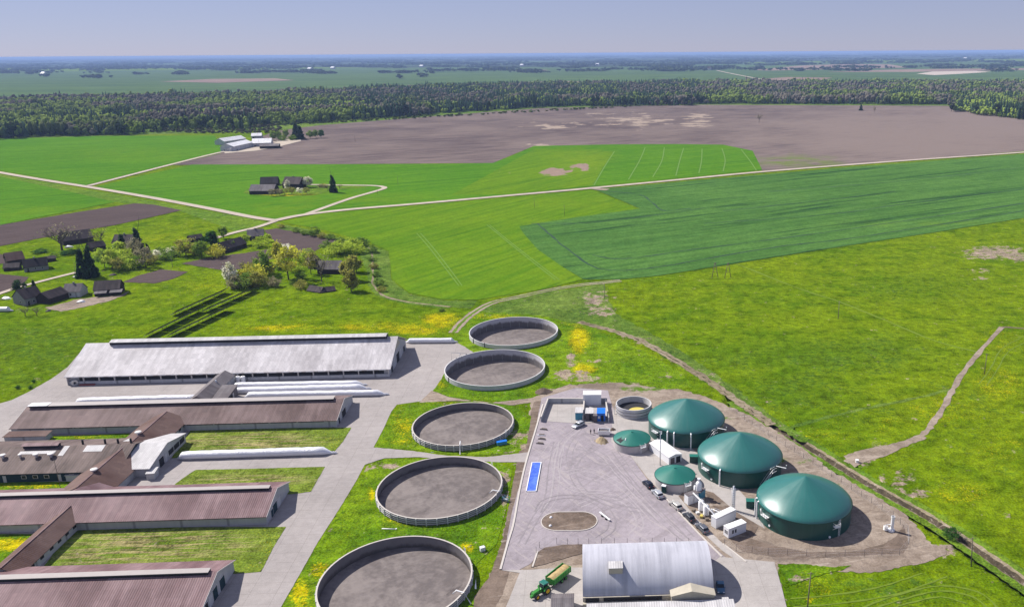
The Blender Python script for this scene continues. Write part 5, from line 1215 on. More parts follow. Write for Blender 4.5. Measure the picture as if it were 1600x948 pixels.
def heap(name, label, px, py, r, hh, m):
    b = empty(name, at(px, py, .1), random.uniform(0, 6), label, 'heap'); rnd = random.Random(int(px))
    V = []; Fc = []; n_ = 22; prof = [(1, -.15), (.85, .12), (.65, .42), (.42, .70), (.2, .92), (.0, 1.0)]
    for r_, z in prof:
        for j in range(n_): k = 1 + rnd.uniform(-.12, .12); V.append((r * r_ * k * cos(2 * pi * j / n_), r * r_ * k * .8 * sin(2 * pi * j / n_), hh * z * (1 + rnd.uniform(-.08, .08)) if z > 0 else z))
    for i in range(len(prof) - 1):
        for j in range(n_): Fc.append((i * n_ + j, i * n_ + (j + 1) % n_, (i + 1) * n_ + (j + 1) % n_, (i + 1) * n_ + j))
    mb = MB(); mb.add(V, Fc, 0, True); o_ = mb.build('pile', m, b)
    mb = MB(); 
    for j in range(12): a = rnd.uniform(0, 6.28); mb.box(r * 1.0 * cos(a) - .1, r * .82 * sin(a) - .1, -.05, r * 1.0 * cos(a) + .12, r * .82 * sin(a) + .1, .12)
    mb.build('loose_lumps', m, b); return b
heap('sand_heap', 'pale beige sand heap next to the grey skip trailer', 940, 689, 2.5, 1.5, M['sand'])
heap('gravel_heap', 'small grey gravel heap behind the skip trailer', 957, 671, 1.2, .7, M['mud'])
heap('earth_heap', 'dark brown earth heap by the dirt road near the second pale tank', 849, 612, 3.4, 1.5, M['mud'])
for px, py, lab in ((850, 671, 'pair of dark planks lying at the left edge of the yard'), (846, 680, 'pale plank lying at the left edge of the yard'), (847, 686, 'dark tyre like lump at the left edge of the yard, by the planks'), (844, 693, 'lowest dark lump at the left edge of the yard')):
    b = empty('debris', at(px, py, .1), random.uniform(-.3, .3), lab, 'debris'); mt = M['offwhite'] if 'pale' in lab else M['rooflead']
    MB().box(-1.3, -.3, 0, 1.2, .1, .3).build('plank', mt, b); MB().box(-.8, -.1, .3, 1.0, .25, .5).build('board', M['wood'], b)
def person(px, py, label, rz, top, legs):
    b = empty('person', at(px, py, .11), rz, label, 'person')
    pts = {'p': (0, 0, .95), 'c': (0, 0, 1.25), 's': (0, 0, 1.45), 'n': (0, .01, 1.56), 'h': (0, .02, 1.66), 't': (0, .02, 1.77), 'lk': (-.11, .03, .5), 'lf': (-.12, 0, .07), 'lt': (-.13, .18, .04), 'rk': (.11, .03, .5), 'rf': (.12, 0, .07), 'rt': (.13, .18, .04),
           'lh': (-.1, 0, .9), 'rh': (.1, 0, .9), 'ls': (-.2, 0, 1.42), 'le': (-.26, -.02, 1.15), 'lw': (-.24, .1, .92), 'rs': (.2, 0, 1.42), 're': (.26, -.02, 1.15), 'rw': (.24, .1, .92), 'ld': (-.23, .13, .82), 'rd': (.23, .13, .82)}
    rad = dict(p=.15, c=.15, s=.13, n=.055, h=.10, t=.08, lk=.065, lf=.045, lt=.04, rk=.065, rf=.045, rt=.04, lh=.10, rh=.10, ls=.07, le=.05, lw=.038, rs=.07, re=.05, rw=.038, ld=.035, rd=.035)
    ed = ['pc', 'cs', 'sn', 'nh', 'ht']; E2 = [('p', 'lh'), ('lh', 'lk'), ('lk', 'lf'), ('lf', 'lt'), ('p', 'rh'), ('rh', 'rk'), ('rk', 'rf'), ('rf', 'rt'), ('s', 'ls'), ('ls', 'le'), ('le', 'lw'), ('lw', 'ld'), ('s', 'rs'), ('rs', 're'), ('re', 'rw'), ('rw', 'rd')] + [tuple(e) for e in ed]
    k = list(pts); me = bpy.data.meshes.new('body'); me.from_pydata([pts[i] for i in k], [(k.index(a), k.index(c_)) for a, c_ in E2], []); me.update()
    o_ = bpy.data.objects.new('tmp', me); COL.objects.link(o_)
    o_.modifiers.new('s', 'SKIN'); sv = me.skin_vertices[0].data
    for i, n_ in enumerate(k): sv[i].radius = (rad[n_], rad[n_])
    sv[k.index('p')].use_root = True
    o_.modifiers.new('u', 'SUBSURF').levels = 1
    dg = bpy.context.evaluated_depsgraph_get(); dg.update(); m2 = bpy.data.meshes.new_from_object(o_.evaluated_get(dg)); bpy.data.objects.remove(o_)
    m2.materials.clear(); 
    for c_ in (legs, top, M['skin']): m2.materials.append(c_)
    for f in m2.polygons: f.material_index = 0 if f.center.z < .93 and abs(f.center.x) < .2 else (2 if f.center.z > 1.52 or f.center.z < .93 else 1)
    body = link('body', m2, b)
    mb = MB(); mb.lathe([(.105, 1.68), (.11, 1.74), (.07, 1.80), (0.005, 1.815)], 12, (0, .01)); mb.build('hair', M['bark'], b)
M['skin'] = paint('skin', (.45, .28, .2), .6)
person(923, 678, 'person in dark clothes standing left of the other by the skip trailer', .5, paint('dark jacket', (.03, .035, .05)), paint('dark trousers', (.02, .02, .03)))
person(928.5, 677, 'person in dark clothes standing nearer the skip trailer', 2.6, paint('grey jacket', (.06, .06, .07)), paint('navy trousers', (.02, .022, .04)))

# ---- cars
def car(label, p0, p1, colm, L=4.5, estate=True, name='parked_car', group='cars parked along the yard edge'):
    a, c_ = at(*p0, .14), at(*p1, .14); d = c_ - a; m_ = (a + c_) / 2
    b = empty(name, m_, atan2(d.y, d.x), label, 'car', group)
    h = L / 2; W = .88
    low = [(-h, .35), (-h + .05, .75), (-h + .15, .92), (-.9 if not estate else -h + .3, .98), (h - 1.35, .98), (h - .25, .80), (h, .60), (h, .32), (h - .1, .22), (-h + .1, .22)]
    mb = MB(); mb.prism(low, -W, W, 'y'); mb.build('body', M[colm], b, .09)
    rear = -h + .28 if estate else -h + .75
    n_ = 2; base = [(rear, .97), (h - 1.3, .97)]; top = [(rear + .45, 1.47), (h - 2.15, 1.47)]
    def cab(mb, inset, x0, x1, t0, t1, zb, zt):
        v = [(x0, -W + .06, zb), (x1, -W + .06, zb), (x1, W - .06, zb), (x0, W - .06, zb), (t0, -W + .24, zt), (t1, -W + .24, zt), (t1, W - .24, zt), (t0, W - .24, zt)]
        mb.add(v, [(0, 3, 2, 1), (4, 5, 6, 7), (0, 1, 5, 4), (1, 2, 6, 5), (2, 3, 7, 6), (3, 0, 4, 7)])
    mb = MB(); cab(mb, 0, rear, h - 1.25, rear + .42, h - 2.1, .96, 1.44); mb.build('window_glass', M['glass'], b)
    mb = MB(); cab(mb, 0, rear + .36, h - 1.98, rear + .50, h - 2.22, 1.42, 1.52); mb.build('roof', M[colm], b, .05)
    mb = MB()
    for s_ in (-1, 1):
        for x in (-h + 1.0, .05): mb.tube([(x, s_ * (W - .05), .97), (x + (.12 if x < 0 else 0), s_ * (W - .24), 1.45)], .045, 5)
    mb.build('pillar', M[colm], b)
    for x in (-h + .82, h - .88):
        for s_ in (-1, 1):
            o_ = MB().cyl((0, 0), .33, -.12, .12, 16).build('wheel', M['black'], b); o_.rotation_euler = (pi / 2, 0, 0); o_.location = (x, s_ * (W - .06), .33)
            r_ = MB().cyl((0, 0), .2, -.135, .135, 12).build('rim', M['steel'], o_)
    for s_ in (-1, 1):
        MB().box(h - .10, s_ * .62 - .2, .58, h + .02, s_ * .62 + .2, .74).build('headlight', M['white'], b)
        MB().box(-h - .01, s_ * .66 - .14, .70, -h + .12, s_ * .66 + .14, .88).build('tail_light', M['redpaint'], b)
        MB().box(h - 1.45, s_ * (W + .1) - .1, .95, h - 1.25, s_ * (W + .1) + .1, 1.08).build('mirror', M[colm], b)
    return b
M['cardark'] = paint('dark blue car paint', (.018, .022, .04), .25, .3, .5, .04); M['carsilver'] = paint('silver car paint', (.50, .52, .55), .3, .4, .5, .04)
M['carbeige'] = paint('pale beige car paint', (.52, .50, .46), .3, .3, .5, .04); M['cargrey'] = paint('graphite car paint', (.055, .058, .068), .25, .4, .5, .04); M['carmid'] = paint('grey car paint', (.16, .17, .19), .25, .5, .5, .04); M['carblue'] = paint('blue car paint', (.05, .13, .22), .3, .3, .5, .04)
car('dark blue estate car, first in the parked row beside the small covered tank', (1018, 764), (1007.5, 753.5), 'cardark', 4.5)
car('silver estate car, second in the parked row by the green toilet', (1033.5, 779.5), (1021.5, 767.5), 'carsilver', 4.7)
car('pale beige estate car in the middle of the parked row', (1063, 797.5), (1049, 786), 'carbeige', 4.8)
car('dark grey hatchback, fourth in the parked row near the silos', (1083, 816), (1070.5, 804), 'cargrey', 4.5)
car('mid grey estate car, last in the parked row near the office cabin', (1104.5, 834), (1090.5, 821), 'carmid', 4.7)
car('silver van like car standing alone in front of the bunker', (910.5, 662.5), (897.5, 669), 'carsilver', 4.9, name='silver_car', group=None)
car('blue car parked in the shade of the arched hangar', (1124.8, 912.5), (1126.5, 927), 'carblue', 4.2, estate=False, name='blue_car', group=None)

# ---- tractor and trailer
def wheel(parent, x, y, r, wd, rimm, name='wheel'):
    mb = MB(); mb.lathe([(r * .55, -wd / 2), (r * .92, -wd / 2), (r, -wd / 2 + .08), (r, wd / 2 - .08), (r * .92, wd / 2), (r * .55, wd / 2), (r * .55, -wd / 2)], 26)
    o_ = mb.build(name, M['black'], parent); o_.rotation_euler = (pi / 2, 0, 0); o_.location = (x, y, r)
    mb = MB(); mb.lathe([(0.01, -wd / 2 + .06), (r * .3, -wd / 2 + .02), (r * .56, -wd / 2 - .01), (r * .56, wd / 2 + .01), (r * .3, wd / 2 - .02), (.01, wd / 2 - .06)], 20); mb.build('rim', M[rimm], o_)
    return o_
a, c_ = at(852.5, 924.5), at(836, 934); d = c_ - a
b = empty('tractor', (a + c_) / 2 + Vector((0, 0, .13)), atan2(d.y, d.x), 'green tractor with yellow wheels coupled in front of the grain trailer', 'tractor')
mb = MB(); mb.prism([(-.3, .8), (-.3, 1.75), (2.1, 1.62), (2.3, 1.3), (2.3, .75)], -.45, .45, 'y'); mb.build('hood', M['tgreen'], b, .06)
MB().box(-1.7, -.35, .6, 2.0, .35, 1.0).build('chassis', M['black'], b)
mb = MB(); mb.prism([(-1.6, 1.15), (-1.75, 2.65), (-.45, 2.65), (-.2, 1.5), (-.3, 1.15)], -.75, .75, 'y'); mb.build('cab_glass', M['glass'], b)
MB().box(-1.85, -.88, 2.65, -.35, .88, 2.85).build('cab_roof', M['domesmall'], b, .05)
for x in (-1.68, -.42):
    for y in (-.74, .74): MB().tube([(x, y, 1.1), (x - .03, y, 2.68)], .05, 5).build('cab_post', M['tgreen'], b)
for y in (-1.0, 1.0):
    wheel(b, -1.25, y, .95, .55, 'tyellow', 'rear_wheel'); wheel(b, 1.55, y * .92, .62, .42, 'tyellow', 'front_wheel')
    mb = MB(); mb.prism([(-1.25 + 1.05 * cos(t_), 1.0 + 1.05 * sin(t_)) for t_ in np.linspace(.3, 2.6, 9)] + [(-1.25 + .98 * cos(t_), 1.0 + .98 * sin(t_)) for t_ in np.linspace(2.6, .3, 9)], y - .3, y + .3, 'y'); mb.build('fender', M['tgreen'], b)
MB().tube([(.6, .5, 1.5), (.6, .5, 2.7)], .06, 6).build('exhaust', M['black'], b); MB().box(2.3, -.3, .5, 2.75, .3, 1.1).build('front_weight', M['tgreen'], b)
a, c_ = at(883.5, 899), at(862, 916.5); d = c_ - a
b = empty('grain_trailer', (a + c_) / 2 + Vector((0, 0, .13)), atan2(d.y, d.x), 'green trailer loaded with beige grain behind the tractor', 'trailer')
Lt = 6.4; h = Lt / 2; z0, z1 = 1.15, 2.55
mb = MB(); mb.box(-h, -1.25, z0, h, 1.25, z0 + .12)
for y0_, y1_ in ((-1.25, -1.17), (1.17, 1.25)): mb.box(-h, y0_, z0 + .12, h, y1_, z1)
for x0, x1 in ((-h, -h + .08), (h - .08, h)): mb.box(x0, -1.17, z0 + .12, x1, 1.17, z1)
tub = mb.build('tub', M['tgreen'], b)
mb = MB()
for x in np.linspace(-h + .1, h - .1, 8): mb.box(x - .06, -1.31, z0, x + .06, -1.252, z1 - .02); mb.box(x - .06, 1.252, z0, x + .06, 1.31, z1 - .02)
mb.box(-h - .03, -1.33, z1, h + .03, -1.17, z1 + .1); mb.box(-h - .03, 1.17, z1, h + .03, 1.33, z1 + .1); mb.build('side_rib', M['tgreen'], tub)
V = []; n_ = 13; m_ = 6
for i in range(n_):
    for j in range(m_): x = -h + .1 + (Lt - .2) * i / (n_ - 1); y = -1.16 + 2.32 * j / (m_ - 1); V.append((x, y, z1 - .28 + .42 * sin(pi * j / (m_ - 1)) * (.8 + .2 * sin(i * 1.7))))
mb = MB(); mb.add(V, [(i * m_ + j, (i + 1) * m_ + j, (i + 1) * m_ + j + 1, i * m_ + j + 1) for i in range(n_ - 1) for j in range(m_ - 1)], 0, True); mb.build('grain_load', M['grain'], b)
MB().box(-h + .2, -.45, .8, h, .45, 1.13).build('chassis', M['black'], b); MB().tube([(h, 0, .9), (h + 1.5, 0, .75)], .1, 6).build('drawbar', M['tgreen'], b)
for x in (-1.3, .1):
    for y in (-1.05, 1.05): wheel(b, x, y, .55, .42, 'tgreen')

# ---- arched hangar
HA = radians(2.2)
hx, hy = -8.6, 155.0
b = empty('arched_hangar', (hx, hy, 0), HA, 'long silver arched hangar with one roof hatch', 'hangar')
Lh, Rh, hh = 29.3, 9.0, 8.1
def arc(R, H_, n=40): return [(Rh - R * cos(t_), H_ * (sin(t_)) ** .92 if sin(t_) > 1e-6 else 0) for t_ in np.linspace(0, pi, n)]
oa, ia = arc(Rh, hh), arc(Rh - .12, hh - .12)
mb = MB(); n_ = len(oa)
for x0, x1 in ((0, Lh),):
    v = [(x0, y, z) for y, z in oa] + [(x1, y, z) for y, z in oa]
    mb.add(v, [(i, i + 1, n_ + i + 1, n_ + i) for i in range(n_ - 1)], 0, True)
    v = [(x0, y, z) for y, z in ia] + [(x1, y, z) for y, z in ia]
    mb.add(v, [(i, n_ + i, n_ + i + 1, i + 1) for i in range(n_ - 1)], 0, True)
    for x in (x0, x1): mb.add([(x, y, z) for y, z in oa] + [(x, y, z) for y, z in ia], [(i, i + 1, n_ + i + 1, n_ + i) for i in range(n_ - 1)])
mb.build('arch_shell', M['hangar'], b)
for x in (.15, Lh - .35):
    mb = MB(); mb.prism(ia, x, x + .2, 'x'); mb.build('end_wall', M['wallgrey'], b)
mb = MB(); mb.box(Lh - .16, 6.5, .0, Lh - .1, 11.5, 4.2); mb.build('gate', M['wallgreen'], b)
mb = MB(); mb.box(0, -.9, 0, Lh, .35, 1.35); sw = mb.build('side_wall', M['wallcream'], b)
for x0, x1 in ((.6, 3.6), (4.6, 17.6)): MB().box(x0, -.2, 1.36, x1, .05, 2.3).build('side_window', M['dark'], b)
MB().box(.0, -.05, 1.36, Lh - 9, .3, 2.4).build('window_band', M['wallcream'], b)
mb = MB(); mb.box(5.9, 3.0, 4.5, 9.0, 5.4, 7.6); ht = mb.build('hatch', M['wallcream'], b); MB().box(5.8, 2.85, 7.6, 9.1, 5.6, 7.74).build('hatch_lid', M['roofpale'], ht)
# gabled annex and foreground roofs
b = empty('gabled_annex', (at(1049, 950).x, at(1049, 950).y, 0), HA, 'cream gabled annex wall in front of the right end of the arched hangar', 'annex')
mb = MB(); mb.prism([(0, 0), (9.6, 0), (9.6, 3.1), (4.5, 4.3), (0, 3.1)], 0, 3.2, 'y'); mb.build('wall', M['wallcream'], b)
mb = MB()
for p_, q_ in (((-.2, 3.08), (4.5, 4.28)), ((4.5, 4.28), (9.8, 3.08))): mb.prism([(p_[0], p_[1] + .03), (q_[0], q_[1] + .03), (q_[0], q_[1] + .2), (p_[0], p_[1] + .2)], -.25, 3.4, 'y')
mb.build('roof', M['wallcream'], b)
b = empty('lean_to_roof', (at(918, 958).x, at(918, 958).y, 0), HA, 'pale sheet lean to roof along the very bottom edge below the hangar', 'shed')
mb = MB(); mb.prism([(-6, 0), (0, 0), (0, 2.3), (-6, 1.7)], 0, 32, 'x'); mb.build('wall', M['wallgrey'], b); mb = MB(); mb.prism([(-6.3, 1.72), (.2, 2.35), (.2, 2.5), (-6.3, 1.87)], -.2, 32.3, 'x'); mb.build('roof', M['roofpale'], b)
b = empty('store_shed', (at(862.5, 948).x, at(862.5, 948).y, 0), HA, 'small brown grey sheet roofed shed left of the hangar at the bottom edge', 'shed')
mb = MB(); gable_wall(mb, 4.9, 4.4, 2.4, 3.0, 0, 0, -3.2); mb.build('wall', M['wallgrey'], b); mb = MB(); gable_roof(mb, 4.9, 4.4, 2.4, 3.05, .2, .1, y0=-3.2, ends=.1); mb.build('roof', M['rooflead'], b)
b = empty('small_box', at(1133, 944), HA, 'small cream cupboard standing at the hangar corner near the blue car', 'cupboard'); MB().box(-.7, -.5, 0, .7, .5, 1.5).build('body', M['wallcream'], b, .03); MB().box(-.75, -.55, 1.5, .75, .55, 1.6).build('lid', M['roofpale'], b)
b = empty('white_beam', at(945, 808, .1), radians(-55), 'white barrier beam lying beside the oval island', 'beam'); MB().box(-2.4, -.2, .35, 2.4, .2, .6).build('beam', M['white'], b)
for x in (-.8, 1.0): MB().box(x - .3, -.5, 0, x + .3, .5, .35).build('foot', M['black'], b)
for px, py, lab in ((861, 808, 'pale stone on the oval island, farther of two'), (860, 821, 'pale stone on the oval island, nearer of two')):
    b = empty('stone', at(px, py, .2), 0, lab, 'stone'); MB().lathe([(.35, 0), (.38, .15), (.25, .3), (.02, .34)], 9).build('block', M['offwhite'], b); MB().lathe([(.5, 0), (.45, .06), (.3, .08)], 9).build('pad', M['kerb'], b)

# ---- fences
def fence(label, pts, spacing=3.1, h=1.9, n=None):
    P = [at(*p) for p in pts]; b = empty('wire_fence', P[0], 0, label, 'fence')
    pos = []
    for p, q in zip(P[:-1], P[1:]):
        L = (q - p).length; k = max(1, round(L / spacing))
        for i in range(k): pos.append(p.lerp(q, i / k) - P[0])
    pos.append(P[-1] - P[0])
    first = MB().tube([(0, 0, 0), (0, 0, h)], .05, 5).build('post', M['rooflead'], b); first.location = pos[0]
    for q in pos[1:]:
        c_ = first.copy(); COL.objects.link(c_); c_.location = q
    mb = MB()
    for z in (.08, .5, .95, 1.4, h - .08): mb.tube(pos_z(pos, z), .012, 3)
    mb.build('wire_mesh', M['steel'], b)
def pos_z(pos, z): return [Vector((p.x, p.y, z)) for p in pos]
fence('thin wire fence running behind the arched hangar', [(838, 864), (843, 856), (870, 850), (920, 850.5), (1000, 850), (1076, 849.5)])
fence('thin wire fence along the outer edge of the digester platform', [(1132, 852), (1150, 861), (1200, 866), (1290, 869), (1350, 869), (1405, 867), (1420, 850), (1418, 830), (1395, 808), (1330, 765), (1270, 725), (1200, 680), (1140, 640)], 4.2)
# ---- poles
def pole(px, py, h, label, lean=(0, 0), arms=True, r=.13):
    b = empty('utility_pole', at(px, py), 0, label, 'utility pole', 'wooden poles in the fields')
    MB().tube([(0, 0, 0), (lean[0], lean[1], h)], r, 7, 0, r * .7).build('pole', M['wood'], b)
    if arms: MB().tube([(lean[0] - .7, lean[1], h - .35), (lean[0] + .7, lean[1], h - .35)], .06, 5).build('crossarm', M['wood'], b)
    return b
pole(1309.5, 497.5, 8.5, 'wooden pole standing alone in the right meadow by the worn line', r=.18)
pole(1538, 584.5, 8.5, 'wooden pole standing beside the brown footpath at the right', r=.16)
pole(1517.5, 884, 8.0, 'pale wooden pole by the ditch at the lower right', (-.6, 0), r=.15)
pole(1261, 955, 10.0, 'pale wooden pole at the bottom edge right of the concrete apron', (.3, .2), r=.16)
pole(944.5, 467, 7.5, 'dark thin pole where the dirt track meets the meadow', arms=False)
pole(882, 337, 8, 'thin dark pole in the pale green field, nearer the dark crop'); pole(835, 325, 8, 'thin dark pole in the pale green field, nearer the road')
pole(622, 289, 8, 'thin dark pole in the wheat near the bend of the farm lane'); pole(590, 304, 7, 'short pole beside the farm lane'); pole(555, 222, 9, 'thin pole in the ploughed field above the wheat edge', r=.2)
pole(94.5, 762, 9, 'dark pole in front of the teal walled hall', r=.09, arms=False)
pole(270, 418, 7, 'thin pole at the corner of the dark plot in the village'); pole(117, 428, 6.5, 'slanting pole by the village lane near the dark spruces', (.8, 0))
for px, lab in ((1117, 'A shaped double pole at the edge of the dark crop, left of the pair'), (1137, 'A shaped double pole at the edge of the dark crop, right of the pair')):
    b = empty('a_frame_pole', at(px, 434), radians(25), lab, 'utility pole', 'A shaped poles')
    for s_ in (-1, 1): MB().tube([(s_ * 2.0, 0, 0), (s_ * .15, 0, 8.6)], .17, 7).build('leg', M['wood'], b)
    MB().tube([(-1.3, 0, 3.4), (1.3, 0, 3.4)], .1, 6).build('brace', M['wood'], b); MB().tube([(-.9, .1, 8.0), (.9, .1, 8.0)], .09, 6).build('crossarm', M['wood'], b)
b = empty('well_cap', at(1339, 722), 0, 'small white concrete well cap on the sandy patch by the ditch', 'well'); MB().cyl((0, 0), .5, 0, .8, 14).build('ring', M['white'], b); MB().cyl((0, 0), .56, .8, .9, 14).build('lid', M['offwhite'], b)

# ---- solar tables: the panels face the sun, their backs and shadows face the camera
SUNH = Vector((cos(SUN_AZ), sin(SUN_AZ), 0))
for (pa, pb), lab in zip((((228, 528), (312, 486.5)), ((264, 528), (354, 485)), ((269.5, 494.5), (352, 457)), ((318, 489.5), (396, 454.5))),
                        ('solar panel table at the front left of the four', 'solar panel table at the front right of the four', 'solar panel table at the back left of the four', 'solar panel table at the back right of the four')):
    a, c_ = at(*pa), at(*pb); d = c_ - a; L = d.length
    b = empty('solar_table', a, atan2(d.y, d.x), lab + ', dark panels over grass', 'solar panel', 'ground mounted solar panel rows')
    # local +x along the row, local +y to the left (towards the sun); low edge at +y
    W, tl = 4.4, radians(31); y0_, z0_ = -1.2, .85
    def Q(s_, up): return (y0_ + W / 2 - s_ * cos(tl) + up * sin(tl), z0_ + s_ * sin(tl) + up * cos(tl))
    k = 4; seg = L / k
    for i in range(k):
        mb = MB(); mb.prism([Q(0, 0), Q(W, 0), Q(W, .06), Q(0, .06)], i * seg + .2, (i + 1) * seg - .2, 'x'); mb.build('panel', M['panel'], b)
    mb = MB()
    for x in np.arange(2.5, L, 9.0):
        yy, zz = Q(W * .75, -.05); mb.tube([(x, yy, 0), (x, yy, zz)], .07, 5); yy, zz = Q(W * .2, -.05); mb.tube([(x, yy, 0), (x, yy, zz)], .07, 5)
    for s_ in (.25, .75): yy, zz = Q(W * s_, -.06); mb.tube([(0, yy, zz), (L, yy, zz)], .05, 5)
    mb.build('frame', M['black'], b)
    yy, zz = Q(.0, -.1); MB().tube([(0, yy, zz), (L, yy, zz)], .07, 6).build('lit_strip_rail', M['steel'], b)  # added pale rail standing in for the narrow sunlit strip of ground

# ---- tyre tracks on the gravel yard
M['trk_dark'] = paint('dark tyre marks', (.250, .222, .235), .95, var=.3, sc=.5); M['trk_pale'] = paint('pale tyre marks', (.335, .30, .31), .95, var=.25, sc=.5)
TR = [([(905, 668), (880, 690), (868, 720), (872, 745), (900, 765), (950, 770)], 1), ([(912, 672), (895, 695), (890, 720), (905, 742), (940, 752)], 0), ([(930, 700), (905, 715), (895, 740), (915, 770), (960, 790), (1010, 800)], 0),
      ([(870, 690), (862, 730), (855, 780), (835, 812), (815, 850)], 0), ([(878, 690), (871, 730), (865, 778), (850, 800)], 1), ([(960, 705), (990, 745), (1030, 790), (1080, 840)], 0), ([(945, 712), (975, 750), (1015, 795), (1060, 838)], 1),
      ([(930, 720), (955, 732), (985, 760), (1000, 775)], 0), ([(840, 800), (850, 784), (880, 776), (920, 780), (950, 800), (955, 825), (935, 842)], 0), ([(905, 790), (950, 775), (985, 790), (1000, 820), (985, 838)], 1),
      ([(900, 700), (930, 705), (970, 740), (985, 765), (960, 780), (920, 770)], 0), ([(820, 790), (835, 760), (845, 720), (865, 690)], 1), ([(1000, 785), (1035, 815), (1075, 846)], 0), ([(880, 740), (920, 735), (970, 760), (1020, 810)], 1)]
for pts, dk in TR:
    P = smooth([at(*p) for p in pts], 5)
    for s_ in (-.9, .9):
        Q = []
        for i, p in enumerate(P):
            d_ = P[min(i + 1, len(P) - 1)] - P[max(i - 1, 0)]; d_.normalize(); Q.append((p.x - d_.y * s_, p.y + d_.x * s_, 0))
        ribbon('tyre_track', Q, random.uniform(.25, .5), M['trk_dark'] if dk == 0 else M['trk_pale'], .135, n=2, px=False, jag=.09)

# ================================================================== VILLAGE HOUSES
def house(name, label, b1, b2, D, e, r, roofm, wallm, cat='house', across=False, chim=True, wins=2, door=True, over=.35):
    a, c_ = at(*b1), at(*b2); d = c_ - a; L = d.length; ang = atan2(d.y, d.x)
    if across: b = empty(name, c_, ang + pi / 2, label, cat); L, D = D, L
    else: b = empty(name, a, ang, label, cat)
    mb = MB(); gable_wall(mb, L, D, e, r - .05); mb.build('wall', M[wallm], b)
    mb = MB(); gable_roof(mb, L, D, e, r, over, .16, ends=over); rf = mb.build('roof', M[roofm], b)
    if chim: mb = MB(); mb.box(L * .45, D * .5 - .4, r - .6, L * .45 + .7, D * .5 + .3, r + .9); mb.build('chimney', M['wallbrick'], rf)
    for i in range(wins):
        x = L * (i + .6) / (wins + .4); w_ = opening('window', M['trim'], b, x - .5, x + .5, 1.0, 2.1, 'n'); MB().box(x - .4, -.10, 1.1, x + .4, -.07, 2.0).build('pane', M['glass'], w_)
    if wins and D > 4:
        w_ = opening('window', M['trim'], b, D * .35, D * .35 + .9, 1.0, 2.1, 'l'); MB().box(-.10, D * .35 + .1, 1.1, -.07, D * .35 + .8, 2.0).build('pane', M['glass'], w_)
    if door: opening('door', M['wallwood'], b, L * .12, L * .12 + (1.0 if wins else 2.4), 0, 2.1, 'n')
    return b
house('village_house', 'grey blue gabled house with dark roof at the lower left of the village', (41, 478), (68, 471), 10, 3.6, 7.6, 'roofdark', 'wallbrick', wins=3)
house('village_barn', 'dark slate roofed barn right of the grey blue gabled house', (78, 475), (108, 465), 8, 2.8, 5.6, 'roofdark', 'wallwood', 'barn', chim=False, wins=0)
house('village_house', 'grey roofed house with white gable behind the dark slate roofed barn', (100, 465), (126, 464), 8, 3.0, 6.2, 'rooflead', 'wallwhite', wins=1)
bb = house('village_barn', 'dark barn with two lean to roofs at the right end of the lower yard', (148, 463), (188, 460), 9, 3.2, 6.8, 'roofdark', 'wallwood', 'barn', chim=False, wins=0)
for x in (.5, 7.6): MB().prism([(-2.6, 1.9), (.0, 2.9), (.0, 3.02), (-2.6, 2.02)], x, x + 5.8, 'x').build('lean_to_roof', M['rooflead'], bb)
house('village_house', 'low house with black roof and pale grey walls', (38.5, 425.5), (76, 421), 9, 2.8, 6.6, 'roofblack', 'wallbrick', wins=3)
house('village_barn', 'brown roofed barn behind the black roofed house', (13, 416), (40, 412), 10, 3.2, 7.0, 'rooftile', 'wallwood', 'barn', chim=False, wins=0)
house('village_shed', 'collapsed dark shed left of the black roofed house', (6, 424), (30, 422), 6, 1.8, 3.8, 'roofdark', 'wallwood', 'shed', chim=False, wins=0)
house('village_shed', 'tiny dark shed on the grass above the black roofed house', (72, 410), (88, 407.5), 5, 1.8, 3.0, 'roofdark', 'wallwood', 'shed', chim=False, wins=0)
house('village_barn', 'long dark barn behind the big bare tree', (100, 384), (147, 377), 12, 3.0, 7.6, 'roofdark', 'wallwood', 'barn', chim=False, wins=0)
house('village_house', 'dark roofed house beside the tall spruce', (176, 387), (206, 387), 10, 3.2, 7.6, 'roofdark', 'wallgrey', wins=2)
house('village_shed', 'small dark hipped shed in the village between bare trees', (142, 393), (166, 389), 7, 2.4, 5.0, 'roofdark', 'wallwood', 'shed', chim=False, wins=0)
house('village_barn', 'dark barn with moss specks between the plots', (345, 398), (386, 386), 9, 2.6, 6.4, 'roofdark', 'wallwood', 'barn', chim=False, wins=0)
house('village_house', 'slate roofed house near the crossroads', (388, 376), (413, 374), 9, 2.8, 6.4, 'rooflead', 'wallwood', wins=2)
house('village_barn', 'slate roofed barn behind the leaning bare tree', (496, 428), (531, 428), 9, 2.8, 6.6, 'rooflead', 'wallwood', 'barn', chim=False, wins=0)
house('village_barn', 'dark gabled barn touching the back of the slate roofed barn', (484, 420), (506, 417), 10, 3.0, 7.2, 'roofdark', 'wallwood', 'barn', chim=False, wins=0, across=True)
house('village_shed', 'ruined dark shed roof at the edge of the dandelion meadow', (480, 455), (500, 458), 5, .6, 2.6, 'roofdark', 'wallwood', 'shed', chim=False, wins=0, door=False)
house('village_shed', 'second ruined roof half sunk in bushes by the meadow', (502, 458), (524, 455), 5, .6, 2.2, 'roofdark', 'wallwood', 'shed', chim=False, wins=0, door=False)
house('village_shed', 'low dark shed hidden among the village bushes', (298, 379), (318, 376), 6, 2.2, 4.2, 'roofdark', 'wallwood', 'shed', chim=False, wins=0)
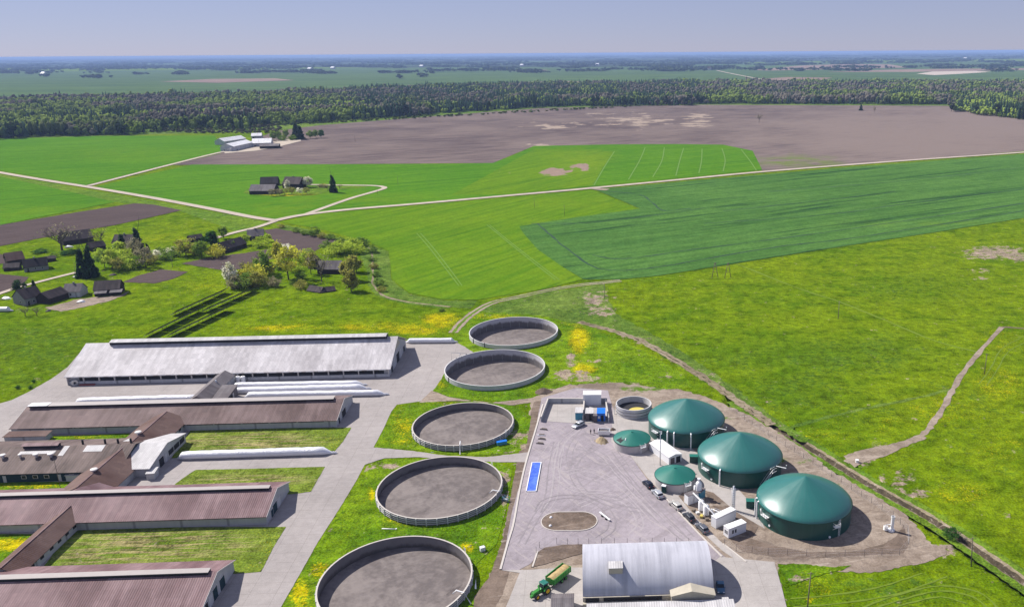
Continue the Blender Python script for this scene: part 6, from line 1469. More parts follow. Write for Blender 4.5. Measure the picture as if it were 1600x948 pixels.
# farmstead in the wheat
house('farm_barn', 'long dark barn at the front of the farmstead in the wheat', (390, 304.5), (428, 304), 14, 3.4, 8.0, 'rooflead', 'wallwood', 'barn', chim=False, wins=0)
house('farm_barn', 'black roofed barn behind the long barn of the farmstead', (407, 292), (434, 291), 12, 3.0, 8.2, 'roofblack', 'wallwood', 'barn', chim=False, wins=0)
house('farm_house', 'tall dark house of the farmstead in the wheat', (442, 295), (468, 295.5), 13, 4.6, 10.2, 'roofdark', 'wallwood', wins=3)
# white farm
house('white_barn', 'long white barn with dark doors at the white farm', (366, 236.5), (396, 229.5), 18, 6.0, 9.5, 'roofwhite', 'wallwhite', 'barn', chim=False, wins=0)
bb = house('white_barn', 'white roofed hall at the right of the white farm', (394, 230), (424, 229), 24, 5.0, 10.0, 'roofwhite', 'wallgrey', 'barn', chim=False, wins=0)
house('white_shed', 'pale blue porch shed at the near end of the white farm', (349, 236.5), (361, 237), 10, 4.0, 5.4, 'roofpale', 'wallwhite', 'shed', chim=False, wins=2)
house('white_barn', 'white barn behind at the left of the white farm', (351, 227), (385, 222), 16, 5.0, 9.0, 'roofwhite', 'wallwhite', 'barn', chim=False, wins=0)
house('grey_shed', 'low grey roofed shed at the front right of the white farm', (406, 233), (436, 232), 16, 3.4, 5.6, 'rooflead', 'wallwood', 'shed', chim=False, wins=0)
house('white_shed', 'small white gabled shed behind the white farm', (393, 217), (409, 216.5), 14, 4.0, 7.5, 'roofwhite', 'wallgrey', 'shed', chim=False, wins=0)
# tarps and vehicles in the village
def tarp(px, py, s, label, mt='white', sx=1.6):
    b = empty('covered_pile', at(px, py), random.uniform(-.5, .5), label, 'pile'); rnd = random.Random(int(px * 7)); V = []; n_ = 10
    for r_, z in ((1, 0), (.8, .5), (.5, .85), (.15, 1)):
        for j in range(n_): k = 1 + rnd.uniform(-.2, .2); V.append((s * sx * r_ * k * cos(2 * pi * j / n_), s * r_ * k * sin(2 * pi * j / n_), s * .8 * z * (1 + rnd.uniform(-.15, .1))))
    mb = MB(); mb.add(V, [(i * n_ + j, i * n_ + (j + 1) % n_, (i + 1) * n_ + (j + 1) % n_, (i + 1) * n_ + j) for i in range(3) for j in range(n_)] + [tuple(3 * n_ + j for j in range(n_))], 0, True); mb.build('tarp', M[mt], b)
    MB().box(-s * sx * .8, -s * 1.15, 0, s * sx * .3, -s * .8, .35).build('edge_weight', M['wood'], b)
tarp(127, 428, 1.7, 'white and blue tarpaulin heap at the foot of the dark spruces'); tarp(120, 433, 1.2, 'flat white sheet pile in front of the tarpaulin heap', sx=2.2); tarp(107.5, 386.5, 1.6, 'white covered pile below the big bare tree')
tarp(127, 472, 1.3, 'small white heap on the rubble in front of the village barn'); tarp(10, 467, 1.6, 'white sheet covered pile left of the grey blue house'); tarp(76, 486, 1.1, 'small dark covered box on the meadow below the village', 'rooflead', 1.0); tarp(177, 430, 1.3, 'dark covered pile right of the spruces', 'roofdark')
sheet('rubble', [(70, 481), (90, 476), (120, 468), (150, 464), (188, 461), (202, 455), (195, 462), (165, 472), (125, 481), (95, 487)], M['dirt'], .10, 5, {'grs': [(140, 470, 60, 8, .1)], 'drk': [(110, 474, 30, 6, .5)]}, jag=1.2)

# ================================================================== TREES
def leaves(name, w, h, base, n, size, tint, tint2, seed, shape='round', clumps=26):
    """crown of many leaf faces gathered in clumps"""
    r = np.random.default_rng(seed)
    C = []
    while len(C) < clumps:
        p = r.normal(size=3); p /= np.linalg.norm(p); p *= r.uniform(.45, 1.0) ** .6
        if shape == 'cone':
            z = r.uniform(0, 1) ** 1.5; rad = (1 - z) ** .85 * .98 + .03; a = r.uniform(0, 2 * pi); k = r.uniform(.55, 1)
            C.append((rad * k * cos(a), rad * k * sin(a), z * 2 - 1))
        elif shape == 'column': C.append((p[0] * .9, p[1] * .9, p[2]))
        else: C.append(tuple(p))
    C = np.array(C); cs = r.uniform(.18, .40, clumps) if shape != 'cone' else r.uniform(.10, .2, clumps)
    ct = r.uniform(0, 1, clumps); cb = r.uniform(.72, 1.28, clumps)
    which = r.integers(0, clumps, n)
    P = C[which] + r.normal(size=(n, 3)) * cs[which][:, None] * (.62, .62, .5)
    ctr = P * (w / 2, w / 2, h / 2) + (0, 0, base + h / 2)
    a = r.normal(size=(n, 3)); a /= np.linalg.norm(a, axis=1)[:, None]; b_ = np.cross(a, r.normal(size=(n, 3))); b_ /= np.linalg.norm(b_, axis=1)[:, None]
    s = size * r.uniform(.6, 1.3, n)[:, None]
    V = np.concatenate([ctr + a * s, ctr + b_ * s * .8, ctr - a * s, ctr - b_ * s * .8], 1).reshape(-1, 3)
    V[:, 2] = np.maximum(V[:, 2], .03)
    T = np.arange(n * 4).reshape(n, 4)
    t = ct[which][:, None]; col = (np.array(tint) * (1 - t) + np.array(tint2) * t) * cb[which][:, None] * r.uniform(.8, 1.2, n)[:, None]
    col = np.column_stack([np.clip(col, 0, 1), np.ones(n)]).repeat(4, 0)
    return tri_mesh(name, V, T, {'tint': col})
def trunk_mb(h, r, seed, branches=4, spread=.35, depth=1, lean=0.0):
    rnd = random.Random(seed); mb = MB()
    top = Vector((lean * h, 0, h))
    mb.tube([(0, 0, -.1), (lean * h * .4 + rnd.uniform(-.1, .1) * r, rnd.uniform(-.1, .1), h * .5), top], r, 7, 0, r * .45)
    def br(p, d, L, rr, k):
        q = p + d * L * .55 + Vector((rnd.uniform(-.1, .1), rnd.uniform(-.1, .1), 0)) * L; e_ = q + (d + Vector((0, 0, .25))).normalized() * L * .5
        mb.tube([p, q, e_], rr, 5, 0, rr * .35, cap=False)
        if k > 0:
            for _ in range(4):
                t = rnd.uniform(.3, 1); o_ = p.lerp(e_, t); a = rnd.uniform(0, 6.28)
                br(o_, (d + Vector((cos(a), sin(a), rnd.uniform(.0, .8))) * .75).normalized(), L * rnd.uniform(.4, .65), rr * .45, k - 1)
    for j in range(branches):
        a = 2 * pi * j / branches + rnd.uniform(-.4, .4); z = rnd.uniform(.45, 1.0)
        br(Vector((lean * h * z, 0, h * z)), Vector((cos(a) * spread * 2, sin(a) * spread * 2, rnd.uniform(.5, 1.2))).normalized(), h * rnd.uniform(.5, .9), r * .5, depth)
    return mb
PROTO = {}
def tree_proto(kind):
    """unit trees, 10 m high: trunk and crown meshes shared by all copies"""
    G = {'lime': ((.19, .26, .02), (.27, .32, .04)), 'green': ((.075, .135, .018), (.14, .19, .03)), 'olive': ((.15, .155, .03), (.22, .21, .05)), 'dark': ((.016, .034, .016), (.030, .055, .022)), 'round': ((.020, .060, .012), (.035, .085, .015)),
         'white': ((.55, .53, .47), (.26, .26, .14)), 'grey': ((.15, .14, .08), (.20, .18, .11)), 'yellow': ((.25, .25, .02), (.32, .31, .05))}
    base, v = kind.rsplit('_', 1); v = int(v); sh, colr = base.split('-')
    c1, c2 = G[colr]
    if sh == 'bush': return (leaves('leaf_clumps', 11, 9.5, .3, 1700, .42, c1, c2, v + 3, clumps=30), trunk_mb(4, .25, v, 4, .5, 0).mesh('stems'))
    if sh == 'tree': return (leaves('leaf_clumps', 7.5, 7.6, 2.4, 1900, .36, c1, c2, v + 11, clumps=36), trunk_mb(5.5, .22, v, 5, .35, 1).mesh('trunk'))
    if sh == 'open': return (leaves('leaf_clumps', 7.5, 7.4, 2.6, 900, .36, c1, c2, v + 21, clumps=26), trunk_mb(5.5, .24, v, 6, .4, 1).mesh('trunk'))
    if sh == 'col': return (leaves('leaf_clumps', 4.8, 9.2, .8, 1700, .36, c1, c2, v + 31, 'column', clumps=32), trunk_mb(5.5, .2, v, 4, .2, 0).mesh('trunk'))
    if sh == 'cone': return (leaves('leaf_clumps', 5.2, 9.8, .2, 1500, .5, c1, c2, v + 41, 'cone', clumps=70), trunk_mb(9.0, .2, v, 3, .1, 0).mesh('trunk'))
    if sh == 'bare': return (leaves('leaf_clumps', 8, 6.5, 3.2, 160, .22, c1, c2, v + 51, clumps=16), trunk_mb(4.8, .26, v, 9, .45, 2).mesh('trunk'))
def tree(kind, px, py, hpx, label, cat='tree', group=None, wide=1.0, name=None):
    if kind not in PROTO:
        cm, tm = tree_proto(kind); cm.materials.append(M['leaf']); tm.materials.append(M['twig' if 'bare' in kind else 'bark']); PROTO[kind] = (cm, tm)
    cm, tm = PROTO[kind]; p = at(px, py); v = p - Vector((0, 0, H)); dep = v.dot(FW)
    s = hpx * dep / F / 10.0 * 1.02
    nm = name or {'bush': 'shrub', 'cone': 'spruce_tree', 'bare': 'bare_tree'}.get(kind.split('-')[0], 'leafy_tree')
    b = empty(nm, p, random.uniform(0, 6.28), label, cat, group); b.scale = (s * wide, s * wide, s)
    link('crown' if 'bush' not in kind else 'foliage', cm, b); link('trunk' if 'bush' not in kind else 'stem', tm, b)
    return b
TL_ = [
 ('bare-grey_1', 97, 391, 46, 'big bare spreading tree in front of the long dark barn', 1.5), ('bare-olive_2', 160, 386, 31, 'bare tree right of the long dark barn', 1.2),
 ('cone-dark_1', 217, 394, 36, 'tall dark spruce right of the village house'), ('cone-dark_2', 194, 397, 30, 'dark spruce in front of the village house', 1.2), ('cone-dark_1', 232, 399, 18, 'short dark spruce next to the tall one'),
 ('cone-dark_2', 131, 433, 44, 'dark spruce above the tarpaulin heap, left of two', .9), ('cone-dark_1', 144, 433, 46, 'dark spruce above the tarpaulin heap, right of two', .9),
 ('tree-lime_1', 176, 420, 30, 'bright lime green tree right of the dark spruces'), ('bush-lime_2', 197, 414, 24, 'bright lime green bush in the middle of the village thicket', 1.2), ('tree-green_1', 164, 418, 26, 'pale green tree close to the dark spruces'),
 ('open-olive_1', 186, 424, 22, 'olive shrubby tree in front of the lime green thicket', 1.2), ('bush-green_1', 212, 418, 18, 'green bush at the right of the lime thicket', 1.2), ('open-grey_1', 228, 418, 32, 'brownish open tree right of the lime thicket'), ('open-grey_2', 212, 402, 30, 'grey brown budding tree below the tall spruce', .9),
 ('bush-white_1', 246, 404, 13, 'white blossoming bush near the tall spruce', 1.3), ('bush-green_2', 260, 406, 14, 'green bush beside the white blossoming bush', 1.3), ('open-olive_2', 291, 400, 28, 'olive brown rounded tree left of the dark round tree', 1.3), ('tree-green_2', 316, 402, 24, 'green tree between the round dark tree and the plot', 1.2),
 ('col-round_1', 330, 385, 23, 'dense dark green round tree by the lane', 1.9), ('bush-yellow_1', 337, 402, 20, 'yellow green round bush in front of the dark round tree', 1.15), ('tree-green_3', 349.5, 373, 19, 'small green tree standing alone beside the lane', .9),
 ('bush-white_2', 268, 396, 10, 'low white blossoming shrub behind the village', 1.5), ('tree-lime_2', 383, 383, 16, 'lime green tree left of the slate roofed house', 1.2), ('bush-lime_1', 409, 386, 16, 'lime green bush in front of the slate roofed house', 1.3), ('tree-lime_1', 420, 378, 12, 'small lime tree right of the slate roofed house', 1.2),
 ('col-white_1', 363, 446, 34, 'white blossoming tree at the left of the meadow thicket', 1.3), ('bush-yellow_2', 396, 441, 30, 'yellow green bush at the top of the meadow thicket', 1.2), ('bush-green_1', 384, 449, 22, 'dull green bush at the front of the meadow thicket', 1.3), ('bush-grey_1', 370, 450, 20, 'brownish bush at the front left of the meadow thicket', 1.1), ('bush-olive_1', 402, 447, 24, 'olive bush at the right of the meadow thicket', 1.1),
 ('open-grey_1', 381, 424, 16, 'small mauve budding tree behind the meadow thicket', 1.0), ('tree-green_1', 412, 430, 36, 'grey green upright tree right of the meadow thicket', .8), ('bush-olive_2', 421, 428, 18, 'olive bush at the foot of the grey green tree', 1.0),
 ('col-yellow_1', 434, 408, 30, 'slim yellow green tree behind the tall one with the visible trunk', 1.2), ('open-yellow_1', 451, 437, 54, 'tall yellow green tree with a dark visible trunk', .95), ('open-white_1', 447, 400, 20, 'white tipped blossoming tree behind the tall yellow green tree'), ('bush-grey_2', 430, 448, 16, 'round grey bush alone on the grass', 1.0), ('bush-lime_2', 470, 412, 16, 'lime bush right of the tall yellow green tree', 1.1),
 ('bare-grey_2', 503, 440, 46, 'leaning bare tree in front of the slate roofed barn', .8), ('open-olive_3', 486, 428, 34, 'olive budding tree left of the slate roofed barn', .8), ('bush-olive_1', 470, 451, 14, 'brown bush beside the ruined shed', 1.2), ('bush-green_2', 462, 444, 10, 'low green bush beside the tall yellow green tree', 1.6),
 ('col-olive_1', 549, 455, 32, 'dense brownish column tree nearest the meadow edge', 1.35), ('col-olive_2', 545, 438, 34, 'brownish column tree behind the nearest one', 1.4), ('col-olive_1', 557, 425, 26, 'brownish column tree farthest back of the three', 1.4),
 ('bush-lime_1', 523, 398, 18, 'lime thicket bush above the slate roofed barn, left', 1.5), ('bush-lime_2', 538, 395, 20, 'lime thicket bush above the slate roofed barn, middle', 1.5), ('bush-lime_1', 553, 388, 16, 'lime thicket bush above the slate roofed barn, right', 1.5), ('bush-green_1', 566, 384, 14, 'green thicket bush nearest the ditch', 1.4),
 ('bush-green_2', 491, 369, 15, 'round green bush standing highest in the ditch hedge', 1.0), ('bush-green_1', 463, 363, 8, 'small hedge bush near the crossroads', 1.4), ('bush-green_2', 477, 367, 8, 'small hedge bush left of the highest hedge bush', 1.4), ('bush-olive_2', 503, 372, 9, 'olive hedge bush right of the highest hedge bush', 1.4), ('bush-green_1', 517, 374, 9, 'green hedge bush along the pale field edge, left', 1.4), ('bush-green_2', 532, 378, 8, 'green hedge bush along the pale field edge, middle', 1.5), ('bush-green_1', 548, 381, 8, 'green hedge bush along the pale field edge, right', 1.5), ('bush-olive_1', 440, 356, 6, 'tiny olive bush closest to the crossroads', 1.5),
 ('bush-green_2', 582, 395, 12, 'green bush at the upper bend of the village ditch', 1.3), ('bush-olive_2', 584, 420, 10, 'olive bush halfway along the village ditch', 1.2), ('bush-green_1', 592, 446, 12, 'green bush at the lower bend of the village ditch', 1.2),
 ('bare-grey_1', 40, 497 - 3, 18, 'low bare fruit tree left of two below the grey blue house', 1.4), ('bare-grey_2', 58, 494, 15, 'low bare fruit tree right of two below the grey blue house', 1.4), ('tree-dark_1', 32, 458, 20, 'dark leafy tree behind the grey blue house', 1.2), ('cone-dark_2', 54, 452, 14, 'small dark spruce behind the grey blue house', 1.2),
 ('bush-lime_1', 186, 410, 20, 'lime bush behind the village thicket, left', 1.3), ('bush-lime_1', 205, 420, 16, 'lime bush at the front right of the village thicket', 1.3), ('bush-olive_2', 236, 412, 16, 'olive bush at the far right of the village thicket', 1.3), ('tree-lime_1', 190, 400, 22, 'lime tree behind the village thicket', 1.1), ('bush-green_1', 276, 400, 14, 'green bush halfway between the thicket and the round dark tree', 1.4), ('bush-olive_1', 303, 398, 16, 'olive bush right of the olive brown rounded tree', 1.3),
 ('bush-green_2', 252, 396, 10, 'green bush behind the white blossoming bush', 1.5), ('bush-lime_2', 430, 400, 14, 'lime bush at the foot of the slim yellow green tree', 1.3), ('bush-lime_1', 462, 424, 14, 'lime bush between the tall trees and the leaning bare tree', 1.3), ('bush-green_1', 440, 420, 14, 'green bush behind the tall yellow green trunk', 1.4), ('bush-lime_2', 480, 400, 12, 'lime bush behind the slate barn, left', 1.4), ('bush-olive_2', 400, 420, 14, 'olive bush on the edge of the long dark plot', 1.2),
 ('bush-green_2', 512, 390, 14, 'green bush at the corner of the upper plot', 1.4), ('bush-lime_2', 560, 396, 14, 'lime bush low at the right end of the thicket', 1.4), ('bush-olive_1', 596, 456, 9, 'olive bush near the foot of the village ditch', 1.3), ('bush-green_1', 588, 432, 9, 'green bush at the middle of the village ditch', 1.3), ('bush-green_2', 580, 408, 8, 'small green bush between the upper ditch bushes', 1.3), ('bush-lime_1', 158, 402, 14, 'lime bush left of the thicket behind the spruces', 1.2),
 ('bush-green_1', 84, 402, 7, 'small green bush near the tiny dark shed', 1.4), ('bush-lime_2', 400, 370, 10, 'lime bush behind the slate roofed house', 1.3), ('tree-green_3', 362, 390, 14, 'green tree touching the mossy dark barn', 1.1), ('bush-green_2', 470, 436, 12, 'green bush left of the leaning bare tree', 1.3), ('bush-green_2', 690, 486, 5, 'tiny green bush where the dirt track meets the yellow meadow', 1.6),
 # farmstead
 ('cone-dark_1', 521, 301, 26, 'dark spruce right of the farmstead in the wheat', .9), ('tree-white_1', 481, 293, 16, 'white blossoming tree right of the tall dark house', 1.2), ('bush-olive_1', 470, 293, 15, 'olive tree between the dark house and the white blossom', .9), ('col-white_1', 449, 296, 14, 'pale blossoming tree in front of the tall dark house', 1.3),
 ('open-grey_1', 425, 307, 12, 'grey orchard tree at the corner of the long barn', 1.2), ('open-grey_2', 437, 306, 11, 'grey orchard tree second from the long barn', 1.2), ('open-olive_1', 445, 305, 11, 'olive orchard tree in the front row', 1.2), ('open-olive_2', 456, 304, 12, 'olive orchard tree below the tall dark house', 1.2), ('open-white_1', 469, 304, 11, 'whitish orchard tree in the front row', 1.2), ('open-olive_3', 480, 304, 11, 'last orchard tree at the right of the front row', 1.2),
 ('bare-grey_1', 500, 296, 10, 'bare orchard tree along the farm lane, left', 1.5), ('bare-grey_2', 512, 299, 11, 'bare orchard tree beside the dark spruce', 1.4), ('bare-olive_2', 531, 296, 9, 'bare orchard tree along the farm lane, right', 1.6), ('bush-olive_2', 505, 293, 6, 'low bush along the farm lane', 2.0),
 # white farm
 ('cone-dark_2', 464, 218, 24, 'dark spruce clump towering over the white farm trees', 1.3), ('cone-dark_1', 470, 217, 19, 'dark spruce just right of the towering one', 1.2), ('tree-green_1', 428, 220, 14, 'green tree right behind the white farm', .9), ('tree-green_2', 436, 219, 13, 'green tree second behind the white farm', .9), ('tree-green_3', 447, 217, 14, 'green tree left of the towering spruce', .9), ('tree-green_1', 485, 217, 12, 'green tree on the lane right of the spruces', 1.0), ('tree-green_2', 494, 216, 12, 'green tree on the lane, second from the end', 1.0), ('tree-round_1', 502, 216, 12, 'dark green tree at the end of the lane', 1.0), ('bush-green_1', 441, 220, 8, 'green bush between the white farm trees', 1.3), ('bush-green_2', 457, 219, 8, 'green bush at the foot of the towering spruce', 1.4),
 # alone in the tilled field
 ('bare-grey_1', 1186, 192, 16, 'bare tree standing alone in the ploughed field', .9), ('cone-dark_1', 1345, 173, 9, 'small dark spruce alone in the pale ploughed field', 1.3), ('bare-grey_2', 1366, 177, 11, 'thin bare tree right of the lone spruce', .7),
 ('bush-round_1', 1486, 838, 14, 'dark round bush growing in the ditch at the right', 1.6), ('bush-round_2', 28, 607, 6, 'tiny dark bush on the meadow left of the pale barn, lower left', 1.0), ('bush-round_1', 48, 607, 5, 'tiny dark bush on the meadow left of the pale barn, lower right', 1.0), ('bush-round_2', 53, 597, 5, 'tiny dark bush on the meadow left of the pale barn, upper', 1.0),
 ('bush-round_1', 62, 395, 6, 'low dark hedge clump on the village grass', 3.0), ('bush-round_2', 108, 397, 7, 'low dark hedge clump below the big bare tree', 3.0),
]
for t in TL_:
    tree(t[0], t[1], t[2], t[3], t[4], 'shrub' if t[0].startswith('bush') else 'tree', None, t[5] if len(t) > 5 else 1.0)

# ================================================================== FOREST
ICO_V = None
def ico(sub):
    bm = bmesh.new(); bmesh.ops.create_icosphere(bm, subdivisions=sub, radius=1.0); bm.verts.ensure_lookup_table()
    V = np.array([v.co[:] for v in bm.verts]); T = np.array([[v.index for v in f.verts] for f in bm.faces]); bm.free(); return V, T
I1 = ico(1)
def tmpl_broad(seed, k):
    r = np.random.default_rng(seed); Vs, Ts, n = [], [], 0
    for i in range(k):
        a = r.uniform(0, 6.28); rad = r.uniform(0, .36) if i else 0; z = r.uniform(.42, .86) if i else .62
        s = r.uniform(.20, .34); V = I1[0] * (1 + r.uniform(-.28, .28, (len(I1[0]), 1))) * (s, s, s * .85) + (rad * cos(a), rad * sin(a), z)
        Vs.append(V); Ts.append(I1[1] + n); n += len(V)
    tv = np.array([(.035 * cos(a), .035 * sin(a), z) for z in (0, .6) for a in (0, 2.1, 4.2)]); Vs.append(tv); Ts.append(np.array([(0, 1, 3), (1, 4, 3), (1, 2, 4), (2, 5, 4), (2, 0, 5), (0, 3, 5)]) + n)
    return np.vstack(Vs), np.vstack(Ts), len(tv)
def tmpl_conifer(seed, layers=4, sides=7):
    r = np.random.default_rng(seed); Vs, Ts, n = [], [], 0
    for i in range(layers):
        z0 = .10 + .8 * i / layers; z1 = min(1.0, z0 + .42); rad = .23 * (1 - .75 * i / layers)
        a0 = r.uniform(0, 6)
        ring = [(rad * r.uniform(.6, 1.2) * cos(a0 + 2 * pi * j / sides), rad * r.uniform(.6, 1.2) * sin(a0 + 2 * pi * j / sides), z0 + r.uniform(-.05, .05)) for j in range(sides)]
        Vs.append(np.array(ring + [(0, 0, z1)])); Ts.append(np.array([(j, (j + 1) % sides, sides) for j in range(sides)]) + n); n += sides + 1
    tv = np.array([(.02 * cos(a), .02 * sin(a), z) for z in (0, .3) for a in (0, 2.1, 4.2)]); Vs.append(tv); Ts.append(np.array([(0, 1, 3), (1, 4, 3), (1, 2, 4), (2, 5, 4), (2, 0, 5), (0, 3, 5)]) + n)
    return np.vstack(Vs), np.vstack(Ts), len(tv)
BRO = [tmpl_broad(s, 6) for s in range(5)]; BRO_FAR = [tmpl_broad(s + 50, 3) for s in range(4)]; CON = [tmpl_conifer(s) for s in range(5)]
def nz(x, y, s, o=0): return mnoise.noise(Vector((x / s + o, y / s - o, o)))
def forest_mesh(name, trees):
    """trees: (x, y, height, width, conifer?, colour) -> one mesh"""
    Vs, Ts, Cs, n = [], [], [], 0; r = np.random.default_rng(5)
    for x, y, h, wd, con, col in trees:
        lib = CON if con else (BRO if y < 2100 else BRO_FAR); V, T, nt = lib[int(r.integers(len(lib)))]
        a = r.uniform(0, 6.28); c_, s_ = cos(a), sin(a)
        W = np.column_stack([(V[:, 0] * c_ - V[:, 1] * s_) * wd + x, (V[:, 0] * s_ + V[:, 1] * c_) * wd + y, V[:, 2] * h])
        k = np.ones((len(V), 1)) * np.array(col); k[-nt:] = (.05, .04, .035)
        Vs.append(W); Ts.append(T + n); Cs.append(np.column_stack([k, np.ones(len(V))])); n += len(V)
    return tri_mesh(name, np.vstack(Vs), np.vstack(Ts), {'tint': np.vstack(Cs)})
FOREST = [(-420, 224), (0, 218), (120, 214), (200, 211), (260, 207), (330, 206), (400, 206), (436, 196), (500, 193), (560, 188), (640, 183), (700, 178.5), (780, 173), (850, 168), (1000, 166), (1088, 165.5), (1095, 163), (1300, 163.5), (1480, 164.5), (1486, 175), (1520, 180), (1600, 188), (1760, 206), (1960, 226),
          (1960, 131), (1600, 131.5), (1300, 131), (1090, 131), (940, 133), (760, 135), (560, 142), (400, 150), (200, 155), (0, 158), (-420, 162)]
FP = np.array([pxfl(*p) for p in FOREST]); FW_ = np.array([at(*p).xy[:] for p in FOREST])
front = np.array([at(*p).xy[:] for p in FOREST[:24]])
rf = random.Random(3); cand = []
y = 900.0
while y < 3400:
    sp = 7.0 if y < 1500 else 7.0 + (y - 1500) / 1900 * 8.0
    xs = np.arange(-1.02 * y, .86 * y, sp)
    for x in xs: cand.append((x + rf.uniform(-.45, .45) * sp, y + rf.uniform(-.45, .45) * sp, sp))
    y += sp
cand = np.array(cand); flc = np.stack([1280 * cand[:, 0] / cand[:, 1], 1280 * H / cand[:, 1]], 1)
ok = inside(flc, FP); cand = cand[ok]; flc = flc[ok]
dfr = dist_poly(cand[:, :2], front)
trees, edge = [], []
for (x, y, sp), (u, v), df in zip(cand, flc, dfr):
    px = CX + u * .93; n1 = nz(x, y, 170, 1); n2 = nz(x, y, 60, 4); n3 = nz(x, y, 300, 9)
    px_ = 968 + u * 1.0
    if df < 46 * max(0, nz(x, y, 42, 7) + .12) + 14 * max(0, nz(x, y, 16, 3)): continue
    if nz(x, y, 130, 21) > .36 and df > 60: continue
    if 240 < px_ < 430 and df < 90 and rf.random() < .72: continue
    cf = .12 + .9 * max(0, n2) + (.45 if 560 < px_ < 1090 else 0) * (1 if n1 > -.12 else .3) + (.25 if px_ > 1250 and n1 > .1 else 0)
    con = rf.random() < cf
    hk = 1 + .45 * nz(x, y, 95, 13) + .25 * nz(x, y, 30, 15); h = rf.uniform(14, 24) * (1.0 if con else .85) * hk; wd = (rf.uniform(13, 19) if con else sp * rf.uniform(.95, 1.45))
    if con: col = np.array((.024, .043, .024)) * rf.uniform(.8, 1.7)
    else:
        g = 1.3 * n1 + .5 * n3 + rf.uniform(-.12, .12)
        if 480 < px_ < 1000 and df < 60: g += .25
        if px_ > 1480 and df < 130: g += .3
        if px_ < 240 and df < 60: g -= .05
        if g > .10: col = np.array((.140, .188, .042)) * rf.uniform(.75, 1.2)
        elif g > -.10: col = np.array((.105, .125, .048)) * rf.uniform(.7, 1.25)
        else: col = np.array((.130, .118, .092)) * rf.uniform(.65, 1.25)
        if df < 25: h *= rf.uniform(.55, 1.0)
        band = (60 < px_ < 600 and 230 + 90 * nz(x, y, 150, 5) < df < 420 + 120 * nz(x, y, 150, 6)) or (700 < px_ < 830 and df < 45) or (1490 < px_ and df < 110)
        if band: col = np.array((.185, .245, .045)) * rf.uniform(.8, 1.15); h *= .66; con = con and rf.random() < .2
    if df < 14 and rf.random() < .42 and len(edge) < 150 and 0 <= px_ <= 1600: edge.append((x, y, h, con, col)); continue
    trees.append((x, y, h, wd, con, col))
o = link('forest', forest_mesh('forest', trees), None, [M['forest']])
tag(o, 'mixed spring forest belt of dark conifers and light green birches across the plain', 'forest', kind='stuff')
# single trees along the forest edge
EP = {}
def edge_tree(kind, x, y, h, col_i, label, group):
    if kind not in EP:
        sh, ci, v = kind; pal = [((.10, .15, .02), (.14, .19, .03)), ((.06, .085, .022), (.085, .11, .03)), ((.075, .065, .04), (.11, .095, .055))]
        if sh == 'pine': cm = leaves('needle_clumps', 5.2, 6.0, 4.0, 420, .55, (.016, .03, .014), (.03, .05, .02), v + 3, clumps=16); tm = trunk_mb(8.5, .16, v, 3, .2, 0).mesh('trunk')
        else: cm = leaves('leaf_clumps', 5.6, 7.6, 1.8, 420, .60, pal[ci][0], pal[ci][1], v + 9, clumps=18); tm = trunk_mb(6, .16, v, 4, .3, 0).mesh('trunk')
        cm.materials.append(M['leaf']); tm.materials.append(M['bark']); EP[kind] = (cm, tm)
    cm, tm = EP[kind]; b = empty('pine_tree' if kind[0] == 'pine' else 'birch_tree', (x, y, 0), rf.uniform(0, 6.28), label, 'tree', group); b.scale = (h / 10,) * 3
    link('crown', cm, b); link('trunk', tm, b)
for x, y, h, con, col in edge:
    ci = 0 if col[1] > .1 else (1 if col[1] > .066 and col[1] > col[0] else 2)
    if con: edge_tree(('pine', 0, rf.randrange(3)), x, y, h, 0, 'dark pine with bare trunk along the near forest edge', 'pines along the forest edge')
    else:
        lb = ('light green birch along the near forest edge', 'mid green tree along the near forest edge', 'brown still bare tree along the near forest edge')[ci]; edge_tree(('birch', ci, rf.randrange(3)), x, y, h, ci, lb, lb.replace(' tree ', ' trees ').replace('birch ', 'birches '))
k = 0
for px in (256, 268, 279, 291, 303, 312, 322, 331, 340, 349, 358, 366, 375, 384, 391, 398, 406, 414):
    p = at(px + rf.uniform(-3, 3), 208 - (px - 256) * .035 - rf.uniform(0, 8)); edge_tree(('pine', 0, k % 3), p.x, p.y, rf.uniform(17, 22), 0, 'dark pine with tall bare trunk in the thinned clearing behind the left wheat field', 'pines in the thinned clearing'); k += 1
# low scrub in the clearing, stuff
tr = []
for _ in range(420):
    p = at(rf.uniform(235, 440), rf.uniform(193, 209)); tr.append((p.x, p.y, rf.uniform(1.5, 5), rf.uniform(4, 8), False, np.array((.085, .085, .045)) * rf.uniform(.6, 1.4)))
for _ in range(160):
    t_ = rf.uniform(0, 1); p = at(430 + 560 * t_, 197 - 30 * t_ + rf.uniform(-1.2, .6)); tr.append((p.x, p.y, rf.uniform(2, 5), rf.uniform(5, 9), False, np.array((.09, .115, .03)) * rf.uniform(.7, 1.3)))
o = link('forest_scrub', forest_mesh('scrub', tr), None, [M['forest']]); tag(o, 'low scrub and brushwood on the cleared strip before the forest', 'scrub', kind='stuff')
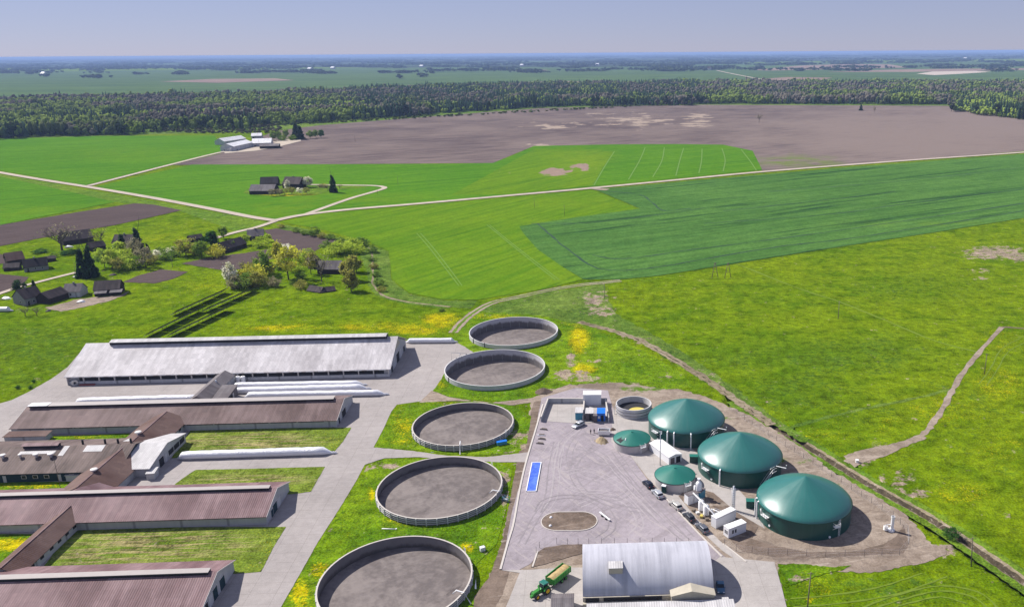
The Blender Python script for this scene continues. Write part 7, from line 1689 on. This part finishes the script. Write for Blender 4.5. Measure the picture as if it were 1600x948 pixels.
# ---- woods far out on the plain
tr = []; r2 = random.Random(8)
def wood(px, py, wpx, n, dpx=1.2, h=18, con=.5):
    for _ in range(n):
        p = at(px + r2.gauss(0, .42) * wpx, py + r2.uniform(-dpx, dpx)); 
        sc_ = max(1.0, p.y / 5200.0)
        c_ = np.array((.022, .038, .024)) if r2.random() < con else np.array((.055, .075, .035)); tr.append((p.x, p.y, h * r2.uniform(.7, 1.25), 26 * sc_ * r2.uniform(.8, 1.6), r2.random() < .15, c_ * r2.uniform(.7, 1.3)))
for a in ((50, 109, 60, 60), (190, 108, 50, 70), (70, 120, 10, 10), (150, 122, 24, 16), (200, 106, 120, 120), (20, 104, 60, 90), (660, 120, 8, 8), (625, 122, 5, 5), (830, 113.5, 26, 60), (735, 111, 40, 40), (1050, 111, 40, 70), (1110, 108, 50, 60), (1240, 101, 6, 6), (1330, 107, 4, 4), (1340, 98, 60, 60), (1480, 96, 60, 60), (1580, 103, 30, 20), (1570, 112, 30, 14),
          (700, 100, 90, 110), (560, 104, 80, 100), (430, 106, 60, 80), (860, 101, 80, 110), (960, 98, 80, 110), (1150, 96, 120, 140), (330, 107, 70, 80), (1090, 100, 60, 50)): wood(a[0], a[1], a[2], a[3] * 2, 1.4)
for _ in range(520):
    px = r2.uniform(-80, 1680); base = 91.8 - px * .0070; py = base + abs(r2.gauss(0, 1)) * 5.5 + .7; wood(px, py, r2.uniform(8, 46), int(r2.uniform(14, 46)), .35, 20, .6)
for _ in range(170):
    px = r2.uniform(-80, 1680); py = 101 - px * .004 + r2.uniform(0, 17); wood(px, py, r2.uniform(4, 44), int(r2.uniform(6, 60)), .3, 17, .5)
o = link('distant_woods', forest_mesh('distant_woods', tr), None, [M['forest']]); tag(o, 'scattered woods fading into blue haze towards the horizon', 'woods', kind='stuff')
# specks of far farms
for i, (px, py, lab) in enumerate(((516, 108.5, 'tiny white farm far out left of centre'), (480, 110, 'tiny pale shed near the tiny white farm'), (63, 118, 'tiny pale farm far out at the left'), (812, 104, 'tiny white farm far out at the centre'), (930, 103, 'tiny pale shed far out right of centre'), (1427, 82.5, 'tiny white tower like barn on the right horizon'), (1105, 110, 'tiny dark roofed farm at the end of the far pale road'), (1505, 92.5, 'tiny white farm far out at the right'), (655, 105.5, 'tiny pale barn far out left of the centre woods'))):
    house('far_farm', lab, (px, py), (px + 5, py), 30, 12, 22, 'roofwhite' if 'dark' not in lab else 'roofdark', 'wallwhite', 'farm', chim=False, wins=0, door=False)

# ================================================================== HAZE
mb = MB(); mb.box(-52000, -4200, -5.5, 52000, 60000, 119.6)
n = bpy.data.materials.new('haze'); n.use_nodes = True
for q in list(n.node_tree.nodes):
    if q.type != 'OUTPUT_MATERIAL': n.node_tree.nodes.remove(q)
pv = n.node_tree.nodes.new('ShaderNodeVolumePrincipled'); pv.inputs['Color'].default_value = (.42, .60, 1.0, 1); pv.inputs['Density'].default_value = HAZE_D; pv.inputs['Anisotropy'].default_value = 0.0
n.node_tree.links.new(pv.outputs[0], n.node_tree.nodes['Material Output'].inputs['Volume'])
o = mb.build('haze', n); tag(o, 'thin blue air haze lying over the whole plain', 'haze', kind='stuff')
